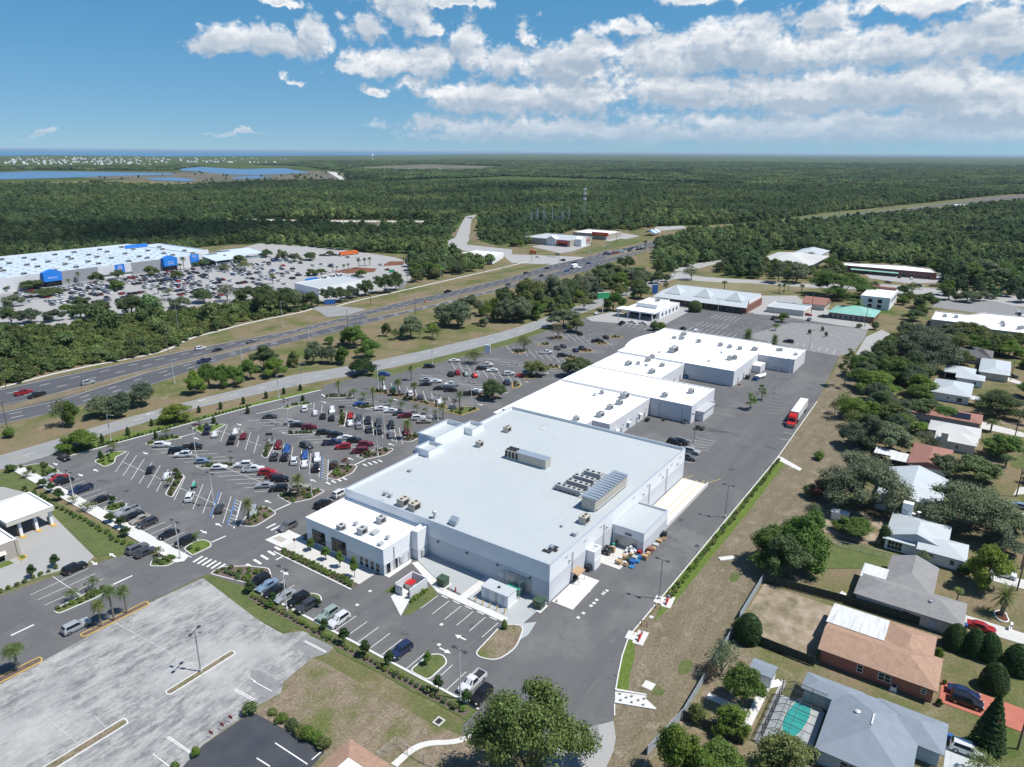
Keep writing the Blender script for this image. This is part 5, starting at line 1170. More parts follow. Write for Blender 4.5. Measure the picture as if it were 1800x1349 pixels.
h5=house('long low house with pale green-grey metal gable roof half under the big oak',[(184.5,206,1.5,15,'x','g','g',2.9,.32)],'wall_white','metal_roof',wins=(('x',184.5,5.0,6.2,1,2.1),))
for i in range(4): panel(h5,'skylight',196+.0,197.6,3.0+i*.95,3.75+i*.95,3.62+.0+i*.3,3.72+i*.3,'solar')
h6=house('pale house with worn reddish roof between the oaks',[(213,230,2,11,'x','g','h',2.9,.30)],'wall_white','shingle_red',wins=(('x',213,7.2,8.4,1,2),)); MB().box(214,221,11.6,16,2.4,2.55).build('carport_roof',MAT['metal_white'],h6)
h7=house('light grey house with pale shingle hips and a square chimney',[(238,246.5,-3.6,6.5,'y','h','g',2.9,.30),(246,255,-4,9,'y','h','h',2.8,.30)],'wall_cream','roof_house_far',wins=(('x',238,.5,1.3,1,2),)); MB().box(237.2,239,3.6,5.4,0,5.4).build('chimney',MAT['wall_cream'],h7)
h8=house('house with dull red roof carrying dark solar panels',[(261.4,270.6,-3.8,18,'y','h','h',2.6,.24)],'wall_dark_grey','shingle_red'); MB().add([(262,-1.0,3.2),(265.3,-1.0,4.05),(265.3,4.5,4.05),(262,4.5,3.2)],[(0,1,2,3)]).build('solar_panel',MAT['solar'],h8)
h9=house('white house with grey-white hipped metal roof and a carport',[(289,307,.6,12.2,'x','h','h',2.9,.30)],'wall_white','metal_roof',wins=(('x',289,2.6,4.2,.6,2.0),('x',289,6.6,7.2,1.1,1.8))); MB().box(288,293,-3,.4,2.5,2.62).build('carport_roof',MAT['metal_white'],h9)
h10=house('white house with pale roof and a dark screened porch',[(314.5,322,-2.6,6,'y','h','g',2.8,.30),(321,331,.8,10.4,'x','h','h',2.8,.30)],'wall_white','metal_roof',wins=(('x',314.5,-.5,.3,1,2),)); MB().box(321.0,324,6.3,10.2,.2,2.4).build('screen_porch',MAT['glass_dark'],h10)
h11=house('house with wide pale hipped roof and an open carport far along the street',[(329,352,-10.5,-1,'x','h','h',2.8,.26)],'wall_cream','metal_roof')
h12=house('house with dark charcoal roof half hidden by trees',[(352,368,-4,8,'y','h','h',2.8,.3)],'wall_cream','asphalt')
# sheds, fences, pool
sh=house('small white shed with grey-blue gable roof by the pool yard',[(104.4,107.4,18.9,22.4,'y','g','g',2.2,.35)],'wall_white','shingle_blue','garden_shed','shed',ov=.25)
house('small white garden shed under the big oak',[(172,174,19.4,23,'y','g','g',2.0,.2)],'wall_white','metal_white','garden_shed','shed',ov=.2)
house('two-tone metal shed among the trees behind the white house',[(283,287,25,28.5,'x','g','g',2.2,.25)],'wall_dark_grey','metal_white','garden_shed','shed',ov=.25)
gz=thing('open_shed','open dark carport with flat white roof beside the red-roofed house','carport',(219,18,0)); MB().box(216.5,221.5,15,20.5,2.4,2.52).build('roof',MAT['metal_white'],gz)
for x,y in((216.8,15.3),(221.2,15.3),(216.8,20.2),(221.2,20.2)): MB().box(x-.07,x+.07,y-.07,y+.07,0,2.4).build('post',MAT['dark'],gz)
def fence(pl,h,m,label,post=2.4,name='fence'):
    t=thing(name,label,'fence',(pl[0][0],pl[0][1],0)); b=MB();q=MB()
    for i in range(len(pl)-1):
        p,r=Vector(pl[i]),Vector(pl[i+1]); L=(r-p).length; a=math.atan2(r.y-p.y,r.x-p.x); c_=(p+r)/2
        b.obox(c_.x,c_.y,.06,h,L,.06,a); n=max(1,round(L/post))
        for k2 in range(n+1): s=p.lerp(r,k2/n); q.obox(s.x,s.y,0,h+.08,.13,.13,a)
    b.build('panel',MAT[m],t); q.build('posts',MAT['galv' if m!='fence_dark' else 'pole_dark'],t)['kind']='stuff'; return t
fence([(89.6,28.5),(101.8,28.6),(114.8,28.6)],1.8,'fence_grey','grey vinyl fence along the dry swale by the mulched back yard')
fence([(119.8,28.9),(135.3,29.0)],1.8,'fence_grey','grey vinyl fence along the swale beside the sandy yard')
fence([(135.4,28.6),(137.2,12.5),(138.0,-2.9)],1.9,'fence_dark','dark screened fence between the sandy yard and the grey-roofed house')
fence([(114.8,26.5),(114.4,14.2)],1.9,'fence_dark','dark screened fence between the sandy yard and the shed')
fence([(89.6,28.3),(90,19)],1.9,'fence_dark','dark screened fence at the bottom of the mulched yard'); fence([(89.4,28.6),(80,30)],1.8,'fence_grey','grey vinyl fence under the bright green trees at the bottom edge')
cf=pts('h 400,1180 860,1290'); 
def chain(pl,label,h=1.5):
    t=thing('chain_link_fence',label,'fence',(pl[0][0],pl[0][1],0)); b=MB();q=MB()
    for i in range(len(pl)-1):
        p,r=Vector(pl[i]),Vector(pl[i+1]); n=max(1,round((r-p).length/2.4))
        for k2 in range(n+1): s=p.lerp(r,k2/n); q.tube((s.x,s.y,0),(s.x,s.y,h),.04,.04,6)
        for z in(.1,h*.33,h*.66,h): b.tube((p.x,p.y,z),(r.x,r.y,z),.012 if z<h else .025,None,5)
        m_=round((r-p).length/.3)
        for k2 in range(m_): s=p.lerp(r,k2/m_); e=p.lerp(r,min(1,(k2+3)/m_)); b.tube((s.x,s.y,.05),(e.x,e.y,h),.006,None,4)
    b.build('mesh',MAT['galv'],t); q.build('posts',MAT['galv'],t)['kind']='stuff'; return t
chain(cf,'thin chain-link fence across the yard below the white metal-roofed house')
chain(pts('O 1180,820 1400,640 1520,745 1700,850 1800,893'),'chain-link fence round the curved concrete path at the bottom edge',1.6)
pw=[(92.2,10.2),(92.2,16.8),(108,16.9),(108,14.4)]
pc=thing('pool_enclosure','screened pool enclosure of dark aluminium beams beside the blue-grey roof','pool enclosure',(100,13.5,0))
f=MB()
X0,X1,Y0,Y1=92.2,104.1,10.2,17.0
for i in range(7):
    x=X0+(X1-X0)*i/6
    f.box(x-.05,x+.05,Y1-.1,Y1,0,2.6); f.tube((x,Y1-.05,2.6),(x,Y1-1.8,3.6),.05,None,4); f.tube((x,Y1-1.8,3.6),(x,Y0,3.4),.05,None,4)
for y,z in((Y1-.05,2.6),(Y1-1.8,3.6),(Y1-3.6,3.55),(Y1-.05,1.0)): f.tube((X0,y,z),(X1,y,z),.045,None,4)
for y in(Y1-.05,Y1-2.3,Y1-4.6): f.box(X0,X0+.1,y-.05,y+.05,0,3.4); f.box(X1-.1,X1,y-.05,y+.05,0,3.4)
sm__=MB(); sm__.add([(X0,Y1,0),(X1,Y1,0),(X1,Y1,2.6),(X0,Y1,2.6),(X0,Y1-1.8,3.6),(X1,Y1-1.8,3.6),(X0,Y0,3.4),(X1,Y0,3.4),(X0,Y0,0)],[(0,1,2,3),(3,2,5,4),(4,5,7,6),(0,3,4,6,8)]); sm__.build('screen',MAT['screen_mesh'],pc)
f.build('frame',MAT['pole_dark'],pc); MB().flat(rect(X0,X1,Y0,Y1),.08).build('deck',MAT['roof_membrane'],pc)
pl=[]
for i in range(36):
    a=2*math.pi*i/36; r=1+.16*math.cos(2*a+.6); pl.append((100.2+4.3*r*math.cos(a),13.6+1.75*r*math.sin(a)))
t=thing('swimming_pool','turquoise kidney-shaped swimming pool inside the screened enclosure','pool',(100.2,13.6,0)); o=MB(); n=len(pl); q=inset(pl,-.3)
o.add([(p[0],p[1],.16) for p in ccw(pl)]+[(p[0],p[1],.16) for p in q],[(i,(i+1)%n,n+(i+1)%n,n+i) for i in range(n)]).build('rim',MAT['concrete_white'],t); MB().flat(pl,.12).build('water',MAT['pool'],t)
struct('pool_walk',MB().flat([(91.8,17.0),(91.8,17.9),(107.8,17.9),(107.8,17.0)],.05),MAT['lot_pale'])
# bank with drive-through at the left edge
gb=base_thing('bank','white-roofed drive-through bank at the left edge of the photo','bank',rect(48,63,165,182))
flatblock(gb,rect(52.6,62.6,173.5,186),5.0,'wall_cream','roof_white',.3,cm='wall_white',z0=3.9,rname='canopy_roof'); MB().flat(rect(52.7,62.5,173.6,185.9),3.88).build('canopy_soffit',MAT['wall_dark_grey'],gb)
MB().box(52.8,62.4,181.5,185.8,0,3.86).build('wall',MAT['wall_tan'],gb)
for x in(55.4,58.7,61.9):
    MB().box(x-.3,x+.3,174.4,175.0,.15,3.88).build('column',MAT['wall_white'],gb); MB().box(x-.5,x+.5,173.2,177,0,.17).build('island_kerb',MAT['kerb_yellow'],gb); MB().box(x-.25,x+.25,175.4,176.4,.17,1.6).build('teller_unit',MAT['galv'],gb)
flatblock(gb,rect(40,51.4,165.7,186),4.2,'wall_tan','roof_white',.3,cm='wall_white')
w_=win_y(gb,165.66,46.6,48.6,.4,1.9,-1); MB().add([(46.3,165.66,2.6),(48.9,165.66,2.6),(48.9,164.7,2.1),(46.3,164.7,2.1)],[(0,1,2,3)]).build('awning',MAT['wall_cream'],gb)
MB().box(51.0,51.6,165.5,166.3,0,4.0).build('pillar',MAT['wall_tan'],gb)
struct('grass_patch',MB().flat(pts('G 0,1090 110,1050 210,1100 0,1180'),.06),MAT['grass_bright']); island(pts('G 240,1005 360,970 410,1010 320,1070'),'grass_bright','kerb_yellow',.3,0)
# brown-roofed building cut off at the bottom edge
bb=thing('clinic','low building with brown hipped roof and white flat top, at the bottom edge','building',(58,76,0))
q=[tuple(P('O',x,y,2.9)[:2]) for x,y in((870,575),(470,930),(470,1250),(1700,1250))]
a0=P('O',870,575,2.9); xa,ya=a0.x,a0.y
MB().box(xa-24,xa-.6,ya-24,ya-.6,0,2.9).build('wall',MAT['wall_cream'],bb)
i1=3.4; r_=MB(); v=[(xa,ya,2.95),(xa-26,ya,2.95),(xa-26,ya-26,2.95),(xa,ya-26,2.95),(xa-i1,ya-i1,4.3),(xa-26+i1,ya-i1,4.3),(xa-26+i1,ya-26+i1,4.3),(xa-i1,ya-26+i1,4.3)]
r_.add(v,[(0,1,5,4),(1,2,6,5),(2,3,7,6),(3,0,4,7),(3,2,1,0)]).build('roof',MAT['shingle_brown'],bb); MB().box(xa-26+i1,xa-i1,ya-26+i1,ya-i1,3.6,4.32).build('flat_roof',MAT['roof_white'],bb)
MB().box(xa-26,xa+1.9,ya+.1,ya+1.9,0,.07).build('walkway',MAT['concrete_white'],bb)
# ------------------------------------------------------------------ shops in the background
def shop(name,label,poly,h,wm,rm='roof_white',cat='building',par=.4,cm='wall_white'):
    t=base_thing(name,label,cat,poly); flatblock(t,poly,h,wm,rm,par,cm=cm); return t
bk=base_thing('former_bank','white flat-roofed bank with a raised roof centre and drive-through canopy','bank',rect(352,381,144,168))
flatblock(bk,rect(353,381,146,165),4.2,'wall_white','roof_white',.3,cm='wall_white'); flatblock(bk,rect(358,376,150,162),6.2,'wall_white','roof_white',.4,cm='wall_white',z0=4)
MB().box(345,352.9,146,168,3.7,4.4).build('canopy',MAT['wall_white'],bk); win_x(bk,352.95,148,163,.4,3.2,-1,grid=(5,1))
for y in(147,154,161,167): MB().box(345.3,345.8,y-.3,y+.3,0,3.7).build('column',MAT['wall_white'],bk)
for x in(356,361,366,371,376): win_y(bk,145.95,x,x+2,.8,2.8,-1)
p=P('L',525,65,6); rtu(p.x,p.y,5.8,2.4,2,1.6,'grey rooftop unit on the raised roof of the white bank')
pz=base_thing('plaza','brick shopping plaza with pale green metal roof and three peaked turrets','shopping centre',rect(392,424,112,165))
MB().box(394,424,112,165,0,4.0).build('wall',MAT['wall_brick'],pz)
MB().add([(391,111,3.7),(391,167,3.7),(400,165,6.2),(400,113,6.2),(425,113,6.2),(425,165,6.2)],[(0,3,2,1),(3,4,5,2)]).build('roof',MAT['metal_roof'],pz); MB().box(401,424,113,165,4,6.1).build('upper_wall',MAT['wall_white'],pz)
for y in(157,139,121):
    MB().add([(397,y-5,5.6),(408,y-5,5.6),(408,y+5,5.6),(397,y+5,5.6),(402.5,y,10)],[(0,4,3),(0,1,4),(1,2,4),(2,3,4)]).build('turret_roof',MAT['metal_roof'],pz)
for y in range(116,164,4): win_x(pz,393.95,y,y+2.4,.3,2.8,-1,grid=(2,1))
shop('church_hall','pale building with green-grey hip roof beside the plaza car park',rect(405,424,84,104),3.2,'wall_cream','metal_roof')
house('grey-green roofed house office beside the church hall',[(405,422,86,103,'y','h','h',3.2,.35)],'wall_cream','metal_roof','office','office') if False else None
house('cottage with terracotta gable roof between the big oak and the plaza',[(428,442,78,90,'y','g','g',3,.4)],'wall_cream','shingle_red','cottage','house')
house('low restaurant with broad mint-green metal roof',[(410,430,50,72,'y','h','h',3.2,.30)],'wall_brick','metal_green','restaurant','restaurant',wins=tuple(('x',410,52+i*2.6,54+i*2.6,.5,2.4) for i in range(8)))
wb=shop('white_building','two-storey white building with stepped red-tiled parapet',rect(450,482,48,63.5),7.2,'wall_white','roof_white','building',.4)
for y in(52,57): win_x(wb,449.95,y,y+2.2,3.8,5.8,-1); win_x(wb,449.95,y,y+2.2,.8,2.8,-1)
for x in(454,460,466,472,478): win_y(wb,47.95,x,x+3,3.8,5.8,-1,grid=(2,1))
MB().box(480,482.6,49,63,7.2,8.4).build('tiled_parapet',MAT['shingle_red'],wb)
bp=shop('brick_plaza','long low brick plaza with a green awning and white rooftop boxes',[(586,99),(586,36),(606,42),(612,60),(600,99)],5,'wall_brick','roof_white','shopping centre')
MB().add([(585.9,60,3.2),(585.9,92,3.2),(583,92,2.6),(583,60,2.6)],[(0,1,2,3)]).build('awning',MAT['metal_green'],bp)
for y in range(40,96,5): win_x(bp,585.95,y,y+3,.4,2.6,-1,grid=(2,1))
rs=shop('strip_shops','long low shops with white roof and tan back wall beyond the oaks',[(413,24),(437,24),(438,8),(448,2),(450,-50),(406,-50),(405,3.5),(413,4)],5.2,'wall_tan','roof_white','shopping centre',.4)
for i,(x,y) in enumerate(((425,19),(426,14),(424,-6),(418,-6.5),(415,-13),(417,-14))): rtu(x,y,4.85,2,1.8,1.4,'grey rooftop unit on the long white roof of the far shops',group='units on the far shops')
sc1=base_thing('school_hall','white tent-roofed hall among the trees beyond the side road','building',rect(578,640,118,160))
MB().box(580,640,122,158,0,3.6).build('wall',MAT['wall_cream'],sc1); MB().add([(577,119,3.6),(643,119,3.6),(643,161,3.6),(577,161,3.6),(598,140,8.5),(625,140,7)],[(0,1,5,4),(2,3,4,5),(1,2,5),(3,0,4)]).build('roof',MAT['roof_house_far'],sc1)
house('pale metal-roofed hall behind the tent-roofed one',[(640,676,126,148,'x','h','h',4,.3)],'wall_cream','metal_roof','hall','building')
ph=base_thing('pharmacy','beige corner pharmacy with gabled entrances and red awnings','shop',rect(588,632,337,390))
flatblock(ph,[(587,389),(587,337),(631,337),(631,389)],6,'wall_tan','roof_membrane',.5)
for y0,y1,x in((352,362,585.5),):
    MB().add([(x,y0,0),(x,y1,0),(x,y1,6.6),(x,(y0+y1)/2,9),(x,y0,6.6),(x+8,y0,0),(x+8,y1,0),(x+8,y1,6.6),(x+8,(y0+y1)/2,9),(x+8,y0,6.6)],[(4,3,2,1,0),(0,5,9,4),(1,2,7,6),(4,9,8,3),(3,8,7,2)]).build('gable',MAT['wall_plain'],ph)
MB().add([(596,336.9,0),(606,336.9,0),(606,336.9,6.6),(601,336.9,9),(596,336.9,6.6),(596,330,0),(606,330,0),(606,330,6.6),(601,330,9),(596,330,6.6)],[(5,6,7,8,9),(0,4,9,5),(1,6,7,2),(4,3,8,9),(3,2,7,8)]).build('gable',MAT['wall_white'],ph)
for x0,x1,y0,y1 in((585,587,338,351),(607,620,334,337)): MB().box(x0,x1,y0,y1,3.2,4.2).build('awning',MAT['red_paint'],ph)
MB().box(586.9,586.98,340,350,.4,3).build('shop_window',MAT['glass_dark'],ph); MB().box(608,620,336.9,336.98,.4,3).build('shop_window',MAT['glass_dark'],ph)
of=base_thing('parts_shop','white-roofed shop with a bright red and orange corner sign','shop',rect(658,694,335,375))
flatblock(of,rect(659,694,336,375),5.6,'wall_tan','roof_white',.4,cm='wall_white'); MB().box(657.6,660,334,352,4.0,7.2).build('sign_band',MAT['red_paint'],of); MB().box(657.4,657.6,336,350,4.8,6.4).build('sign_letters',MAT['orange_paint'],of)
mb_=shop('branch_bank','low white building with rooftop blocks beside the cross road',[tuple(P('j',x,y,4.5)[:2]) for x,y in((1365,275),(1560,240),(1740,255),(1660,300))],4.6,'wall_white','roof_white','building')
ws=shop('tyre_shop','long flat white-roofed building with blue trim behind roadside oaks',[tuple(P('j',x,y,5)[:2]) for x,y in((270,470),(610,415),(760,445),(440,510))],5,'wall_white','roof_membrane','shop'); 
q=P('j',365,490); MB().box(q.x-2,q.x+8,q.y-.3,q.y-.1,2.2,4.8).build('blue_trim',MAT['wall_blue'],ws)
for i,(x,y) in enumerate(((480,440),(540,430),(590,425))): p=P('j',x,y,4.6); rtu(p.x,p.y,4.6,3,2.5,1.8,'white box unit on the long roof behind the roadside oaks',m='wall_white',group='units on the tyre shop')
for i,(x,y,sx,sy) in enumerate(((1240,240,14,10),(1450,272,16,11),(1500,285,14,9),(820,185,10,8),(1090,190,10,8),(1670,180,14,9),(790,125,8,5))):
    p=P('l',x,y,4); house('suburban house roof showing among the far trees',[(p.x-sx*.7,p.x+sx*.7,p.y-sy*.7,p.y+sy*.7,'x','h','h',3,.3)],'wall_cream',('shingle_grey','metal_roof','roof_house_far')[i%3])['group']='houses among the far trees'
for i,(x,y,sx,sy) in enumerate(((1580,245,60,25),(1740,232,70,22),(1780,262,50,20),(1700,250,40,14))):
    p=P('n',x,y,4); shop('distant_store','low white-roofed store far along the highway',rect(p.x-sx/2,p.x+sx/2,p.y-sy/2,p.y+sy/2),5,'wall_tan')['group']='distant highway stores'
for x,y in((800,100),(560,85),(1020,70)): 
    pass
# fishing town on the coast: little pale houses 4-5 km away
fh=MB(); fh.box(-11,11,-8,8,0,6,0); fh.add([(-12,-9,6),(12,-9,6),(12,9,6),(-12,9,6),(-6,0,11),(6,0,11)],[(0,1,5,4),(2,3,4,5),(1,2,5),(3,0,4)],1)
src=None
for i in range(260):
    u=R.beta(1.1,1.5)*1000+20; v=R.uniform(73,101) if u<550 else R.uniform(76,94)
    if R.random()<.35 and u>500: continue
    p=P('m',u,v)
    if src is None: src=fh.build('seaside_house',[MAT['wall_white'],MAT['roof_house_far']]); o=src
    else: o=src.copy(); COL.objects.link(o)
    o.location=(p.x,p.y,0); o.rotation_euler=(0,0,R.uniform(0,3.1)); o.scale=(R.uniform(.35,.8),R.uniform(.35,.75),R.uniform(.5,1.0)); tag(o,'tiny pale house of the distant seaside town','house','houses of the seaside town')
p=P('m',1310,83); wt=thing('water_tower','white water tower standing far off above the coastal woods','water tower',(p.x,p.y,0)); wt_h=45
MB().tube((0,0,0),(0,0,34),4.5,3.2,12).build('stem',MAT['plastic_white'],wt,local=True); MB().lathe([(3.2,32),(10,36),(12.5,41),(10,46),(4,49),(.1,49.5)],0,0,16).build('tank',MAT['plastic_white'],wt,local=True)
ct=thing('cell_tower','tall lattice mobile phone mast with antenna rings above the woods','mast',(821,451.6,0)); b_=MB()
for i in range(3):
    a=i*2.094; b_.tube((2.0*math.cos(a),2.0*math.sin(a),0),(.5*math.cos(a),.5*math.sin(a),42),.2,.14,6)
for z in range(0,42,3):
    r0=2.0-1.5*z/42; r1=2.0-1.5*(z+3)/42
    for i in range(3): a=i*2.094;c_=(i+1)*2.094; b_.tube((r0*math.cos(a),r0*math.sin(a),z),(r1*math.cos(c_),r1*math.sin(c_),z+3),.09,None,4)
b_.build('lattice',MAT['galv'],ct,local=True)
for z in(40.5,35,28.5):
    q=MB()
    for i in range(9): a=i*.698; q.box(1.7*math.cos(a)-.25,1.7*math.cos(a)+.25,1.7*math.sin(a)-.25,1.7*math.sin(a)+.25,z-1.1,z+1.1)
    q.build('antenna_ring',MAT['wall_white'],ct,local=True)
for i,(x,y,yt) in enumerate(((820,165,95),(855,150,40),(890,150,98),(965,160,5),(1075,205,40),(1010,145,90),(1045,150,30))):
    p=P('k',x/4*1.0,y*1.0) if False else P('K',x*1.0-820+40+i*60,150); h=R.uniform(14,24)
    t=thing('substation_gantry','grey steel gantry of the electricity substation behind the pharmacy','gantry',(p.x,p.y,0),0,'substation gantries'); MB().box(-.25,.25,-.25,.25,0,h).box(-.25,.25,9.75,10.25,0,h*.7).build('posts',MAT['galv'],t,local=True); MB().box(-.2,.2,-2,12,h*.62,h*.62+.5).build('crossbeam',MAT['galv'],t,local=True)
# ------------------------------------------------------------------ yard equipment, loading clutter, street furniture
def boxthing(name,label,cat,x,y,z,l,w,h,m,rz=0,extra=None,group=None):
    t=thing(name,label,cat,(x,y,z),rz,group); MB().box(-l/2,l/2,-w/2,w/2,0,h).build('body',MAT[m],t,local=True)
    return t
for k_,x,y,lab in(('D',1370,720,'dark green transformer cabinet near the corner of the grocery store'),('d',1272,112,'dark green transformer cabinet in the middle of the pale equipment yard')):
    p=P(k_,x,y); t=thing('transformer',lab,'transformer',(p.x,p.y,.05))
    MB().box(-1.6,1.3,-1.3,1.3,0,.12).build('pad',MAT['concrete_white'],t,local=True); MB().box(-.9,.8,-.95,.95,.12,1.75).build('cabinet',MAT['green_box'],t,local=True)
    MB().box(-1.02,.9,-1.05,1.05,1.75,1.9).build('lid',MAT['green_box'],t,local=True)
    for y_ in(-.45,.3): MB().box(-.93,-.9,y_,y_+.16,1.1,1.3).build('warning_sticker',MAT['sign_yellow'],t,local=True)
pa=P('D',920,745);pb=P('D',570,560); 
t=thing('equipment_shelter','long white-grey equipment shelter with ribbed metal roof in the pale yard','shelter',(pa.x,pa.y,.05)); Ly=pb.y-pa.y
MB().box(-.15,3.3,-.15,Ly+.15,0,.12).build('slab',MAT['concrete_white'],t,local=True); MB().box(0,3.0,0,Ly,.12,2.7).build('wall',MAT['wall_white'],t,local=True)
r_=MB(); r_.box(-.12,3.1,-.12,Ly+.12,2.7,2.8)
for i in range(int(Ly/.6)): r_.box(-.12,3.1,i*.6,i*.6+.05,2.8,2.86)
r_.build('roof',MAT['metal_roof'],t,local=True); MB().box(1.2,1.7,Ly*.45,Ly*.45+.4,2.82,3.1).build('roof_vent',MAT['dark'],t,local=True)
MB().box(-.03,0,Ly*.38,Ly*.38+.75,.2,2.3).build('louvre',MAT['steel'],t,local=True)
for y_ in(Ly*.12,Ly*.7): MB().box(-.03,0,y_,y_+.9,.2,2.2).build('door',MAT['wall_grey'],t,local=True)
p=P('D',1085,590); t=thing('storage_cage','tall wire storage cage against the store wall holding green bins','cage',(p.x,p.y,.05)); f=MB()
for x in(0,2.2,4.4):
    for y in(0,5.2):f.tube((x,y,0),(x,y,3.4),.05,None,6)
for z in(.1,1.7,3.4):
    for y in(0,5.2): f.tube((0,y,z),(4.4,y,z),.035,None,5)
    for x in(0,2.2,4.4): f.tube((x,0,z),(x,5.2,z),.035,None,5)
f.build('frame',MAT['steel'],t,local=True); w_=MB()
for i in range(18):
    w_.tube((0,i*5.2/18,0),(0,i*5.2/18,3.4),.008,None,4); w_.tube((i*4.4/18,0,0),(i*4.4/18,0,3.4),.008,None,4); w_.tube((0,i*5.2/18,3.4),(4.4,i*5.2/18,3.4),.008,None,4)
w_.build('wire_mesh',MAT['galv'],t,local=True)
for i,(dx,dy) in enumerate(((1.0,.9),(1.0,2.5))):
    b=thing('wheeled_bin','bright green bin inside the wire cage, %s one'%('right-hand' if i==0 else 'left-hand'),'bin',(p.x+dx,p.y+dy,.05)); MB().add([(-.5,-.55,.2),(.5,-.55,.2),(.5,.55,.2),(-.5,.55,.2),(-.65,-.68,1.5),(.65,-.68,1.5),(.65,.68,1.5),(-.65,.68,1.5)],[(0,1,5,4),(1,2,6,5),(2,3,7,6),(3,0,4,7),(3,2,1,0),(4,5,6,7)]).build('body',MAT['green_bin'],b,local=True); MB().box(-.7,.7,-.72,.72,1.5,1.6).build('lid',MAT['green_bin'],b,local=True)
for i,(x,y) in enumerate(((460,636),(562,687),(663,727),(768,766),(875,812))):
    p=P('D',x,y); t=thing('bollard','yellow bollard guarding the equipment shelter','bollard',(p.x,p.y,.05),0,'bollards by the equipment shelter'); MB().lathe([(.11,0),(.11,1.05),(.08,1.12),(.01,1.14)],0,0,10).build('post',MAT['sign_yellow'],t,local=True); MB().tube((0,0,0),(0,0,.04),.2,.2,10).build('base',MAT['concrete'],t,local=True)
p=P('D',172,490); t=thing('hydrant','small red and black fire standpipe in the pale yard','standpipe',(p.x,p.y,.05)); MB().lathe([(.18,0),(.12,.1),(.12,.7),(.17,.75),(.1,.95),(.01,1)],0,0,10).build('barrel',MAT['red_paint'],t,local=True); MB().tube((-.25,0,.6),(.25,0,.6),.08,None,8).build('outlet',MAT['dark'],t,local=True)
# dumpster enclosure
e0=P('d',950,165); t=thing('bin_enclosure','tall grey-walled bin enclosure beside the office wing','enclosure',(e0.x,e0.y,0)); W=MB()
x0,y0=e0.x,e0.y; e1=P('d',1085,120); wdt=y0-P('d',1110,262).y
MB().box(x0-.0,x0+5.2,y0-.05,y0+.15,0,2.3).build('wall',MAT['wall_plain'],t); MB().box(x0,x0+5.2,y0-3.9,y0-3.7,0,2.3).build('wall',MAT['wall_plain'],t); MB().box(x0+5.0,x0+5.2,y0-3.7,y0-.05,0,2.3).build('wall',MAT['wall_plain'],t); MB().box(x0-.1,x0-.02,y0-1.9,y0-.1,.1,2.1).build('gate',MAT['galv'],t)
MB().box(x0-.1,x0+5,y0-3.7,y0-.05,.02,.06).build('floor',MAT['concrete_white'],t)
d=thing('dumpster','red-lidded dumpster inside the grey bin enclosure','dumpster',(x0+3.2,y0-1.2,.06)); MB().box(-.9,.9,-.8,.8,.1,1.2).build('body',MAT['steel'],d,local=True); MB().box(-.95,.95,-.85,.85,1.2,1.3).build('lid',MAT['red_paint'],d,local=True)
boxthing('storage_bin','white storage bin beside the red-lidded dumpster','bin',x0+3,y0-2.9,.06,.9,.9,1.1,'plastic_white'); boxthing('storage_bin','black storage bin at the open end of the enclosure','bin',x0+1.4,y0-2.9,.06,.8,.8,1.0,'plastic_black')
struct('enclosure_apron',MB().flat([(x0-.1,y0),(x0-.1,y0-3.9),(x0-5.0,y0-6.0),(x0-1.5,y0)],.06),MAT['concrete_white'])
struct('planting_bed',MB().flat([(x0-.5,y0+.3),(x0+5,y0+.3),(x0+5,y0+2.2),(x0-1,y0+2.2)],.062),MAT['grass']); struct('planting_bed',MB().flat([(x0-4.6,y0-6),(x0+.5,y0-4.2),(x0+6,y0-4.2),(x0+4,y0-7.5),(x0-3.5,y0-7.2)],.062),MAT['grass'])
for i in range(6): SHRUBS.append((x0+i*.8,y0+.9)); SHRUBS.append((x0-.5+i*.9,y0-4.7))
# cone, black bin and small shelter at the service side
p=P('D',1622,640); t=thing('traffic_cone','dark traffic cone on the pale concrete by the store corner','cone',(p.x,p.y,.07)); MB().box(-.2,.2,-.2,.2,0,.05).build('base',MAT['dark'],t,local=True); MB().lathe([(.15,.05),(.03,.75),(.01,.76)],0,0,10).build('cone',MAT['wood'],t,local=True)
p=P('C',140,1000); b=thing('rubbish_bin','black lidded rubbish bin beside the white vestibule','bin',(p.x,p.y,.06)); MB().box(-.5,.5,-.45,.45,.1,1.25).build('body',MAT['plastic_black'],b,local=True); MB().box(-.55,.55,-.5,.5,1.25,1.33).build('lid',MAT['plastic_black'],b,local=True)
p=P('e',440,80); t=thing('break_canopy','small peach canopy with a shaded bench at the store side','canopy',(p.x,p.y,.06)); MB().add([(-1.4,-1.2,2.2),(1.4,-1.2,2.2),(1.4,1.2,2.6),(-1.4,1.2,2.6),(-1.4,-1.2,2.28),(1.4,-1.2,2.28),(1.4,1.2,2.68),(-1.4,1.2,2.68)],[(4,5,6,7),(3,2,1,0),(0,1,5,4),(1,2,6,5),(2,3,7,6),(3,0,4,7)]).build('canopy',MAT['cardboard'],t,local=True)
for x,y in((-1.3,-1.1),(1.3,-1.1),(-1.3,1.1),(1.3,1.1)): MB().tube((x,y,0),(x,y,2.3),.05,None,6).build('post',MAT['steel'],t,local=True)
MB().box(-.9,.9,.2,.6,.4,.48).box(-.9,.9,.6,.68,.48,.9).box(-.8,-.7,.2,.6,0,.4).box(.7,.8,.2,.6,0,.4).build('bench',MAT['dark'],t,local=True)
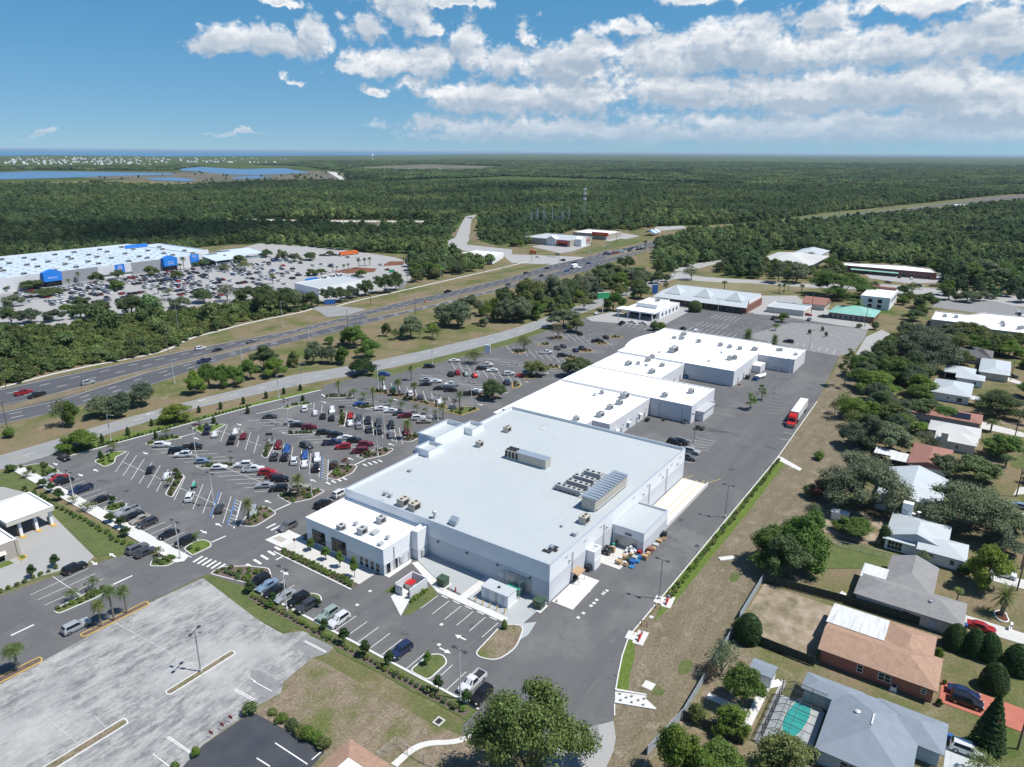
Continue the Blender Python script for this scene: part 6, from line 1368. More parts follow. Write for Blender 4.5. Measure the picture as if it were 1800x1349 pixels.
# goods outside the loading annex
def pallet(x,y,z,lab,m='wood',rz=0,n=1,group=None):
    t=thing('pallet_stack' if n>1 else 'pallet',lab,'pallet',(x,y,z),rz,group)
    for k2 in range(n):
        zz=k2*.15; b=MB()
        for i in range(3): b.box(-.6,.6,-.5+i*.45,-.4+i*.45,zz,zz+.09)
        for i in range(6): b.box(-.6+i*.22,-.48+i*.22,-.5,.5,zz+.09,zz+.12)
        b.build('deck',MAT[m],t,local=True)
    return t
def crate(x,y,z,l,w,h,m,lab,rz=0,name='cardboard_box',cat='box'):
    t=thing(name,lab,cat,(x,y,z),rz); MB().box(-l/2,l/2,-w/2,w/2,0,h).build('body',MAT[m],t,local=True); MB().box(-l/2-.01,l/2+.01,-.05,.05,h*.2,h+.01).build('tape',MAT['wood'],t,local=True) if m=='cardboard' else MB().box(-l/2-.03,l/2+.03,-w/2-.03,w/2+.03,h,h+.04).build('rim',MAT[m],t,local=True)
    return t
def lumps(name,lab,cat,x,y,z,L,W,H,n,s,m):
    v=[];f=[]
    for i in range(n):
        cx,cy=R.uniform(-L/2,L/2),R.uniform(-W/2,W/2); k2=max(0,1-max(abs(cx)/(L/2),abs(cy)/(W/2))*.8); cz=s*.7+R.uniform(0,1)*H*k2; b0=len(v)
        for j in range(6):
            ph=math.pi*j/5
            for q in range(7): th=2*math.pi*q/7; r=s*R.uniform(.75,1.1); v.append((cx+r*math.sin(ph)*math.cos(th),cy+r*math.sin(ph)*math.sin(th),max(.0,cz+r*.8*math.cos(ph))))
        for j in range(5):
            for q in range(7): f.append((b0+j*7+q,b0+(j+1)*7+q,b0+(j+1)*7+(q+1)%7,b0+j*7+(q+1)%7))
    mb=MB(); mb.add(v,f); o=mb.build(name,MAT[m]); o.location=(x,y,z); tag(o,lab,cat); return o
def PC(x,y,z=0): return P('C',x,y,z)
p=PC(450,690); lumps('bin_bag_heap','big heap of black bin bags beside the vestibule','bin bags',p.x,p.y,.06,2.6,2.2,1.5,26,.5,'plastic_black')
p=PC(850,690); lumps('bag_pile','pile of white filled bags against the annex wall','bags',p.x,p.y,.06,2.4,2.0,1.2,20,.42,'plastic_white')
p=PC(655,880); crate(p.x,p.y,.06,1.2,1.1,.8,'cardboard','wide brown cardboard bin, nearest on the loading apron'); p=PC(670,840); lumps('bag_pile','white bags lying on the nearest cardboard bin','bags',p.x,p.y,.86,1.0,.9,.2,6,.28,'plastic_white')
p=PC(765,905); pallet(p.x,p.y,.05,'wooden pallet with a white bag, between cardboard bin and blue pallet',n=3); lumps('white_bag','single white bag on the wooden pallet stack','bag',p.x,p.y,.55,.3,.3,.1,2,.3,'plastic_white')
p=PC(735,800); crate(p.x,p.y,.06,1.1,1.1,.95,'cardboard','pale cardboard bin behind the nearest one on the loading apron')
for i,(x,y,n,lab) in enumerate(((870,940,2,'blue pallet stack nearest the drive by the loading apron'),(965,850,3,'blue pallet stack in the middle of the loading goods'),(1005,790,4,'blue pallet stack farthest back by the annex corner'))): p=PC(x,y); pallet(p.x,p.y,.05,lab,'plastic_blue',.1*i,n)
p=PC(880,880); crate(p.x,p.y,.06,1.1,1.0,.8,'sign_blue','dark blue crate beside the blue pallets','' and 0 or 0,'plastic_crate','crate'); p=PC(920,820); crate(p.x,p.y,.06,1.1,1.0,.9,'unit_grey','grey crate on top of the goods by the blue pallets',0,'plastic_crate','crate')
p=PC(820,830); crate(p.x,p.y,.06,1,.9,.7,'green_box','dull green crate between the white bags and the blue crate',0,'plastic_crate','crate'); p=PC(950,750); lumps('bin_bag_heap','small heap of dark bags by the annex corner','bin bags',p.x,p.y,.06,1,.9,.5,7,.35,'plastic_black')
p=PC(1000,725); crate(p.x,p.y,.06,.7,.6,.9,'red_paint','red crate at the annex corner',0,'plastic_crate','crate')
p=PC(555,690); crate(p.x,p.y,.06,.7,.7,1.5,'cardboard','tall stack of brown boxes beside the black bin bags'); p=PC(560,610); crate(p.x,p.y,.06,.5,.5,1.0,'green_bin','bright green crate behind the black bin bags',0,'plastic_crate','crate')
p=PC(870,745); crate(p.x,p.y,.06,1.1,.9,.7,'cardboard','flat brown carton under the white bags')
for x,y,l,h,m,lab in((1090,800,1.3,1.0,'cardboard','large brown carton standing at the annex corner'),(1150,735,.8,.7,'cardboard','small carton right behind the corner carton'),(1180,680,1.2,1.0,'wall_brick','dark red crate along the annex side'),(1235,640,1.1,.5,'cardboard','low carton past the dark red crate'),(1280,580,1.2,.5,'unit_grey','flat grey crate along the annex side'),(1335,520,1.2,.7,'cardboard','brown carton beyond the flat grey crate')): p=PC(x,y); crate(p.x,p.y,.05,1.1,l,h,m,lab,0,'goods_box','box')
p=PC(1420,465); pallet(p.x,p.y,.05,'wooden pallet lying by the far end of the annex',n=2); p=PC(1420,415); crate(p.x,p.y,.05,1,1,1.1,'plastic_black','black bin at the far end of the annex',0,'rubbish_bin','bin')
# person at the loading door (standing, dark clothes)
def person(x,y,z,rz,label):
    me=bpy.data.meshes.new('person'); J=[(0,0,.95),(0,0,1.2),(0,0,1.42),(0,0,1.52),(0,0,1.64),(0,0,1.74),(.1,0,.88),(.11,.02,.5),(.12,-.02,.08),(.12,.14,.03),(-.1,0,.88),(-.12,.04,.5),(-.12,0,.08),(-.12,.16,.03),(.2,0,1.4),(.26,-.02,1.12),(.27,.1,.9),(.28,.14,.80),(-.2,0,1.4),(-.26,.0,1.12),(-.26,.12,.9),(-.26,.16,.80)]
    E=[(0,1),(1,2),(2,3),(3,4),(4,5),(0,6),(6,7),(7,8),(8,9),(0,10),(10,11),(11,12),(12,13),(2,14),(14,15),(15,16),(16,17),(2,18),(18,19),(19,20),(20,21)]
    rad=[.15,.14,.13,.06,.10,.08,.10,.07,.05,.04,.10,.07,.05,.04,.07,.05,.04,.035,.07,.05,.04,.035]
    me.from_pydata(J,E,[]); o=bpy.data.objects.new('person',me); COL.objects.link(o); o.modifiers.new('s','SKIN'); o.modifiers.new('d','SUBSURF').levels=1
    for i,sv in enumerate(me.skin_vertices[0].data): sv.radius=(rad[i],rad[i]); sv.use_root=(i==0)
    bpy.context.view_layer.update(); dg=bpy.context.evaluated_depsgraph_get(); m2=bpy.data.meshes.new_from_object(o.evaluated_get(dg)); bpy.data.objects.remove(o)
    for mm in('plastic_black','wood','dark'): m2.materials.append(MAT[mm])
    for pl_ in m2.polygons: zc=pl_.center.z; pl_.material_index=1 if (1.48<zc<1.72 and pl_.center.y>-.06) or zc<.86 and abs(pl_.center.x)>.22 else 0
    q=bpy.data.objects.new('person',m2); COL.objects.link(q); q.location=(x,y,z); q.rotation_euler=(0,0,rz); tag(q,'person in dark clothes standing in front of the loading doors','person'); return q
p=PC(612,575); person(p.x-.2,p.y,.06,2.2,'')
# backflow pads beside the drive: red valve sets on white slabs, hoops, marker posts
for i,(cx,cy) in enumerate(((400,930),(940,215))):
    p=P('M',cx,cy); t=thing('backflow_valve','red backflow valve assembly on a white slab, %s of the two'%('nearer' if i==0 else 'farther'),'valve',(p.x,p.y,.06),math.radians(8))
    MB().box(-1.9,2.2,-1.0,1.0,0,.06).build('slab',MAT['concrete_white'],t,local=True); MB().box(-1.2,1.2,1.0,2.6,0,.05).build('slab',MAT['concrete_white'],t,local=True)
    MB().tube((-1.2,0,.55),(1.2,0,.55),.13,None,8).tube((-1.2,0,0),(-1.2,0,.6),.13,None,8).tube((1.2,0,0),(1.2,0,.6),.13,None,8).build('pipe',MAT['red_paint'],t,local=True)
    for x in(-.6,.6): MB().lathe([(.22,.38),(.24,.55),(.22,.72),(.05,.75),(.05,1.15),(.25,1.16),(.25,1.2),(.02,1.21)],x,0,10).build('valve',MAT['red_paint' if x<0 else 'steel'],t,local=True)
for i,(x,y) in enumerate(((800,360),(525,700),(1045,90))):
    p=P('M',x,y); t=thing('pipe_hoop','dark red pipe hoop beside the drive edge, %s of three'%('middle','nearest','farthest')[i],'pipe',(p.x,p.y,0)); MB().tube((0,0,0),(0,0,1.1),.07,None,8).tube((0,0,1.05),(0,1.1,1.05),.07,None,8).tube((0,1.1,0),(0,1.1,1.1),.07,None,8).build('pipe',MAT['wall_brick'],t,local=True); MB().tube((0,0,0),(0,0,.05),.16,None,8).build('flange',MAT['dark'],t,local=True)
for x,y in((235,1070),(275,870),(335,810),(375,730),(435,690),(480,640),(630,440),(660,410),(715,350),(795,205),(890,110),(930,80)):
    p=P('M',x,y); t=MB().tube((0,0,0),(0,0,1.0),.045,None,6).build('marker_post',MAT['sign_yellow']); t.location=(p.x,p.y,0); tag(t,'thin yellow marker post along the kerb by the red valves','marker post','yellow marker posts')
p=P('M',617,512); t=MB().box(-.4,.4,-.35,.35,.03,.12).build('valve_cover',MAT['concrete_white']); t.location=(p.x,p.y,0); tag(t,'white valve cover block between the two red valve sets','valve cover')
for s,l in((((450,333),(485,303),(557,235),(537,253),(618,172),(625,165),(645,150),(522,153),(575,213)),'e'),(((775,153),(687,247),(1260,380),(1243,517)),'d')):
    for x,y in s: p=P(l,x,y); struct('valve_cover',MB().box(p.x-.32,p.x+.32,p.y-.32,p.y+.32,.02,.06),MAT['concrete_white'])
p=P('e',928,795); struct('concrete_slab',MB().box(p.x-.9,p.x+.9,p.y-.9,p.y+.9,0,.12),MAT['concrete_white']); p=P('g',1455,1282); struct('concrete_slab',MB().obox(p.x,p.y,0,.25,3.6,1.3,-.75),MAT['concrete_white'])
for x,y in((735,855),(815,872),(778,880),(860,898),(740,898),(815,912),(900,888),(893,930)):
    p=P('e',x,y); t=MB().box(-.14,.14,-.14,.14,0,.4).build('energy_block',MAT['concrete']); t.location=(p.x,p.y,.06); tag(t,'small concrete block on the white spillway slab','concrete block','spillway blocks')
p=P('d',1242,1040); struct('drain_box',MB().box(p.x-.8,p.x+.8,p.y-.7,p.y+.7,0,.14),MAT['concrete']); struct('drain_grate',MB().flat(rect(p.x-.55,p.x+.55,p.y-.45,p.y+.45),.15),MAT['dark'])
for k_,x,y in(('a',857,823),('a',1556,556),('g',1253,1195),('g',1145,1020)): p=P(k_,x,y); struct('drain_grate',MB().flat(rect(p.x-.6,p.x+.6,p.y-.5,p.y+.5),.05),MAT['pole_dark'])
# signs
def stopsign(k_,x,y,lab,rz):
    p=P(k_,x,y); t=thing('stop_sign',lab,'stop sign',(p.x,p.y,.03),rz); MB().tube((0,0,0),(0,0,2.3),.04,None,6).build('post',MAT['galv'],t,local=True)
    o=MB(); v=[(.38*math.cos(math.pi/8+i*math.pi/4),.38*math.sin(math.pi/8+i*math.pi/4)+2.35) for i in range(8)]
    o.add([(a,-.05,b) for a,b in v]+[(a,-.09,b) for a,b in v],[tuple(range(7,-1,-1)),tuple(range(8,16))]+[(i,(i+1)%8,8+(i+1)%8,8+i) for i in range(8)]); q=o.build('plate',MAT['red_paint'],t,local=True)
    c=bpy.data.curves.new('t','FONT'); c.body='STOP'; c.size=.26; c.align_x='CENTER'; c.align_y='CENTER'; c.extrude=.005; oo=bpy.data.objects.new('t',c); COL.objects.link(oo); bpy.context.view_layer.update(); me=bpy.data.meshes.new_from_object(oo.evaluated_get(bpy.context.evaluated_depsgraph_get())); bpy.data.objects.remove(oo); me.materials.append(MAT['plastic_white']); w=bpy.data.objects.new('lettering',me); COL.objects.link(w); w.parent=q; w.location=(0,-.10,2.35); w.rotation_euler=(math.pi/2,0,0)
for k_,x,y,lab,rz in(('a',1330,425,'red stop sign on the bright grass island by the frontage road',-1.2),('b',265,1215,'red stop sign at the office corner crossing',-1.2),('b',192,262,'red stop sign at the end of the fifth slanted row',-1.2),('j',650,1165,'red stop sign at the lot entrance by the dark round tree',-1.2)): stopsign(k_,x,y,lab,rz)
for i,(x,y) in enumerate(((1570,1045),(1512,1095),(1438,1150))):
    p=P('c',x,y); t=thing('yard_sign','small red yard sign at the edge of the black lot, %s of three'%('farthest','middle','nearest')[i],'yard sign',(p.x,p.y,.04),math.radians(100)); MB().tube((-.3,0,0),(-.3,0,1.0),.015,None,5).tube((.3,0,0),(.3,0,1.0),.015,None,5).build('stake',MAT['galv'],t,local=True); MB().box(-.4,.4,-.015,.015,.75,1.35).build('panel',MAT['red_paint'],t,local=True)
def pylon(k_,xb,yb,xt,yt,lab,w,hh,m,two=False,rz=0,d=.5,txt=None):
    p=P(k_,xb,yb); h=HT(k_,xb,yb,xt,yt); t=thing('pylon_sign',lab,'sign',(p.x,p.y,0),rz)
    if h-hh>.2:
        for x in((-w*.3,w*.3) if two else (0,)): MB().box(x-.18,x+.18,-.18,.18,0,h-hh).build('post',MAT['galv'],t,local=True)
    q=MB().box(-w/2,w/2,-d/2,d/2,max(.05,h-hh),h).build('cabinet',MAT[m],t,local=True); MB().box(-w/2-.06,w/2+.06,-d/2-.06,d/2+.06,h,h+.12).build('cap',MAT['wall_white'],t,local=True); return t,h
pylon('k',636,690,636,538,'tall pole sign with a white-topped green panel by the frontage road',7.2,3.2,'sign_green',False,-.6)
pylon('k',1003,545,1003,482,'dark blue slab sign at the entrance of the plaza road',4,6,'sign_blue',True,-.6)
pylon('j',1628,970,1628,908,'plain white monument sign beside the grocery lot entrance',2.6,3.4,'wall_white',False,-1.2); pylon('k',228,790,228,768,'small pale blue monument sign in the verge grass',3.4,1.4,'metal_bluegrey',False,-.6)
pylon('j',520,622,520,585,'low blue monument sign under the roadside oaks',6,3.4,'sign_blue',False,-.6); pylon('j',1025,512,1025,448,'tall grey multi-panel tenant sign by the highway footpath',4,8,'unit_grey',False,-.6)
pylon('j',955,400,955,375,'green panel sign above the trees near the superstore drive',4,2.2,'sign_green',True,-.6); pylon('l',1085,520,1085,490,'white slab sign on the grass beside the side road',1.6,4.5,'plastic_white')
p=P('j',1200,608); t=thing('message_board','black portable message board on its trailer in the highway median','message board',(p.x,p.y,.03),.6); MB().box(-1,1,-.06,.06,1.8,3.2).build('panel',MAT['dark'],t,local=True); MB().tube((0,0,.5),(0,0,1.8),.06,None,6).build('mast',MAT['steel'],t,local=True); MB().box(-.9,.9,-.5,.5,.4,.6).tube((-.9,-.6,.3),(-.9,.6,.3),.3,None,10).build('trailer',MAT['orange_paint'],t,local=True)
for k_,x,y,lab in(('b',92,480,'black framed pickup sign at the end of the third row bed'),('b',583,292,'black framed pickup sign at the end of the fifth row bed')):
    p=P(k_,x,y); t=thing('bay_sign',lab,'sign',(p.x,p.y,.15),math.radians(-45)); MB().box(-1,-.9,-.05,.05,0,2.2).box(.9,1,-.05,.05,0,2.2).build('post',MAT['pole_dark'],t,local=True); MB().box(-1,1,-.06,.06,1.5,2.3).build('panel',MAT['fence_dark'],t,local=True)
for k_,x,y,lab in(('b',110,505,'steel trolley corral beside the third row bed'),('b',1185,330,'steel trolley corral at the store end of the sixth row'),('b',1195,205,'steel trolley corral in the palm-lined row')):
    p=P(k_,x,y); t=thing('trolley_corral',lab,'trolley corral',(p.x,p.y,.03),D1); f=MB()
    for yy in(-1,1):
        for zz in(.4,.9): f.tube((-2.2,yy,zz),(2.2,yy,zz),.035,None,6)
        for xx in(-2.2,0,2.2): f.tube((xx,yy,0),(xx,yy,.92),.035,None,6)
    f.build('rail',MAT['galv'],t,local=True); MB().box(-1.9,1.2,-.6,.6,.35,.95).build('trolleys',MAT['steel'],t,local=True)
for k_,x,y,l,w,h,m,lab in(('k',1222,1140,2.2,1.6,1.3,'sign_blue','blue dumpster behind the third block of the strip mall'),('k',1655,1145,2,1.5,1.4,'plastic_black','black dumpster nearest the parked boat'),('k',1715,1155,2.2,1.7,1.4,'sign_blue','dark blue dumpster right beside the parked boat'),('k',1515,1180,2,1.6,1.4,'wood_pole','brown dumpster at the mall corner'),('g',917,350,1.6,1.2,1.1,'plastic_black','small black dumpster in the shaded mall corner'),('g',1175,362,2.4,1.4,1.0,'wall_dark_grey','dark flat dumpster at the corner of the long mall block'),('g',1030,345,1.6,.8,.6,'dark','low dark cart in the shaded mall yard'),('g',1105,70,1.4,1,1.3,'plastic_black','black bin by the mall back doors')):
    p=P(k_,x,y); t=thing('dumpster',lab,'dumpster',(p.x,p.y,.03)); MB().add([(-l/2,-w/2*.8,.1),(l/2,-w/2*.8,.1),(l/2,w/2*.8,.1),(-l/2,w/2*.8,.1),(-l/2,-w/2,h),(l/2,-w/2,h),(l/2,w/2,h),(-l/2,w/2,h)],[(0,1,5,4),(1,2,6,5),(2,3,7,6),(3,0,4,7),(4,5,6,7)]).build('body',MAT[m],t,local=True); MB().box(-l/2-.04,l/2+.04,-w/2-.04,w/2+.04,h,h+.06).build('lid',MAT['plastic_black'],t,local=True)
p=P('g',1270,405); lumps('tarp_heap','black tarpaulin heap by the light pole behind the store','heap',p.x,p.y,.03,2.4,2.2,1.1,14,.6,'plastic_black'); p=P('k',1600,1190); pallet(p.x,p.y,.03,'wooden pallets dumped at the mall corner',n=4)
for i,(x,y) in enumerate(((1300,330),(1315,318),(1330,305),(1352,290))): p=P('g',x,y); t=MB().tube((0,0,0),(0,0,1.1),.1,None,8).build('bollard',MAT['sign_yellow']); t.location=(p.x,p.y,.03); tag(t,'yellow bollard by the mall loading door','bollard','bollards by the mall loading door')
# ------------------------------------------------------------------ vehicles that are one of a kind
def semi():
    a=P('h',165,402); b=P('h',262,255); dx,dy=1,0.03
    t=thing('semi_truck','red semi truck pulling a long white box trailer along the alley','truck',(228.6,46.9,.03),math.atan2(.04,1)+0)
    # cab points to -x (towards the camera)
    c=MB(); pr=[(-.0,.55),(0,1.35),(.25,1.55),(1.75,1.75),(2.35,2.75),(2.7,3.3),(4.3,3.95),(4.6,3.9),(4.6,.8)]
    n=len(pr)
    for sgn in(1,): 
        v=[(x,-1.18,z) for x,z in pr]+[(x,1.18,z) for x,z in pr]; c.add(v,[tuple(range(n)),tuple(range(2*n-1,n-1,-1))]+[(i,n+i,n+(i+1)%n,(i+1)%n) for i in range(n)])
    c.build('cab',MAT['red_paint'],t,local=True); MB().add([(1.72,-1.0,1.80),(2.32,-1.0,2.72),(2.32,1.0,2.72),(1.72,1.0,1.80)],[(3,2,1,0)]).build('windshield',MAT['glass_dark'],t,local=True).location=(-.03,0,.02)
    for y in(-1.2,1.2): MB().box(2.2,3.1,y-.01,y+.01,1.9,2.6).build('side_window',MAT['glass_dark'],t,local=True); MB().box(1.7,1.85,y*1.12-.12,y*1.12+.12,1.9,2.5).build('mirror',MAT['dark'],t,local=True)
    MB().box(-.06,0,-.8,.8,.7,1.3).build('grille',MAT['rim'],t,local=True); MB().box(-.12,.1,-1.2,1.2,.45,.72).build('bumper',MAT['rim'],t,local=True)
    for y in(-.95,.75): MB().box(-.05,.05,y,y+.22,.95,1.2).build('headlight',MAT['lamp_clear'],t,local=True)
    MB().box(4.6,7.6,-.5,.5,.7,1.0).build('chassis',MAT['dark'],t,local=True)
    for y in(-1.05,1.05): MB().tube((4.75,y,1),(4.75,y,4.0),.09,None,8).build('exhaust',MAT['rim'],t,local=True)
    tr=MB().box(5.6,21.4,-1.28,1.28,1.25,4.0).build('trailer',MAT['metal_white'],t,local=True); MB().box(5.62,21.38,-1.26,1.26,4.0,4.04).build('trailer_roof',MAT['plastic_white'],t,local=True)
    MB().box(7.9,8.1,-.9,-.7,.4,1.25).box(7.9,8.1,.7,.9,.4,1.25).build('landing_leg',MAT['steel'],t,local=True)
    for x in(.95,5.9,7.1,18.6,19.9):
        for y in(-1.0,1.0): w=MB(); w.tube((x,y-.28,.5),(x,y+.28,.5),.5,None,12); w.build('wheel',MAT['rubber'],t,local=True)
    return t
semi()
def boxtruck(k_,x,y,rz,lab,m,L=8,cab='white'):
    p=P(k_,x,y); t=thing('box_truck',lab,'truck',(p.x,p.y,.04),rz); MB().box(-L/2,L/2-2,-1.2,1.2,.8,3.4).build('cargo_box',MAT[m],t,local=True); MB().add([(L/2-1.9,-1.1,.6),(L/2,-1.1,.6),(L/2,1.1,.6),(L/2-1.9,1.1,.6),(L/2-1.9,-1.05,2.5),(L/2-.7,-1.05,2.5),(L/2-.7,1.05,2.5),(L/2-1.9,1.05,2.5)],[(0,1,5,4),(1,2,6,5),(2,3,7,6),(3,0,4,7),(4,5,6,7)]).build('cab',MAT[cab],t,local=True)
    for xx in(-L/2+1.4,L/2-1.1):
        for yy in(-1,1): MB().tube((xx,yy-.15,.48),(xx,yy+.15,.48),.48,None,10).build('wheel',MAT['rubber'],t,local=True)
    MB().add([(L/2-.02,-.95,1.6),(L/2-.6,-.95,2.4),(L/2-.6,.95,2.4),(L/2-.02,.95,1.6)],[(3,2,1,0)]).build('windshield',MAT['glass_dark'],t,local=True).location=(-.05,0,.05)
boxtruck('j',655,275,-.1,'long orange and white truck parked along the far edge of the superstore lot','orange_paint',19,'orange_paint'); boxtruck('k',1160,158,.1,'green refuse truck driving away on the highway','green_bin',8,'green_bin'); boxtruck('k',440,368,0.05,'white box truck waiting near the highway junction','plastic_white',9,'plastic_white'); boxtruck('k',148,268,-1.2,'small orange truck on the cross road by the pharmacy','orange_paint',6,'red_paint')
p=P('k',1745,1140); t=thing('covered_boat','white covered boat on a trailer behind the strip mall','boat',(p.x,p.y,.03),-.4); hb=MB()
sec=[(-3.2,1.0,.9),(-1,1.15,1.0),(1.2,1.0,1.0),(2.6,.55,1.15),(3.4,.05,1.3)]; v=[]
for x,w,z in sec: v+=[(x,-w,z),(x,-w*.5,.45),(x,w*.5,.45),(x,w,z),(x,w*.4,z+.55),(x,-w*.4,z+.55)]
f=[(i*6+j,(i+1)*6+j,(i+1)*6+(j+1)%6,i*6+(j+1)%6) for i in range(4) for j in range(6)]+[(0,1,2,3,4,5)]; hb.add(v,f); hb.build('hull',MAT['plastic_white'],t,local=True)
MB().box(-2.5,3.8,-.08,.08,.35,.45).tube((-1,-1.1,.3),(-1,1.1,.3),.3,None,10).build('trailer',MAT['steel'],t,local=True)
p=P('a',1315,800); t=thing('kayak','bright green kayak on a small black trailer behind the white suv','kayak',(p.x,p.y,.03),D1); v=[];sec=[(-1.7,.03,.95),(-1,.3,.85),(0,.38,.82),(1,.3,.85),(1.7,.03,.95)]
for x,w,z in sec: v+=[(x,-w,z+.08),(x,0,z-.12),(x,w,z+.08),(x,0,z+.18)]
MB().add(v,[(i*4+j,(i+1)*4+j,(i+1)*4+(j+1)%4,i*4+(j+1)%4) for i in range(4) for j in range(4)]).build('hull',MAT['green_bin'],t,local=True); MB().box(-1.3,2.0,-.06,.06,.45,.55).box(-1,-.9,-.55,.55,.5,.66).box(.8,.9,-.55,.55,.5,.66).tube((-.2,-.7,.3),(-.2,.7,.3),.3,None,10).build('trailer',MAT['dark'],t,local=True)
p=P('k',985,135); t=thing('market_tent','blue and white striped event tent beside the highway','tent',(p.x,p.y,0)); 
for i in range(4): MB().add([(-9+i*4.5,-6,3),(-4.5+i*4.5,-6,3),(-4.5+i*4.5,6,3),(-9+i*4.5,6,3),(-9+i*4.5,0,6),(-4.5+i*4.5,0,6)],[(0,1,5,4),(2,3,4,5)]).build('canopy',MAT['wall_blue' if i%2==0 else 'plastic_white'],t,local=True)
for x in(-8.8,8.8):
    for y in(-5.8,5.8): MB().tube((x,y,0),(x,y,3),.1,None,6).build('pole',MAT['galv'],t,local=True)
# house extras
for k_,x,y,lab in(('f',850,825,'white air conditioner beside the salmon wall'),('J',345,790,'white air conditioner behind the cream house fence'),('h',1130,1312,'white air conditioner beside the metal-roofed house')):
    p=P(k_,x,y); t=thing('air_conditioner',lab,'air conditioner',(p.x,p.y,0)); MB().box(-.45,.45,-.45,.45,.08,.85).build('casing',MAT['plastic_white'],t,local=True); MB().lathe([(.02,.9),(.34,.9),(.36,.85)],0,0,12).build('fan',MAT['dark'],t,local=True); MB().box(-.6,.6,-.6,.6,0,.08).build('pad',MAT['concrete'],t,local=True)
for i,(x,y) in enumerate(((990,968),(1028,958))):
    p=P('h',x,y,5.2); t=thing('satellite_dish','white satellite dish on the metal-roofed house, %s the chimney'%('next to' if i==0 else 'farther from'),'satellite dish',(p.x,p.y,3.6)); MB().tube((0,0,0),(0,0,1.2),.05,None,6).build('mast',MAT['galv'],t,local=True); MB().lathe([(.02,1.2),(.3,1.25),(.45,1.36)],0,0,12).build('dish',MAT['plastic_white'],t,local=True)
pl=[tuple(P('J',x,y)[:2]) for x,y in((1095,590),(1110,560),(1160,545),(1230,560),(1275,600),(1290,650),(1310,680),(1295,705),(1250,712),(1190,690),(1130,650))]; pl=rnd(pl,.8,3); inn=inset(pl,.22); n=len(pl); o=MB(); pl=ccw(pl); o.add([(q[0],q[1],.12) for q in pl]+[(q[0],q[1],.12) for q in inn]+[(q[0],q[1],0) for q in pl],[(i,(i+1)%n,n+(i+1)%n,n+i) for i in range(n)]+[(2*n+i,2*n+(i+1)%n,(i+1)%n,i) for i in range(n)]); t=thing('garden_edging','white heart-shaped edging round the big palm bed','garden edging',(pl[0][0],pl[0][1],0)); o.build('rim',MAT['plastic_white'],t); MB().flat(inn,.06).build('bed',MAT['mulch_red'],t)
p=P('J',1320,800); t=thing('letterbox','white letterbox on a dark post beside the driveway','letterbox',(p.x,p.y,0)); MB().tube((0,0,0),(0,0,1.0),.07,None,6).build('post',MAT['dark'],t,local=True); MB().box(-.5,.5,-.2,.2,1.0,1.35).build('box',MAT['plastic_white'],t,local=True); MB().box(-.8,.8,-.25,.25,0,.1).build('base',MAT['plastic_white'],t,local=True)
for k_,x,y,lab in(('J',715,790,'blue wheeled bin at the corner of the cream house'),('f',1230,1165,'blue wheeled bin at the corner of the blue-grey roofed house')):
    p=P(k_,x,y); t=thing('wheeled_bin',lab,'bin',(p.x,p.y,0)); MB().box(-.3,.3,-.35,.35,.08,1.0).build('body',MAT['sign_blue'],t,local=True); MB().box(-.33,.33,-.38,.38,1.0,1.08).build('lid',MAT['sign_blue'],t,local=True)
p=P('f',500,195); lumps('white_tank','white water tank beside the dark fence','tank',p.x,p.y,0,.5,.5,.4,5,.7,'plastic_white')
p=P('h',840,275); t=MB().prism(rnd(rect(-5,5,-1.5,1.5),1.4),0,.7).build('covered_boat',MAT['plastic_white']); t.location=(p.x,p.y,0); t.rotation_euler=(0,0,-.5); tag(t,'white upturned boat lying on the grass among the trees','boat')
p=P('h',780,765); t=MB().add([(-1.5,-1,1.2),(1.5,-1,1.2),(1.5,1,1.2),(-1.5,1,1.2),(0,0,2.0)],[(0,1,4),(1,2,4),(2,3,4),(3,0,4)]).build('canopy',MAT['wall_blue']); t.location=(p.x,p.y,2.5); tag(t,'bright blue tarpaulin peak showing through the big oak','canopy')
# ------------------------------------------------------------------ lamp posts and poles
for k_,xb,yb,xt,yt,lab in (('a',1330,597,1300,402,'by the second slanted row'),('a',497,858,470,688,'beside the long sidewalk row'),('a',1450,927,1420,700,'in the first slanted row'),('a',1222,1282,1190,1022,'at the end of the white sidewalk'),('b',218,382,205,200,'by the fourth slanted row'),('b',378,862,350,430,'on the palm island nearest the office wing'),('b',870,436,857,215,'in the fifth slanted row'),('b',825,588,815,400,'on the island between third and fourth rows'),('b',1232,352,1225,170,'at the store end of the palm-lined row'),('b',828,135,825,-30,'at the road end of the palm-lined row'),('b',1460,262,1455,90,'by the yellow-kerbed oak island'),('d',210,284,185,-10,'behind the row of black cars'),('d',1388,887,1382,545,'beside the white pickup in the south row'),('k',15,1178,12,1040,'by the grass island of the far lot'),('k',308,1058,305,918,'on a yellow-kerbed island of the far lot'),('k',540,938,540,815,'on a far yellow-kerbed island'),('k',742,848,742,625,'tallest beside the white bank'),('l',50,1248,57,1065,'by the alley islands, nearer one'),('l',145,1150,150,1005,'by the alley islands, farther one'),('L',1245,335,1270,40,'in the middle of the empty far lot'),('k',1622,780,1625,700,'at the edge of the empty far lot'),('l',290,930,300,800,'by the worn far lot')):
    p=P(k_,xb,yb); h=max(7,min(13,HT(k_,xb,yb,xt,yt))); lamppost(h,'white two-headed lamp post '+lab,p.x,p.y,math.radians(90))
for k_,xb,yb,xt,yt,lab in (('e',1000,207,1015,-65,'nearest on the grass edge of the alley'),('g',1443,1002,1456,778,'middle on the grass edge of the alley'),('g',1233,492,1243,305,'behind the far corner of the grocery store')):
    p=P(k_,xb,yb); lamppost(HT(k_,xb,yb,xt,yt),'grey two-headed lamp post '+lab,p.x,p.y,math.radians(90),'pole_grey')
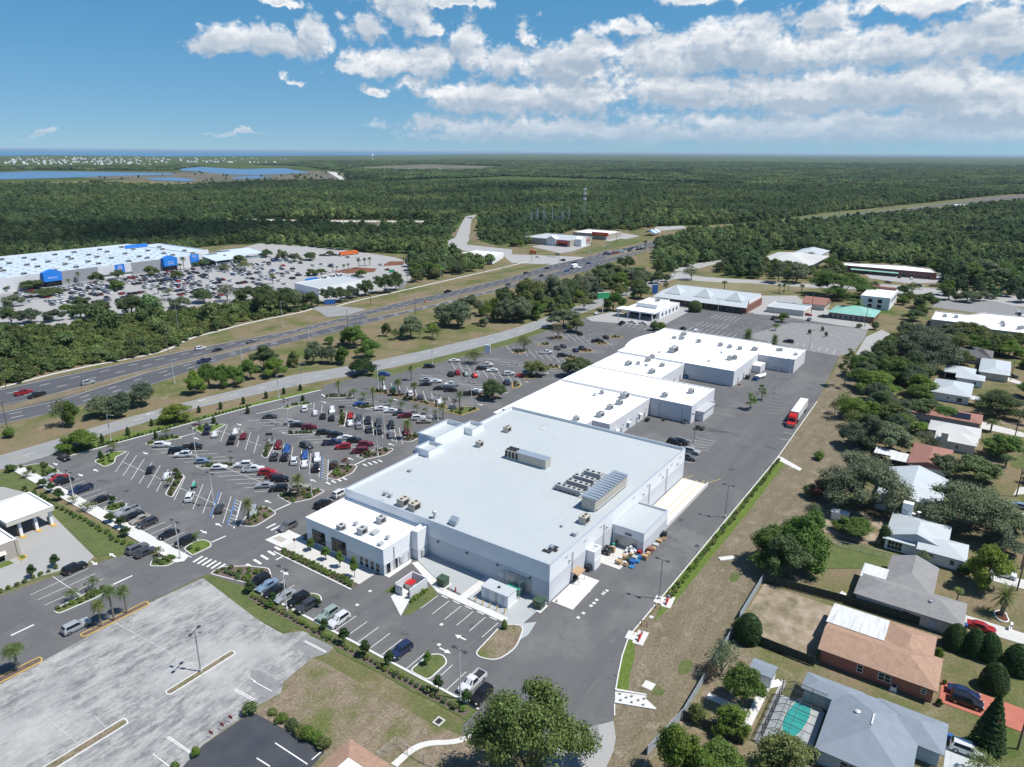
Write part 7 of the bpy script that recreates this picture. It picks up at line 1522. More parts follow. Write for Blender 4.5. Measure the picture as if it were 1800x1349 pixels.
p=P('c',1365,700); lamppost(8.4,'old grey lamp post with four lamps in the worn pale lot',p.x,p.y,.4,'pole_grey'); t=THINGS[-1]; MB().box(-.24,.24,-1.45,-.8,8.2,8.42).build('lamp_head',MAT['pole_grey'],t,local=True); MB().box(-.24,.24,.8,1.45,8.2,8.42).build('lamp_head',MAT['pole_grey'],t,local=True)
for k_,xb,yb,xt,yt in (('a',755,492,725,310),('b',155,192,140,30),('j',320,1192,315,1060),('j',1240,1040,1237,930),('i',1228,1178,1208,945),('j',372,862,365,720),('j',1038,662,1035,580),('j',1300,512,1300,370),('j',1740,422,1745,350),('k',545,262,545,150),('j',190,782,180,600),('i',1700,1010,1690,850)):
    p=P(k_,xb,yb); lamppost(max(9,min(14,HT(k_,xb,yb,xt,yt))),'slim pale street lamp with one arm along the roads',p.x,p.y,-1.2,'pole_white',1,1.8,group='street lamps along the roads')
for k_,xb,yb,xt,yt,lab in (('i',1260,838,1225,570,'thick pale utility pole rising above the roadside thicket'),('i',1183,952,1160,760,'slim utility pole at the footpath bend'),('i',335,1085,310,930,'utility pole standing in the thicket by the superstore'),('i',42,1208,0,1000,'utility pole at the left end of the highway footpath'),('a',50,395,15,200,'weathered utility pole on the dry verge at the left edge'),('j',645,782,632,680,'dark utility pole at the highway median opening'),('j',808,622,803,465,'slim pole on the roadside grass by the blue sign'),('j',1070,518,1058,290,'tallest pale pole beside the tenant sign'),('j',1120,692,1115,570,'dark pole on the near side of the highway'),('j',1600,400,1590,250,'pole before the low white bank'),('K',990,500,995,60,'tall pole in front of the beige pharmacy'),('K',1380,440,1390,100,'tall pole before the red-cornered shop'),('K',45,720,45,380,'tall pole at the junction corner')):
    p=P(k_,xb,yb); h=max(9,min(26,HT(k_,xb,yb,xt,yt))); utilpole(p.x,p.y,h,lab,1 if h<18 else 2,1.0,'pole_grey' if 'pale' in lab else 'wood_pole')
for k_,xb,yb,xt,yt,lab in (('f',1695,1225,1745,1040,'brown pole beside the dark conifer'),('h',1680,860,1725,670,'brown pole beside the biggest oak'),('J',1405,288,1462,0,'brown pole behind the big feathery palm'),('F',1510,1140,1545,920,'brown pole by the pale driveway'),('l',1705,1155,1720,1080,'brown pole by the black car'),('l',300,700,320,540,'brown pole between the cottage and the restaurant'),('l',680,780,700,630,'brown pole in front of the mint-green roof'),('h',1712,1349,1734,1240,'brown pole at the right edge by the lime tree')):
    p=P(k_,xb,yb); utilpole(p.x,p.y,max(8,min(13,HT(k_,xb,yb,xt,yt))),lab,0 if 'right edge' in lab else 1,.1)
for i in range(9):
    p=P('n',960+i*95,300-i*11); utilpole(p.x,p.y,20,'far grey pole at the edge of the woods along the highway',2,.6,'pole_grey','far highway poles',.3)
for x,y,rz in((640,268,0),(330,350,1.6),(560,310,3.1)):
    p=P('k',x,y); t=thing('traffic_signal','traffic signal mast with long arm at the highway junction','traffic signal',(p.x,p.y,0),rz,'signals at the junction'); MB().tube((0,0,0),(0,0,7),.2,.14,8).tube((0,0,6.6),(10,0,7),.12,.08,6).build('mast',MAT['galv'],t,local=True)
    for xx in(5,7.5,9.7): MB().box(xx-.2,xx+.2,-.15,.15,5.9,6.9).build('signal_head',MAT['pole_dark'],t,local=True)
HAZE=3.2e-5
CLOUDS=[(60,425,330,120,1,900,-.5),(110,418,230,90,6,930,-.5),(1130,304,480,170,3),(860,338,260,90,5),(560,322,300,120,7)]
# ------------------------------------------------------------------ cars
# k: region, entries "x,y,type,colour,heading"
HD={'1':D1,'3':D1+math.pi,'2':D2,'4':D2+math.pi,'A':0.0,'a':math.pi,'B':math.pi/2,'b':-math.pi/2}
TY={'s':'sedan','h':'hatch','u':'suv','v':'van','p':'pickup'}
CO={'w':'white','k':'black','g':'grey','d':'dark grey','n':'dark blue','b':'blue','l':'light blue','r':'red','m':'dark red','s':'silver','e':'beige','t':'pale green','G':'green','R':'bright red','o':'orange'}
CARS=[]
TN={'sedan':'sedan','hatch':'hatchback','suv':'suv','van':'minivan','pickup':'pickup'}
def cars(k,spec,phrase,suffix,key):
    for w in spec.split():
        f=w.split(','); x,y=float(f[0]),float(f[1]); ty,co,hd=f[2][0],f[2][1],f[2][2]
        kind=TY[ty]; p=P(k,x,y,.75 if kind in('suv','van','pickup') else .65)
        ang=HD[hd]+R.uniform(-.035,.035)
        X,Y=p.x,p.y
        CARS.append((kind,CO[co],X,Y,ang,phrase,suffix,key(X,Y)))
st_=lambda x,y:-(-y)      # sort from the store side (small y) outwards
cars('a','365,722,ssA 402,730,srA 432,752,ukA 548,810,pna 680,880,ska 862,957,psa 905,990,ska 950,1012,ses 997,1036,uda 1140,1112,ska 1250,1162,uka'.replace('ses','sea'),'in the row along the white sidewalk','from the left drive',lambda x,y:y)
cars('a','930,1208,ugA 985,1234,sdA 505,1340,ukA','in the short bays by the bank drive','from the crossing',lambda x,y:y)
cars('a','433,592,ukb','leaving at the shaded lot entrance','',st_)
cars('a','1020,675,sk1 1133,718,hw1 1285,860,uw1 1487,937,sd1 1715,958,us3','in the first slanted row','from the office wing',st_)
cars('a','1097,507,uw2 1205,548,vk2 1303,522,pk2 1238,573,uw4 1373,617,hl2 1485,660,hw2 1650,640,uw4 1717,672,pw2','in the second slanted row','from the store',st_)
cars('b','78,692,ur2 125,720,sm2 165,740,uk2 58,782,ss4 153,803,uk4 300,795,ue2','in the second slanted row','from the store',st_)
cars('a','1405,410,pn1 1458,435,sw1 1597,418,sw1 1570,475,pk1 1650,447,sm1','in the third slanted row','from the store',st_)
cars('b','125,587,ud1 152,510,um3 195,590,uk1 210,540,ub3 258,615,uw1 335,578,ub3 330,635,sw1 415,597,uw3 408,662,uk1 530,640,ud1','in the third slanted row','from the store',st_)
cars('b','97,317,sd2 243,355,ss2 285,375,sk2 365,388,um2 460,425,uk2 540,440,uk2 600,460,sw4 518,493,pn2 588,520,ur4 668,478,uk2 745,503,um2 703,548,vm4','in the fourth slanted row','from the store',st_)
cars('b','332,262,uw1 403,292,hw1 455,312,sk1 517,275,uw3 513,325,sk1 640,308,sr3 638,360,sw1 698,333,ud3 698,375,us1 760,345,uk3 766,402,ud1 833,360,ud3 833,412,ud1 917,375,uk3 913,440,sg1 1022,418,um3','in the fifth slanted row','from the store',st_)
cars('b','705,232,sb2 850,262,sw2 912,277,sw4 977,295,sd2 1010,310,um4 1100,325,uw2 1140,348,se2','in the sixth slanted row','from the store',st_)
cars('b','865,125,sw1 930,133,uG1 985,152,sg1 1045,160,uw1 1115,185,sd1 1240,215,sw1','in the palm-lined row','from the store',st_)
cars('b','343,513,udb','driving between the third and fourth slanted rows','',st_); cars('b','452,907,ukA','driving along the store front, the black one','',st_); cars('b','570,835,uwA','driving along the store front, half hidden by the roof','',st_); cars('b','215,1058,uga','driving over the crossing by the office wing','',st_)
cars('b','870,30,ub2 1155,65,ss2 1145,97,sk4 1218,77,sw2 1325,98,pw4 1245,125,sk2 1320,135,uk2 1320,28,uk1 1365,17,ur1 1422,27,st1 1480,38,hR1 1495,142,sw2 1455,160,pk2 1550,152,ss2 1700,85,un1 1715,25,uw2','in the far lot past the palms','from the palm-lined row',lambda x,y:x)
cars('j','1395,1015,sw2 1218,1055,uk2 1620,1045,pw2 1585,1070,sk2 1660,1083,sw4','in the far lot near the frontage road','from the palms',lambda x,y:x)
cars('k','65,1120,sr2 112,1097,uw2 240,957,pw2 320,925,ud1 360,912,sd1 355,978,uk2 447,942,sn1 490,927,uk1 477,825,sk1 600,877,pk2 660,850,sk1','in the far yellow-kerbed lot','from the grocery store',lambda x,y:x)
cars('k','598,683,swA 772,753,pkA 845,745,swB 922,752,swB','before the white bank','from the frontage road',lambda x,y:-y)
cars('k','1200,795,pkA 1295,803,swA','behind the strip mall end','',st_); cars('l','145,880,ukB','on the worn far lot','',st_)
cars('k','1495,645,skA 1565,648,swA 1600,650,sdA 1640,652,srA','in front of the brick plaza','from the pole sign',lambda x,y:-y)
cars('g','1103,490,ukb 1150,490,ukb 1220,550,usb 1195,592,ugb','at the far corner of the grocery store','from the camera',lambda x,y:math.hypot(x,y))
cars('d','20,78,uka 75,112,sla 122,150,ska 195,185,ssa 285,207,uka 345,250,uda','in the south row by the office planter','from the planter',lambda x,y:-y)
cars('d','487,307,uta 560,345,uwa 985,552,una 1470,768,pwa 1530,855,uka','in the south row near the field','from the planter',lambda x,y:-y)
cars('c','515,388,usA','driving past the three palms','',st_)
cars('f','1450,393,srb','parked on the driveway by the conical shrubs','',st_); cars('f','1330,838,snb 1350,893,ukb','parked on the terracotta driveway','',st_); cars('f','1360,1225,uwb','parked below the dark conifer','',st_); cars('f','1600,28,uwb','half hidden behind the lime tree','',st_)
cars('h','1650,42,skb','on the pale drive by the far houses','',st_); cars('h','1722,925,slb','behind the biggest oak at the right edge','',st_)
cars('i','165,1240,prA 258,1258,pka 618,1170,usA 1408,928,uwA 1528,942,ska 1435,1017,pna 1765,882,sgA','on the highway at the left','from the left edge',lambda x,y:x-y)
cars('j','1348,530,pkA 1772,480,sda','on the highway beyond the median sign','',lambda x,y:x)
cars('k','100,400,udA 248,365,skA 205,418,ska 385,383,uba 478,362,swa 357,310,ukB 440,328,sdB 537,330,sbB','crossing the highway junction','from the camera',lambda x,y:math.hypot(x,y))
cars('k','322,268,usB 183,287,swb 1132,383,skA 1130,415,uwa 1073,170,vwA','on the roads round the highway junction','from the camera',lambda x,y:math.hypot(x,y))
cars('l','110,618,skA 180,618,sbA 185,650,ukB 50,662,uda 175,685,skb 210,690,udb 280,693,srb 290,725,sgA 385,705,udB 40,718,pka 80,655,swA','in the car park by the mint-green roof','from the camera',lambda x,y:math.hypot(x,y))
cars('l','940,603,sdb 1615,533,ukb 1160,490,sgb 845,465,sdb 1060,487,ukb','on the street beyond the white building','from the left',lambda x,y:-y)
cars('l','750,408,sdA 875,403,swA 925,428,udA 1010,437,swA 985,418,uwA 820,410,srA 1285,398,uwb','before the brick plaza with the green awning','from the left',lambda x,y:-y)
cars('l','1760,680,uwA 1775,690,skA 1790,700,swA 1705,1130,skb'.rsplit(' ',1)[0],'by the far shops at the right edge','',lambda x,y:x)
lab={}
for c in CARS: lab.setdefault((c[0],c[1],c[5]),[]).append(c)
ORD=['first','second','third','fourth','fifth','sixth','seventh','eighth','ninth','tenth','eleventh','twelfth']
for (kind,co,ph),L in lab.items():
    L.sort(key=lambda c:c[7])
    for i,c in enumerate(L):
        l='%s %s %s'%(co,TN[kind],ph)
        if len(L)>1: l+=', %s such %s'%(ORD[min(i,9)],c[6] or 'from the camera')
        car(kind,co,c[2],c[3],c[4],l,'cars parked or driving round the shops')
# queue at the junction
q0,q1=P('k',615,268),P('k',930,212); r0,r1=P('k',690,275),P('k',960,232)
for i in range(10):
    for j in range(3):
        t=(i+.3*R.random())/10; a=q0.lerp(q1,t); b=r0.lerp(r1,t); p=a.lerp(b,(j+.3)/3); co=R.choice(['white','white','silver','grey','black','dark blue','red' if R.random()<.4 else 'white'])
        car('far',str(co),p.x,p.y,math.atan2(q1.y-q0.y,q1.x-q0.x)+math.pi,'%s car queuing at the highway lights'%co,'cars queuing at the highway lights')
# the superstore lot: rows along X, bays filled most densely near the doors
SLP=pts('_ -60,575 -60,535 40,515 200,490 358,466 455,445 520,445 600,450 690,462 705,500 660,508 590,526 500,522 420,526 330,536 215,555 120,568')
spots=[]
for r_ in range(11):
    y=494-r_*13.0
    for side in(0,1):
        for i in range(110):
            x=172+i*2.8
            yy=y-(0 if side==0 else 5.3)
            if i%22 in(0,1): continue
            if not inpoly(x,yy,SLP): continue
            d=abs(x-255)/130+ (494-yy)/130
            if R.random()<max(.06,.80-.55*d): spots.append((x,yy))
R.shuffle(spots); cs=['white']*14+['silver']*5+['grey']*3+['black']*4+['dark grey']*3+['dark blue']*2+['red','bright red','dark red','beige','blue','light blue']
spots=sorted(spots,key=lambda s:math.hypot(s[0],s[1])); NI=300-len(CARS)-30-2
mb=None
for i,(x,y) in enumerate(spots):
    co=cs[int(R.integers(len(cs)))]; a=math.pi/2*(1 if R.random()<.5 else -1)+R.uniform(-.03,.03)
    if i<NI: car('far',co,x,y,a,'%s car in the big superstore lot'%co,'cars in the superstore lot')
    else:
        if mb is None: mb={}
        mb.setdefault(co,[]).append((x,y,a))
if mb:
    V=[tuple(v.co) for v in FARCAR.data.vertices]; F=[list(p.vertices) for p in FARCAR.data.polygons]; M_=[p.material_index for p in FARCAR.data.polygons]
    big=MB(); mats=[MAT['glass_dark'],MAT['rubber']]
    for co,L in mb.items():
        m=mat('paint_'+co.replace(' ','_'),CC[co],rough=.35); mats.append(m)
        for x,y,a in L:
            c_,s_=math.cos(a),math.sin(a); b=len(big.v); big.v+= [(x+p[0]*c_-p[1]*s_,y+p[0]*s_+p[1]*c_,p[2]+.03) for p in V]
            for f,mi in zip(F,M_): big.f.append([b+i for i in f]); big.m.append({0:len(mats)-1,1:0,2:1}[mi])
    o=big.build('parked_cars',mats); tag(o,'rest of the many parked cars near the superstore doors','cars',None,'stuff')
for t in list(CARP.values())+[FARCAR]:
    for ch in KIDS.get(t.name,[]): bpy.data.objects.remove(ch)
    bpy.data.objects.remove(t)
THINGS[:]=[o for o in THINGS if o is not None and o.name in bpy.data.objects] if False else THINGS
# ------------------------------------------------------------------ trees listed one by one: base x,y, top y, crown width (pixels of the region)
TW={'fresh':'','oak':'','dark':'dark green ','grey':'grey-green ','green':'green ','bright':'bright green ','lime':'lime green ','olive':'olive green ','dead':'half-bare brown ','red':'reddish brown ','deep':'deep green ','palm':'','palmg':'','blue':'blue-green '}
KN={'oak':'oak','bigoak':'spreading oak','green':'leafy tree','airy':'thin open tree','crape':'slim young tree','round':'round clipped tree','bush':'bush','wispy':'feathery tree','cone':'clipped conical shrub','dome':'clipped dome shrub','cypress':'tall conifer','slim':'slim young conifer','pine':'pine','sabal':'fan palm','date':'feather palm','canary':'huge feather palm','lowpalm':'low palm bush'}
NT=[0]
def trees(k,spec,place,group=None):
    for w in spec.split():
        f=w.split(','); xb,yb,yt,wd=map(float,f[:4]); kind,tint=f[4],f[5]
        p=P(k,xb,yb); o=REG[k]
        h=max(.8,HT(k,xb,yb,xb,yt)); dep=PX((p.x,p.y,h*.5))[2]; rad=wd/o[2]*dep/FPX/2*(1.1 if kind in('oak','bigoak','green') else 1)
        if kind in('oak','bigoak','green','airy','wispy'): h=max(h*.68,h-rad*.48*CH/math.hypot(math.hypot(p.x,p.y),CH))
        NT[0]+=1; tree(kind,p.x,p.y,h,rad,tint,'%s%s %s'%(TW[tint],KN[kind],place),group)
trees('','932,1375,1160,215,bigoak,fresh','beside the old road at the bottom centre')
trees('Q','40,1480,900,400,green,bright 190,1560,1090,330,green,bright','at the lower edge by the grey fence'); trees('Q','400,1420,1040,360,green,green','at the lower edge beside the mulched yard'); trees('Q','900,1460,990,520,green,olive','at the lower edge overlapping the pool screen')
trees('Q','580,850,400,340,green,green','between the mulched yard and the white shed'); trees('Q','410,590,225,300,wispy,grey','leaning over the grey fence corner'); trees('Q','625,310,95,205,dome,deep','in the sandy yard corner'); trees('Q','480,1075,780,300,green,bright','in the middle of the mulched yard'); trees('Q','195,965,820,160,bush,olive','beside the stepping path'); trees('Q','545,250,140,120,bush,olive','against the fence by the dome shrub'); trees('Q','310,640,430,150,wispy,dead','outside the grey fence')
trees('f','1265,530,368,160,cone,deep 1387,580,395,140,cone,deep 1490,612,425,150,cone,deep','in the trio by the red sedan'); trees('f','1690,690,505,200,cone,deep','at the right edge by the driveway'); trees('f','1527,812,630,180,cone,deep','alone above the dark conifer')
trees('f','1195,785,748,34,bush,green','at the terracotta driveway corner'); trees('f','1160,928,880,46,bush,deep','by the salmon wall end'); trees('f','1145,625,520,66,bush,bright','against the brown-roofed house'); trees('f','1480,1230,815,250,cypress,deep','beside the terracotta driveway'); trees('f','1440,1430,1210,240,airy,olive','over the white car at the bottom right')
trees('J','990,262,-455,540,green,lime','beside the house driveways'); trees('J','610,428,235,170,sabal,palm','beside the cream house'); trees('J','1200,605,200,430,canary,palm','inside the heart-shaped edging'); trees('J','700,95,-60,190,bush,deep','by the white suv drive')
trees('h','515,120,-150,105,pine,green','at the end of the alley'); trees('h','740,155,-25,250,green,bright','at the near end of the house row'); trees('h','500,335,130,140,airy,bright 450,300,190,90,airy,olive','on the dry strip past the semi truck'); trees('h','665,345,185,170,green,bright 710,365,235,150,green,green','behind the dry strip'); trees('h','1040,315,160,220,oak,dark','in front of the hipped metal roof'); trees('h','1210,352,218,170,green,green','before the solar-panel roof'); trees('h','1560,310,98,370,bigoak,dark','at the right edge past the hipped roof')
trees('h','600,525,335,230,oak,blue 820,560,335,270,oak,grey 720,540,300,180,oak,grey','in the thick clump before the light grey house'); trees('h','890,400,270,190,green,green','behind the thick clump'); trees('h','1030,430,328,120,green,bright','by the light grey house'); trees('h','1060,525,385,170,wispy,grey','beside the square chimney'); trees('h','620,935,480,560,bigoak,grey','in the middle of the back yards'); trees('h','345,610,550,80,bush,bright','at the foot of the big yard oak'); trees('h','400,885,725,190,oak,red','at the edge of the big yard oak'); trees('h','285,860,775,110,bush,dark','outside the yard by the reddish tree')
trees('h','1570,590,415,260,oak,green','right of the light grey house'); trees('h','1505,420,330,105,sabal,palmg','beside the solar-panel house'); trees('h','1175,725,545,190,oak,grey','leaning on the reddish roof'); trees('h','1400,770,555,330,oak,dark','behind the biggest oak'); trees('h','1365,1095,685,610,bigoak,grey','biggest of the house row, right of the long metal roof'); trees('h','1590,1210,1040,290,oak,blue','behind the lime tree'); trees('h','590,1125,958,255,green,green','in the bare sandy yard'); trees('h','215,1340,905,360,green,green','before the sandy yard, by the swale'); trees('h','0,1330,985,330,green,green','leaning over the swale'); trees('h','120,1400,1060,320,green,dark','lowest by the swale'); trees('h','300,1020,868,130,wispy,grey','by the sandy yard edge'); trees('h','930,955,808,145,green,dark','below the long metal roof'); trees('h','785,1190,1035,90,bush,dark','at the white house porch'); trees('h','1045,1320,1205,105,airy,grey','against the white house wall'); trees('h','1352,1349,1300,85,bush,bright','at the white house corner'); trees('h','1605,660,570,110,sabal,dark','by the right-hand lawn'); trees('h','600,490,440,120,lowpalm,palm','on top of the thick clump edge')
trees('l','1085,1050,735,520,bigoak,blue','largest, beyond the alley end'); trees('l','800,1030,855,155,oak,dark','at the left side of the largest far oak'); trees('l','910,1085,985,140,green,bright','below the largest far oak'); trees('l','745,1240,1050,250,green,bright','over the back yards'); trees('l','505,570,355,450,bigoak,green','behind the cottage'); trees('l','590,700,548,140,pine,bright','rising through the mint-green roof front'); trees('l','1085,648,515,165,oak,dark','on the street corner'); trees('l','1268,590,495,110,oak,dark 1280,525,420,95,oak,grey','on the street median'); trees('l','1395,605,515,130,oak,grey 1485,595,510,120,oak,grey','along the worn striped lot'); trees('l','1020,735,640,135,green,dark 1075,690,610,85,green,green','by the white building'); trees('l','1395,885,725,230,oak,olive 1290,920,800,170,oak,dark','behind the long white shops'); trees('l','1600,960,800,210,oak,olive 1690,990,850,190,green,bright 1775,930,810,150,oak,olive','in the tree belt at the right')
trees('l','1420,480,310,220,oak,green 1540,480,300,240,oak,grey 1660,480,310,200,oak,green 1350,470,350,120,green,bright','in the thicket across the street'); trees('l','270,305,248,130,oak,blue','rounded, before the metal-roofed hall'); trees('l','200,470,325,170,oak,grey 70,470,300,130,oak,grey','beside the tent-roofed hall'); trees('l','1180,390,300,95,green,bright','at the end of the brick plaza'); trees('l','45,900,830,80,lowpalm,palmg','at the corner of the white mall roof'); trees('l','75,540,470,45,sabal,palmg 110,545,465,45,sabal,palmg 142,530,460,45,sabal,palmg 235,540,475,50,sabal,palm','behind the plaza'); trees('l','100,745,665,80,green,green 50,805,745,60,airy,green','beside the worn far lot'); trees('l','750,800,735,60,bush,dark 640,785,755,45,bush,olive','in the hedge line by the mint-green roof'); trees('l','405,850,808,26,bush,dark 380,810,775,26,bush,dark 290,830,792,30,bush,dark','on the worn lot island')
trees('k','710,665,510,155,oak,green 905,580,463,135,oak,dark','behind the pole sign'); trees('k','360,785,640,215,oak,grey','on the yellow island by the frontage road'); trees('k','450,815,690,125,green,olive','beside the yellow-island oak'); trees('k','85,945,828,125,airy,olive','among the far parked cars'); trees('k','322,862,750,110,airy,dead','on the yellow island before the bank'); trees('k','170,1125,1000,165,oak,olive','by the red sedan'); trees('k','445,1125,975,200,oak,dark','touching the white mall roof edge'); trees('k','1000,805,735,70,bush,dark 1045,800,740,75,bush,green','at the back corner of the strip mall'); trees('k','1285,672,595,95,dome,dark','before the brick plaza'); trees('k','1655,885,793,110,lowpalm,palmg','at the corner of the empty far lot'); trees('k','1260,450,343,130,airy,grey','bare-looking, by the field'); trees('k','1030,420,288,90,oak,olive','on the grass island by the side road'); trees('k','1080,555,460,65,sabal,palm 1490,530,450,60,sabal,palm 600,400,340,50,sabal,dark 935,240,165,45,sabal,dark','standing among the oaks and roofs')
trees('k','120,690,415,230,oak,olive 40,740,560,200,oak,grey 210,640,440,190,oak,blue 300,640,405,190,oak,grey 390,620,420,200,oak,dark 480,580,400,170,oak,grey 560,560,380,160,oak,grey 640,500,380,150,oak,dark 690,440,320,160,oak,dark 765,500,370,110,green,bright 840,440,350,150,oak,grey 900,440,350,120,oak,green 800,380,270,130,oak,dark 640,420,340,140,oak,olive 350,660,520,160,oak,dark 160,720,580,160,oak,green','in the wooded strip by the highway junction')
trees('j','60,1085,892,200,oak,dark 130,1125,968,170,green,bright 265,1060,930,90,green,olive 405,1040,868,130,oak,grey 465,1030,905,75,oak,grey 535,1035,895,115,oak,grey 610,1040,898,105,green,green 690,915,750,200,oak,green 640,900,770,90,green,bright 790,995,840,160,green,green 920,845,735,75,oak,olive 1090,860,693,170,oak,grey 985,870,780,80,airy,olive 1150,860,735,70,airy,grey 1240,860,738,110,airy,bright 1275,870,760,70,airy,olive 1330,770,600,180,oak,grey 1420,780,590,200,oak,grey 1490,690,530,170,oak,grey 1615,760,580,100,airy,bright 1670,730,560,90,green,bright 1740,740,570,160,oak,grey 1735,600,480,130,oak,dark 1780,690,520,140,oak,dark 515,900,840,75,green,green','between highway and frontage road')
trees('j','755,1110,988,185,oak,deep','throwing a dark shadow at the lot entrance'); trees('j','1540,1040,930,135,airy,olive','beside the white monument sign')
trees('a','430,385,175,150,airy,olive 495,380,185,110,green,green 700,315,160,190,oak,grey 810,310,130,190,oak,blue 965,245,75,180,oak,blue 1330,165,-15,130,green,bright 1420,120,-60,130,oak,green 1500,120,-50,120,green,green 1590,110,-60,140,green,green 1700,60,-90,130,oak,green','on the dry verge before the highway'); trees('a','70,460,385,90,bush,green','by the weathered pole at the left edge')
trees('a','1190,345,205,215,green,lime','on the grass verge by the lot'); trees('a','550,535,372,250,green,bright','at the left lot entrance')
trees('a','870,445,385,30,slim,deep 695,497,430,26,slim,deep 1030,380,332,26,slim,deep 1350,290,245,26,slim,deep 1497,268,215,26,slim,deep 1650,232,182,26,slim,deep','on the long grass verge'); trees('a','1680,298,250,28,slim,deep 1450,365,315,28,slim,deep 1058,470,415,28,slim,deep 683,600,545,30,slim,deep','at the road ends of the slanted rows'); trees('b','70,195,145,26,slim,deep 190,165,120,24,slim,deep 302,140,98,24,slim,deep 318,210,172,26,slim,deep','by the second lot entrance')
trees('a','775,552,488,80,crape,olive 1130,455,388,75,crape,olive 1350,375,318,70,crape,olive','on the grass islands at the road ends'); trees('b','660,195,120,60,crape,green 730,205,145,65,crape,green 915,245,195,50,crape,green 985,275,210,65,crape,green 1090,290,230,60,crape,olive 1150,300,255,55,crape,olive 1215,315,270,60,crape,olive 1280,230,185,45,crape,dark 1345,250,195,60,crape,red 610,660,595,70,crape,red 535,680,625,60,crape,red','beside the palm-lined row'); trees('a','600,950,890,110,crape,olive 500,905,850,70,crape,olive 1160,790,725,70,crape,olive 180,730,685,80,crape,olive 1085,1265,1190,65,crape,olive 1330,1160,1100,70,crape,green 1420,625,585,50,crape,olive 1570,645,580,30,crape,dark','round the sidewalk row')
trees('a','292,800,738,58,round,deep 350,830,760,56,round,deep 405,885,800,66,round,deep 750,1035,970,66,round,deep 822,1070,992,66,round,deep 850,1130,1060,66,round,deep','on the slope between sidewalk and bank'); trees('a','768,905,850,42,round,deep 1195,710,665,36,round,deep','on the beds among the bays'); trees('G','825,1150,955,135,round,deep 485,1310,1105,130,round,deep','by the bank drive'); trees('a','80,690,630,75,green,green','at the corner of the planted bed')
trees('d','465,420,338,58,round,deep 600,510,398,70,round,deep 745,600,483,64,round,deep 905,668,553,64,round,deep 1240,840,722,62,round,deep 1430,925,820,74,round,deep 115,235,155,48,round,deep 430,260,203,36,round,deep','along the south parking row'); trees('d','1165,655,558,52,round,green','on the grass island of the south row'); trees('d','1688,410,345,40,slim,green','on the bare triangular island'); trees('c','1700,160,82,72,round,deep','at the office planter')
trees('b','372,1225,1140,55,round,green 475,1290,1195,58,round,green 570,1340,1228,56,round,green 668,1410,1260,60,round,green','along the office window wall')
trees('c','635,150,50,100,crape,green 495,215,125,95,crape,green','on the long drive island'); 
trees('c','690,390,195,120,sabal,palm 777,352,92,140,sabal,palmg 862,303,92,115,sabal,palmg','in the group of three on the yellow-kerbed bed'); trees('d','120,985,955,80,bush,olive 180,1035,985,95,bush,green 245,1080,1020,95,bush,dark 300,1120,1060,95,bush,olive 355,1150,1065,110,bush,bright 410,1170,1110,95,bush,green 470,1215,1140,110,bush,olive','in the hedge row along the black lot'); trees('c','1700,985,905,110,bush,dark 1330,1270,1205,70,bush,bright 1190,1349,1315,60,bush,green','at the worn lot edge by the black lot'); trees('c','122,695,495,190,sabal,palmg','at the left edge')
trees('a','1692,1050,858,130,date,palm','on the bed before the office wing'); trees('b','290,862,700,140,date,palm','on the island by the lamp post'); trees('b','1030,472,328,105,date,palm','at the store end of the fifth row'); trees('b','1268,335,218,85,date,palm','at the store end of the palm row'); trees('b','1380,268,138,85,date,palmg','on the grass yellow-kerbed island'); trees('b','563,172,65,72,date,palm','at the road end of the sixth row'); trees('b','795,245,110,80,date,palm 862,152,38,75,sabal,palmg 965,178,55,75,sabal,palmg 1075,208,78,80,sabal,palmg','along the palm-lined bed'); trees('j','1092,1157,1040,75,date,palm','at the far end of the palm bed')
trees('b','1605,200,52,150,oak,dark','on the yellow-kerbed bed by the lamp post'); trees('g','1612,268,155,90,pine,bright 1690,210,100,75,pine,green','on the alley parking island')
trees('i','225,520,442,150,oak,dark 345,560,498,185,oak,dark 90,640,535,140,oak,grey 40,530,480,90,oak,dark 85,760,620,150,oak,dark 205,755,640,140,oak,blue 375,740,640,140,oak,blue 570,720,610,130,oak,dark 700,705,575,175,oak,dark 480,680,605,120,green,green 575,640,560,105,oak,dark 930,700,540,220,oak,dark 1100,660,555,160,airy,grey 1265,650,560,150,oak,grey 690,470,385,100,oak,dark 830,440,372,90,oak,dark 830,520,440,110,green,green 1060,420,335,110,green,olive 1240,440,378,90,green,olive 1185,560,500,90,airy,olive 1435,610,500,155,oak,dark 1420,350,300,120,oak,dark 1580,330,268,80,green,blue 1680,330,262,100,green,dark 1720,390,305,110,airy,olive 1600,600,465,150,airy,grey 1720,600,480,170,oak,dark 1580,390,330,90,airy,olive','in the superstore lot')
trees('i','557,470,385,40,sabal,dark 1295,380,280,55,sabal,dark 1270,380,330,45,sabal,palm 385,490,430,45,sabal,palm 490,500,435,45,sabal,palm 1115,550,480,55,sabal,dark','by the superstore front')
trees('j','190,310,225,90,oak,grey 275,320,255,100,oak,grey 385,310,248,110,oak,dark 70,290,230,90,oak,dark 515,280,240,70,oak,grey 740,430,365,85,green,green 400,420,365,90,green,dark 460,410,360,80,green,dark','in the open end of the superstore lot'); trees('j','120,480,395,60,sabal,palm 540,400,345,35,sabal,palmg 620,385,335,35,sabal,palmg 650,380,330,35,sabal,palmg 570,385,350,30,sabal,palmg 725,370,295,45,sabal,palmg 765,350,290,40,sabal,palmg 800,350,285,40,sabal,palmg 1040,340,285,45,sabal,palm','among the mulch beds of the superstore lot')
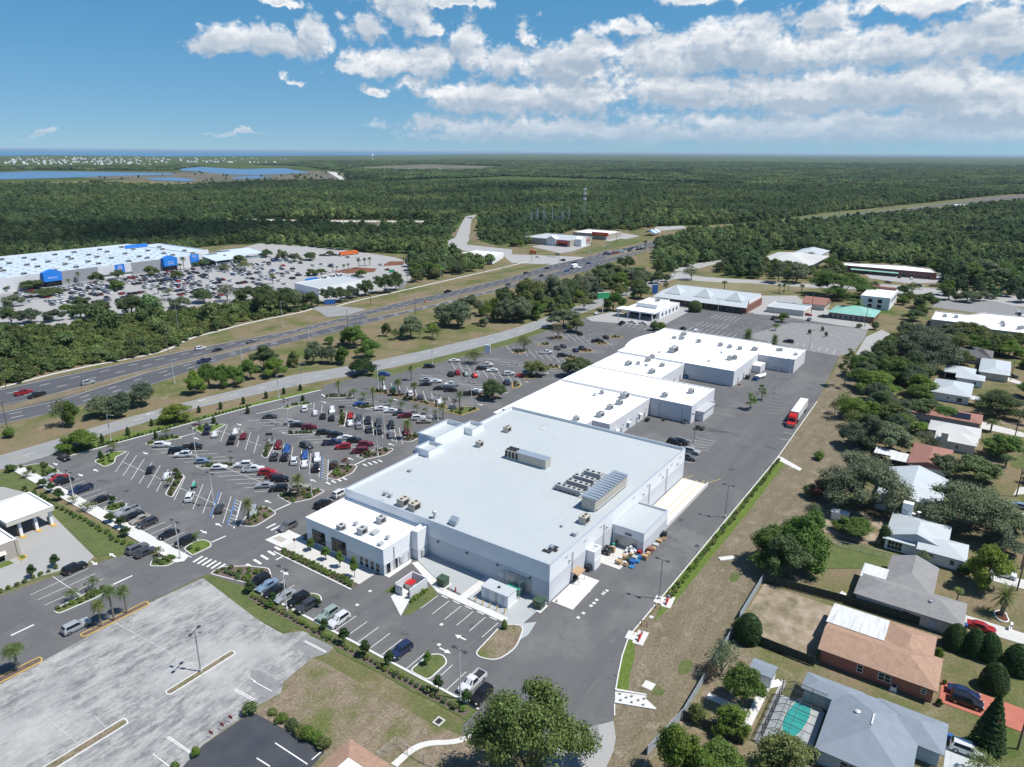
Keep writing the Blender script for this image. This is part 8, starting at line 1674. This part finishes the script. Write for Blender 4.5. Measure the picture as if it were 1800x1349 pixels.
trees('j','60,690,470,170,oak,dark 140,680,500,160,oak,dark 220,670,490,160,oak,dark 300,650,500,140,oak,grey 390,640,520,130,oak,dark 520,610,485,130,oak,blue 600,600,490,120,oak,dark 680,580,480,120,oak,blue 770,560,440,120,oak,dark 910,540,395,150,oak,dark 985,520,385,100,oak,dark','in the row before the blue-trimmed long roof')
# ------------------------------------------------------------------ low shrubs: the nearest ones individually, the rest as one mass
SHRUBS.sort(key=lambda s:math.hypot(s[0],s[1]))
cr=PT['shrub0'][0]
NS=285
for x,y in SHRUBS[:NS]:
    o=bpy.data.objects.new('low_shrub',cr); COL.objects.link(o); k=R.uniform(.75,1.25); o.location=(x,y,.08); o.scale=(k,k,k*R.uniform(.8,1.1)); o.rotation_euler=(0,0,R.uniform(0,6.3)); t=TINT[['green','bright','dark','olive'][int(R.integers(4))]]; o.color=(*t,1); tag(o,'low planted shrub in the kerbed beds of the lot','shrub','low shrubs in the parking lot beds')
def gn_scatter(name,P3,scl,rot,srcs,label,seed=0):
    """one object: a point cloud mesh whose points draw copies of the source meshes"""
    me=bpy.data.meshes.new(name); me.from_pydata([tuple(p) for p in P3],[],[]); me.update()
    a=me.attributes.new('scl','FLOAT_VECTOR','POINT'); a.data.foreach_set('vector',np.asarray(scl,dtype=np.float32).ravel())
    a=me.attributes.new('rot','FLOAT_VECTOR','POINT'); rr=np.zeros((len(P3),3),dtype=np.float32); rr[:,2]=rot; a.data.foreach_set('vector',rr.ravel())
    a=me.attributes.new('idx','INT','POINT'); a.data.foreach_set('value',R.integers(0,len(srcs),len(P3)).astype(np.int32))
    o=bpy.data.objects.new(name,me); COL.objects.link(o)
    cl=bpy.data.collections.new(name+'_sources')
    for i,(m_) in enumerate(srcs): q=bpy.data.objects.new('%s_source_%02d'%(name,i),m_); cl.objects.link(q)
    g=bpy.data.node_groups.new(name,'GeometryNodeTree'); g.interface.new_socket('Geometry',in_out='INPUT',socket_type='NodeSocketGeometry'); g.interface.new_socket('Geometry',in_out='OUTPUT',socket_type='NodeSocketGeometry')
    N=g.nodes; gi=N.new('NodeGroupInput'); go=N.new('NodeGroupOutput'); ip=N.new('GeometryNodeInstanceOnPoints'); ci=N.new('GeometryNodeCollectionInfo'); ci.inputs['Collection'].default_value=cl; ci.inputs['Separate Children'].default_value=True; ci.inputs['Reset Children'].default_value=True
    def na(nm,ty):
        n=N.new('GeometryNodeInputNamedAttribute'); n.data_type=ty; n.inputs['Name'].default_value=nm; return n.outputs['Attribute']
    L=g.links; L.new(gi.outputs[0],ip.inputs['Points']); L.new(ci.outputs[0],ip.inputs['Instance']); ip.inputs['Pick Instance'].default_value=True
    L.new(na('idx','INT'),ip.inputs['Instance Index']); L.new(na('rot','FLOAT_VECTOR'),ip.inputs['Rotation']); L.new(na('scl','FLOAT_VECTOR'),ip.inputs['Scale']); L.new(ip.outputs[0],go.inputs[0])
    m=o.modifiers.new('scatter','NODES'); m.node_group=g; tag(o,label,None,None,'stuff'); return o
def crownonly(seed,H,RAD,nl,n,ls,base,mt,flat=.8,core=.8,lobe=(.38,.55)):
    nm='f%d'%seed; broad(nm,seed,H,RAD,nl,n,ls,base,core,flat,'bark',mt,lobe=lobe); return PT[nm][0]
if len(SHRUBS)>NS:
    sm_=crownonly(90,.85,.55,5,90,.22,.02,'leaf_thicket',.9,.75,(.5,.7)); q=SHRUBS[NS:]
    gn_scatter('low_shrubs',[(x,y,.08) for x,y in q],R.uniform(.7,1.3,(len(q),1))*np.ones((1,3)),R.uniform(0,6.3,len(q)),[sm_],'rest of the low shrubs in the far beds')
# ------------------------------------------------------------------ woods
def ppx(s):
    out=[];k=''
    for w in s.split():
        if ',' in w: x,y=map(float,w.split(',')); o=REG[k]; out.append((o[0]+x/o[2],o[1]+y/o[2]))
        else: k=w if w!='_' else ''
    return out
F1=ppx('_ -80,322 150,330 300,331 440,322 590,320 612,303 640,285 900,276 1880,279 1880,333 1790,341 1700,349 1600,360 1450,375 1315,393 1200,398 1130,400 1080,404 1040,406 1010,404 985,412 935,422 880,432 845,425 838,384 822,378 806,420 800,440 760,452 700,447 600,441 560,436 480,430 440,428 380,432 340,436 330,470 -80,500')
CLR=[ppx('m 780,306 815,290 1560,295 1590,306 1500,328 1250,334 1100,322 900,316'),ppx('_ 780,440 838,440 845,375 812,378'),ppx('k 130,190 500,150 620,140 740,115 1230,60 1250,120 1000,170 600,230 120,230')]
F3=ppx('k 990,300 1020,220 1120,190 1240,140 1330,118 1500,130 1800,80 _ 1455,396 1520,388 1640,377 1700,369 1795,359 1880,352 1880,512 1790,512 1740,480 1660,505 1640,470 1560,468 l 940,335 520,325 400,330 330,250 150,240 20,250 -40,300 -60,440 k 1700,440 1560,430 1500,300 1300,350 1180,380 1050,400')
F4=ppx('j 1090,470 1095,330 1180,300 1350,290 1370,320 1640,330 1660,360 1500,400 1300,440')
F5=ppx('i -60,1200 -60,800 100,790 400,800 700,740 1100,700 1300,680 1500,660 1800,620 j 100,680 350,650 400,655 200,690 0,735 i 1700,745 1450,830 1340,855 1180,940 1000,985 500,1075 100,1180')
F6=ppx('l 1480,960 1600,900 1800,930 1800,1080 1700,1060 1600,1040 _ 1850,640 1850,560 1790,570 1700,575 1640,560 1600,580')
F7=ppx('l 620,1080 760,1000 880,1060 1000,1080 1060,1130 1050,1200 960,1260 900,1240 760,1250 640,1230')
BADW=[rect(150,340,490,614),rect(318,376,488,552),rect(586,634,330,391),rect(656,697,333,377),rect(577,680,116,160),rect(583,613,34,102),rect(447,486,44,66),rect(391,425,110,166)]
for o_ in list(bpy.data.objects):
    if o_.parent is None and o_.get('category') in('house','office','building','store') and math.hypot(o_.location.x,o_.location.y)>300: BADW.append(rect(o_.location.x-14,o_.location.x+14,o_.location.y-12,o_.location.y+12))
def fill(polys,spacing,zs,maxd,jit=.9,bad=True):
    """jittered grid over the ground under the given picture regions (nearest first)"""
    out=[]
    for pg in polys:
        cs=[P('',u,max(v,282)) for u,v in pg]; x0,x1=min(c.x for c in cs),max(c.x for c in cs); y0,y1=min(c.y for c in cs),max(c.y for c in cs)
        x1=min(x1,maxd);y0=max(y0,-maxd);y1=min(y1,maxd);x0=max(x0,-maxd)
        nx,ny=int((x1-x0)/spacing)+1,int((y1-y0)/spacing)+1
        gx,gy=np.meshgrid(x0+np.arange(nx)*spacing,y0+np.arange(ny)*spacing); X=(gx+R.uniform(-jit,jit,gx.shape)*spacing*.5).ravel(); Y=(gy+R.uniform(-jit,jit,gy.shape)*spacing*.5).ravel()
        f=X*math.cos(YAW)+Y*math.sin(YAW); r=X*math.sin(YAW)-Y*math.cos(YAW); d=np.hypot(X,Y); k=(f>60)&(np.abs(r)<f*.80+30)&(d<maxd); X,Y,f,r=X[k],Y[k],f[k],r[k]
        dep=f*math.cos(PITCH)+CH*math.sin(PITCH); up=f*math.sin(PITCH)-CH*math.cos(PITCH); ix,iy=r/dep,up/dep; c,s=math.cos(-ROLL),math.sin(-ROLL); u=900+(ix*c-iy*s)*FPX; v=674.5-(ix*s+iy*c)*FPX
        ok=np.zeros(len(X),bool); pp=np.array(pg); j=len(pp)-1
        for i in range(len(pp)):
            xi,yi=pp[i];xj,yj=pp[j]; cond=((yi>v)!=(yj>v))&(u<(xj-xi)*(v-yi)/(yj-yi+1e-12)+xi); ok^=cond; j=i
        for cl in CLR:
            inn=np.zeros(len(X),bool); pp=np.array(cl); j=len(pp)-1
            for i in range(len(pp)):
                xi,yi=pp[i];xj,yj=pp[j]; inn^=((yi>v)!=(yj>v))&(u<(xj-xi)*(v-yi)/(yj-yi+1e-12)+xi); j=i
            ok&=~inn
        if bad:
            for b in BADW: ok&=~((X>b[0][0])&(X<b[1][0])&(Y>b[0][1])&(Y<b[2][1]))
        out.append(np.stack([X[ok],Y[ok]],1))
    return np.concatenate(out)
N_IND=34
for pg in(F1,F3):
    pl=[P('',u,max(v,308))[:2] for u,v in pg]; o_=MB().flat(pl,.005).build('woodland_terrain',MAT['woodland_floor']); o_['kind']='structure'
near=fill([F3,F4,F7],7.6,0,1900); near=np.concatenate([near,np.stack([R.uniform(520,625,70),R.uniform(-62,26,70)],1)]); near=near[np.argsort(np.hypot(near[:,0],near[:,1]))]
fam=[('oak','dark'),('oak','green'),('oak','grey'),('green','green'),('oak','blue'),('green','bright'),('oak','olive')]
for i,(x,y) in enumerate(near[:N_IND]):
    kd,ti=fam[int(R.integers(len(fam)))]; s=R.uniform(.75,1.2); tree(kd,x,y,9.0*s,4.9*s,ti,'%s%s in the wooded belt beyond the shops and houses'%(TW[ti],KN[kd]),'trees of the wooded belt')
for i,(x,y) in enumerate(fill([ppx('l -60,330 130,300 260,400 250,440 -60,445'),ppx('l 640,560 690,480 770,520 780,625 660,610'),ppx('k 0,150 120,150 130,215 0,225'),ppx('k 760,110 900,70 1000,80 900,120'),ppx('l 400,590 470,520 560,560 500,600'),ppx('k 1400,385 1560,335 1800,340 1800,425 1500,430'),ppx('l -60,400 60,420 330,455 560,450 540,400 420,340 330,400'),ppx('l 930,560 1010,540 1010,640 940,650')],8.5,0,900)):
    kd,ti=(('green','green'),('green','bright'),('green','dark'),('airy','olive'),('green','oak'),('oak','grey'),('green','olive'))[i%7]; s=R.uniform(.7,1.1); tree(kd,x,y,8*s,4.6*s,ti,'%s%s among the shops past the white bank'%(TW[ti],KN[kd]),'trees among the far shops')
HB=[(o.location.x,o.location.y) for o in bpy.data.objects if o.parent is None and o.get('category') in('house','shed','car','carport','pickup')]
for (x0,x1,y0,y1,sp,dn,pl_) in((232,345,15,36,5.8,.82,'in the tangled back yards past the semi truck'),(190,420,-40,-9,8,.62,'along the far residential street'),(345,405,-8,42,7.5,.72,'beyond the alley end'),(255,330,205,232,9,.55,'on the strip before the highway'),(320,470,185,232,8.5,.55,'on the strip by the plaza road')):
    for i in range(int((x1-x0)/sp)):
        for j in range(max(1,int((y1-y0)/sp))):
            x,y=x0+(i+R.uniform(.1,.9))*sp,y0+(j+R.uniform(.1,.9))*sp
            if R.random()>dn or any(abs(x-a)<8.5 and abs(y-b)<8 for a,b in HB) or rect and (400<x<455 and -55<y<28): continue
            kd,ti=(('oak','dark'),('oak','grey'),('green','green'),('green','bright'),('oak','olive'),('oak','blue'),('airy','olive'))[int(R.integers(7))]; s=R.uniform(.6,1.15); tree(kd,x,y,7.8*s,4.9*s,ti,'%s%s %s'%(TW[ti],KN[kd],pl_),'trees '+pl_)
fo=[crownonly(100+i,10.5+i%3,4.6+.4*(i%2),9,300,1.15,.06,'leaf_forest',.95) for i in range(5)]
pinesrc=[]
for i in range(2): pine('fp%d'%i,140+i,14,2.4,220,'leaf_forest'); pinesrc.append(PT['fp%d'%i][0])
thk=[crownonly(110+i,3.4,2.6,7,260,.62,.02,'leaf_thicket',.85) for i in range(3)]
def sc3(n,lo,hi): a=R.uniform(lo,hi,(n,1)); return np.concatenate([a*R.uniform(.9,1.15,(n,1)),a*R.uniform(.9,1.15,(n,1)),a*R.uniform(.8,1.25,(n,1))],1)
q=near[N_IND:]; gn_scatter('wooded_belt',np.c_[q,np.zeros(len(q))],sc3(len(q),.72,1.15),R.uniform(0,6.3,len(q)),fo,'far part of the green wooded belt beyond the shops')
q=fill([F5],3.3,0,700); kk=R.random(len(q))<.93; q=q[kk]; gn_scatter('thicket',np.c_[q,np.zeros(len(q))],sc3(len(q),.45,1.2),R.uniform(0,6.3,len(q)),thk*14+[fo[0]],'dense low green thicket between the superstore lot and the highway')
q=fill([F1],7.2,0,2100); 
# woods vary in height in broad drifts
hv=.85+.22*np.sin(q[:,0]*.011+1.3)*np.cos(q[:,1]*.009)+.12*np.sin(q[:,0]*.031+q[:,1]*.027)
s=sc3(len(q),.75,1.2)*hv[:,None]; gn_scatter('woodland',np.c_[q,np.zeros(len(q))],s,R.uniform(0,6.3,len(q)),fo+pinesrc[:1],'dense green woodland stretching from the superstore towards the coast'); print('woodland',len(q))
# beyond two kilometres the canopy is drawn in clumps
def clump(seed,S):
    rr=np.random.default_rng(seed); l=[]
    for i in range(26):
        r=5.2*rr.uniform(.7,1.25); l.append(((rr.uniform(-S/2,S/2),rr.uniform(-S/2,S/2),rr.uniform(3,8)),(r,r,r*.85)))
    c,d=shell(l,420,.8,1.08); return leafmesh('clump',c,d,R.uniform(.7,1.3,420)*2.6,[(a,tuple(x*.86 for x in b)) for a,b in l],'leaf_forest')
cl=[clump(200+i,36) for i in range(4)]
WATER=[pts(s) for s in('m -60,126 100,120 300,121 600,126 620,138 400,144 200,152 -60,158','m 615,108 700,104 860,112 1000,108 1100,116 1105,134 900,143 790,140 690,130','m 500,144 610,141 700,152 660,164 530,158')]
LAKES=[ppx(s) for s in('m -60,122 100,118 300,119 600,120 760,98 1050,104 1240,128 1230,172 800,176 640,178 500,170 350,164 200,166 -60,170','m 1130,118 1185,122 1222,150 1220,170 1180,170','m 1180,110 1500,96 1790,106 1700,120 1300,122','m -60,110 -60,50 200,50 1000,60 1060,96 800,104 560,108 300,112')]
LOW=fill([ppx('_ -80,315 -80,290 700,284 900,281 1880,284 1880,345 900,310 400,330')],33,0,7200,bad=False)
d=np.hypot(LOW[:,0],LOW[:,1]); keep=[]
for (x,y),dd in zip(LOW,d):
    if dd<2050: continue
    u,v,_=PX((x,y,0))
    if any(inpoly(u,v,l) for l in LAKES): continue
    keep.append((x,y))
q=np.array(keep); d=np.hypot(q[:,0],q[:,1]); print('clumps',len(q))
hv=.8+.25*np.sin(q[:,0]*.004+1)*np.cos(q[:,1]*.0035)
gn_scatter('far_woodland',np.c_[q,np.zeros(len(q))],sc3(len(q),.85,1.2)*hv[:,None],R.uniform(0,6.3,len(q)),cl,'endless flat green woodland reaching to the horizon')
# cabbage palms and scrub dotted over the marsh
q=fill([ppx('m 230,125 640,108 1100,118 1240,128 1220,160 700,170 500,158 300,150')],60,0,4200,bad=False); q=np.array([p for p in q[R.random(len(q))<.4] if not any(inpoly(p[0],p[1],w) for w in WATER)])
gn_scatter('marsh_scrub',np.c_[q,np.zeros(len(q))],sc3(len(q),.6,1.2),R.uniform(0,6.3,len(q)),fo,'scattered dark scrub on the marsh by the lagoons')
# ------------------------------------------------------------------ sun, sky, clouds, air
SAZ=math.radians(102.0)-YAW; SEL=math.radians(61)     # clockwise from +X in plan: the sun stands right of the camera, a little behind
sd=Vector((math.cos(-SAZ)*math.cos(SEL),math.sin(-SAZ)*math.cos(SEL),math.sin(SEL)))
sun=bpy.data.lights.new('sun','SUN'); sun.energy=4.7; sun.angle=math.radians(.53); sun.color=(1,.965,.91); so=bpy.data.objects.new('sun',sun); COL.objects.link(so); so.location=(0,0,200); so.rotation_euler=sd.to_track_quat('Z','Y').to_euler()
W=bpy.data.worlds.new('World'); sc.world=W; W.use_nodes=True; nt=W.node_tree; bg=nt.nodes['Background']; bg.inputs[1].default_value=.10
nd=nt.nodes; lk=nt.links
tc=nd.new('ShaderNodeTexCoord'); dirv=tc.outputs['Generated']
def M(op,a,b=None,c=None,cl=False):
    n=nd.new('ShaderNodeMath'); n.operation=op; n.use_clamp=cl
    for i,v in enumerate((a,b,c)):
        if v is None: continue
        if hasattr(v,'is_linked'): lk.new(v,n.inputs[i])
        else: n.inputs[i].default_value=v
    return n.outputs[0]
sky=nd.new('ShaderNodeTexSky'); sky.sky_type='NISHITA'; sky.sun_disc=False; sky.sun_elevation=SEL; sky.sun_rotation=math.pi/2+SAZ; sky.altitude=90; sky.air_density=1.0; sky.dust_density=0.0; sky.ozone_density=1.5
sp=nd.new('ShaderNodeSeparateXYZ'); lk.new(dirv,sp.inputs[0])
zc=M('ADD',M('MAXIMUM',sp.outputs[2],0.0),.07); cb=nd.new('ShaderNodeCombineXYZ'); lk.new(sp.outputs[0],cb.inputs[0]); lk.new(sp.outputs[1],cb.inputs[1]); lk.new(zc,cb.inputs[2]); lk.new(cb.outputs[0],sky.inputs[0])
# azimuth (degrees right of the view axis) and elevation of the looked-at direction
ax=M('MULTIPLY',M('ARCTAN2',M('SUBTRACT',M('MULTIPLY',sp.outputs[0],math.sin(YAW)),M('MULTIPLY',sp.outputs[1],math.cos(YAW))),M('ADD',M('MULTIPLY',sp.outputs[0],math.cos(YAW)),M('MULTIPLY',sp.outputs[1],math.sin(YAW)))),57.2958)
el=M('MULTIPLY',M('ARCSINE',sp.outputs[2]),57.2958)
def ae(u,v):
    d=ray(u,v).normalized(); c,s=math.cos(YAW),math.sin(YAW); return math.degrees(math.atan2(d.x*s-d.y*c,d.x*c+d.y*s)),math.degrees(math.asin(d.z))
CL=[(390,82,62,22),(470,76,80,30),(545,62,44,42),(640,55,40,28),(715,18,62,46),(745,45,40,22),(690,112,75,34),(755,112,60,44),(830,90,40,52),(640,122,48,18),(740,150,42,18),(880,118,60,34),(925,60,22,26),(1102,50,48,24),(985,112,85,40),(1030,92,48,40),(1140,112,95,46),(1250,92,75,46),(1330,75,75,48),(1452,36,34,32),(1400,95,150,50),(1560,85,60,40),(1610,90,40,34),(1710,72,110,46),(1640,6,170,16),(1745,30,70,30),(480,0,42,9),(1225,2,85,14),(800,2,60,10),(660,156,42,12),(520,138,26,7),(770,215,80,16),(860,180,120,40),(1000,175,140,45),(1200,165,160,48),(1420,165,190,50),(1650,160,200,55),(1500,222,420,30),(1000,228,330,20),(1750,200,160,50),(1350,243,520,24),(1700,240,300,24),(950,244,230,15),(420,234,60,4),(60,236,30,4)]
def density(dx,dy):
    """cloud density group at (az+dx, el+dy)"""
    a=M('ADD',ax,dx); e=M('ADD',el,dy)
    cv=nd.new('ShaderNodeCombineXYZ'); lk.new(a,cv.inputs[0]); lk.new(e,cv.inputs[1])
    # warp
    def nz(scale,stretch,det,rough=.55,off=0):
        mp=nd.new('ShaderNodeMapping'); mp.inputs['Scale'].default_value=(scale,scale*stretch,1); mp.inputs['Location'].default_value=(off,off*.7,off*1.3); lk.new(cv.outputs[0],mp.inputs['Vector'])
        n=nd.new('ShaderNodeTexNoise'); n.inputs['Scale'].default_value=1; n.inputs['Detail'].default_value=det; n.inputs['Roughness'].default_value=rough; lk.new(mp.outputs[0],n.inputs['Vector']); return n.outputs['Fac']
    big=nz(.27,1.5,8,.56,3.1); 
    wn=nd.new('ShaderNodeTexNoise'); wn.inputs['Scale'].default_value=.34; wn.inputs['Detail'].default_value=5; wn.inputs['Roughness'].default_value=.6; lk.new(cv.outputs[0],wn.inputs['Vector'])
    sw=nd.new('ShaderNodeSeparateColor'); lk.new(wn.outputs['Color'],sw.inputs[0])
    a=M('ADD',a,M('MULTIPLY',M('SUBTRACT',sw.outputs[0],.5),6.0)); e=M('ADD',e,M('MULTIPLY',M('SUBTRACT',sw.outputs[1],.5),2.6))
    blob=None
    for (u,v,ru,rv) in CL:
        ca,ce=ae(u,v); sa,se=ru/FPX*57.3*1.08,rv/FPX*57.3*1.08
        qx=M('MULTIPLY',M('SUBTRACT',a,ca),1/sa); qy=M('MULTIPLY',M('SUBTRACT',e,ce),1/se)
        # flatter underside
        qy=M('MAXIMUM',qy,M('MULTIPLY',qy,-1.45))
        r=M('SUBTRACT',1.0,M('SQRT',M('ADD',M('MULTIPLY',qx,qx),M('MULTIPLY',qy,qy))))
        blob=r if blob is None else M('SMOOTH_MAX',blob,r,.12)
    blob=M('MAXIMUM',blob,-.9)
    def bil(sc,off,det): return M('ABSOLUTE',M('MULTIPLY',M('SUBTRACT',nz(sc,1.25,det,.5,off),.5),2.0))
    d=M('ADD',M('MULTIPLY',blob,.85),M('ADD',M('MULTIPLY',M('SUBTRACT',big,.5),1.05),M('ADD',M('MULTIPLY',M('SUBTRACT',bil(.62,7.7,2),.22),.62),M('ADD',M('MULTIPLY',M('SUBTRACT',bil(1.5,2.2,2),.22),.26),M('MULTIPLY',M('SUBTRACT',bil(3.6,5.1,3),.22),.13)))))
    return d
d0=density(0,0); d1=density(.25,.75)
def mrange(v,a,b,c,d,smooth=True):
    n=nd.new('ShaderNodeMapRange'); n.interpolation_type='SMOOTHSTEP' if smooth else 'LINEAR'; n.inputs[1].default_value=a; n.inputs[2].default_value=b; n.inputs[3].default_value=c; n.inputs[4].default_value=d; lk.new(v,n.inputs[0]); return n.outputs[0]
alpha=mrange(d0,-.07,.36,0,1); lit=mrange(M('SUBTRACT',d0,d1),-.26,.46,0,1)
# thick middles stay greyer, edges brighter
thick=mrange(d0,.12,.75,1.05,.56); lit2=M('MULTIPLY',M('ADD',M('MULTIPLY',lit,.9),.22),thick,None,True)
cv=nd.new('ShaderNodeCombineXYZ'); lk.new(M('MULTIPLY',ax,.16),cv.inputs[0]); lk.new(M('MULTIPLY',el,.62),cv.inputs[1]); gn_=nd.new('ShaderNodeTexNoise'); gn_.inputs['Scale'].default_value=1; gn_.inputs['Detail'].default_value=4; lk.new(cv.outputs[0],gn_.inputs['Vector'])
lit2=M('MULTIPLY',lit2,mrange(gn_.outputs['Fac'],.36,.64,.45,1.12),None,True)
mx=nd.new('ShaderNodeMix'); mx.data_type='RGBA'; lk.new(lit2,mx.inputs[0]); mx.inputs[6].default_value=(3.0,3.9,5.0,1); mx.inputs[7].default_value=(8.6,8.7,8.8,1)
# far low clouds sink into pale air
lowmix=mrange(el,.3,4.2,1,0); m2=nd.new('ShaderNodeMix'); m2.data_type='RGBA'; lk.new(M('MULTIPLY',lowmix,.75),m2.inputs[0]); lk.new(mx.outputs[2],m2.inputs[6]); m2.inputs[7].default_value=(3.2,4.5,5.9,1)
al=M('MULTIPLY',alpha,mrange(el,.1,1.5,.15,.97))
# clear sky graded through the Sky Texture
hs=nd.new('ShaderNodeHueSaturation'); hs.inputs['Saturation'].default_value=1.18; hs.inputs['Value'].default_value=1.0; lk.new(sky.outputs[0],hs.inputs['Color'])
m3=nd.new('ShaderNodeMix'); m3.data_type='RGBA'; lk.new(al,m3.inputs[0]); 
def tintby(src,f,c0,c1):
    k=nd.new('ShaderNodeMix'); k.data_type='RGBA'; lk.new(f,k.inputs[0]); k.inputs[6].default_value=(*c0,1); k.inputs[7].default_value=(*c1,1)
    q=nd.new('ShaderNodeMix'); q.data_type='RGBA'; q.blend_type='MULTIPLY'; q.inputs[0].default_value=1; lk.new(src,q.inputs[6]); lk.new(k.outputs[2],q.inputs[7]); return q.outputs[2]
g1=tintby(hs.outputs[0],mrange(el,0,10,0,1,False),(.60,.72,.86),(.58,.93,.98)); g2=tintby(g1,mrange(el,11,45,0,1),(1,1,1),(1.95,1.12,1.0)); lk.new(g2,m3.inputs[6]); lk.new(m2.outputs[2],m3.inputs[7]); lk.new(m3.outputs[2],bg.inputs[0])
W.cycles.sampling_method='MANUAL'; W.cycles.sample_map_resolution=512
# air: pale haze that fades the far woods
hz=MB().box(-62000,62000,-62000,62000,-1.2,90.5).build('haze',[])
hm=bpy.data.materials.new('haze'); hm.use_nodes=True; n=hm.node_tree; n.nodes.clear(); vo=n.nodes.new('ShaderNodeVolumePrincipled'); vo.inputs['Color'].default_value=(.62,.78,.95,1); vo.inputs['Density'].default_value=HAZE; vo.inputs['Anisotropy'].default_value=0.0; ou=n.nodes.new('ShaderNodeOutputMaterial'); n.links.new(vo.outputs[0],ou.inputs['Volume']); hz.data.materials.append(hm); hz['kind']='stuff'; hz['label']='pale blue air over the far woods'
# cumulus overhead (out of the frame) whose shadows darken the woods
def cloudmat():
    m,nt_,b=_nt('cloud'); tr=nt_.nodes.new('ShaderNodeBsdfTransparent'); df=nt_.nodes.new('ShaderNodeBsdfDiffuse'); df.inputs['Color'].default_value=(.85,.86,.88,1); mx_=nt_.nodes.new('ShaderNodeMixShader'); mx_.inputs[0].default_value=.30; nt_.links.new(tr.outputs[0],mx_.inputs[1]); nt_.links.new(df.outputs[0],mx_.inputs[2]); nt_.links.new(mx_.outputs[0],nt_.nodes['Material Output'].inputs['Surface']); nt_.nodes.remove(b); return m
cm=cloudmat()
def cloud(u,v,rx,ry,seed,hgt=900,ang=0,th=60):
    g=P('',u,v); c=Vector((g.x,g.y,0))+sd*(hgt/sd.z); rr=np.random.default_rng(seed); mb=MB(); n=40; ca,sa=math.cos(ang),math.sin(ang)
    ph=rr.uniform(0,6.28,5); vs=[];fs=[]; L=7
    for j in range(L+1):
        t=j/L; zz=th*(t**.8); k=math.sqrt(max(0,1-(t*.98)**2))
        for i in range(n):
            a=2*math.pi*i/n; w=1+.16*math.sin(3*a+ph[0])+.10*math.sin(5*a+ph[1])+.07*math.sin(9*a+ph[2])+.05*math.sin(14*a+ph[3]+t*3)
            x,y=rx*w*k*math.cos(a),ry*w*k*math.sin(a); vs.append((c.x+x*ca-y*sa,c.y+x*sa+y*ca,hgt+zz*(1+.25*math.sin(4*a+ph[4]))))
    for j in range(L):
        for i in range(n): fs.append((j*n+i,j*n+(i+1)%n,(j+1)*n+(i+1)%n,(j+1)*n+i))
    fs.append(tuple(range(n-1,-1,-1))); mb.add(vs,fs); o=mb.build('cloud',cm); tag(o,'cumulus cloud floating overhead','cloud',None,'stuff'); return o
for a_ in CLOUDS: cloud(*a_)
# ------------------------------------------------------------------ make every label single out one thing
byl={}
for o in bpy.data.objects:
    if o.parent is None and o.get('label') and o.get('kind') not in('stuff','structure'): byl.setdefault(o['label'],[]).append(o)
for l,L in byl.items():
    if len(L)<2: continue
    if len(L)>12:
        for o in L:
            if not o.get('group'): o['group']=l
        continue
    L.sort(key=lambda o:math.hypot(o.location.x,o.location.y))
    for i,o in enumerate(L):
        o['label']=l+((', nearer one','nearer one') if False else ', %s'%('nearer of the two' if i==0 else 'farther of the two') if len(L)==2 else ', %s'%('nearest of them' if i==0 else 'farthest of them' if i==len(L)-1 else ORD[min(i,11)]+' nearest'))
for o in bpy.data.objects:
    if o.parent is None and len(str(o.get('label','')).split())>16: o['label']=o['label'].replace('thin open tree','thin tree').replace('leafy tree','tree').replace(' of them','').replace(' of the two','').replace('between highway and frontage road','before the highway')
# ------------------------------------------------------------------ render settings
vs_=sc.view_settings; sc.display_settings.display_device='sRGB'; vs_.view_transform='Standard'; vs_.look='None'; vs_.exposure=.2; vs_.gamma=1
sc.render.engine='CYCLES'; sc.cycles.max_bounces=5; sc.cycles.diffuse_bounces=2; sc.cycles.glossy_bounces=2; sc.cycles.transmission_bounces=2; sc.cycles.transparent_max_bounces=6; sc.cycles.volume_bounces=0; sc.cycles.caustics_reflective=False; sc.cycles.caustics_refractive=False
sc.cycles.use_denoising=True; sc.cycles.sample_clamp_indirect=6; sc.cycles.use_adaptive_sampling=True; sc.cycles.adaptive_threshold=.015
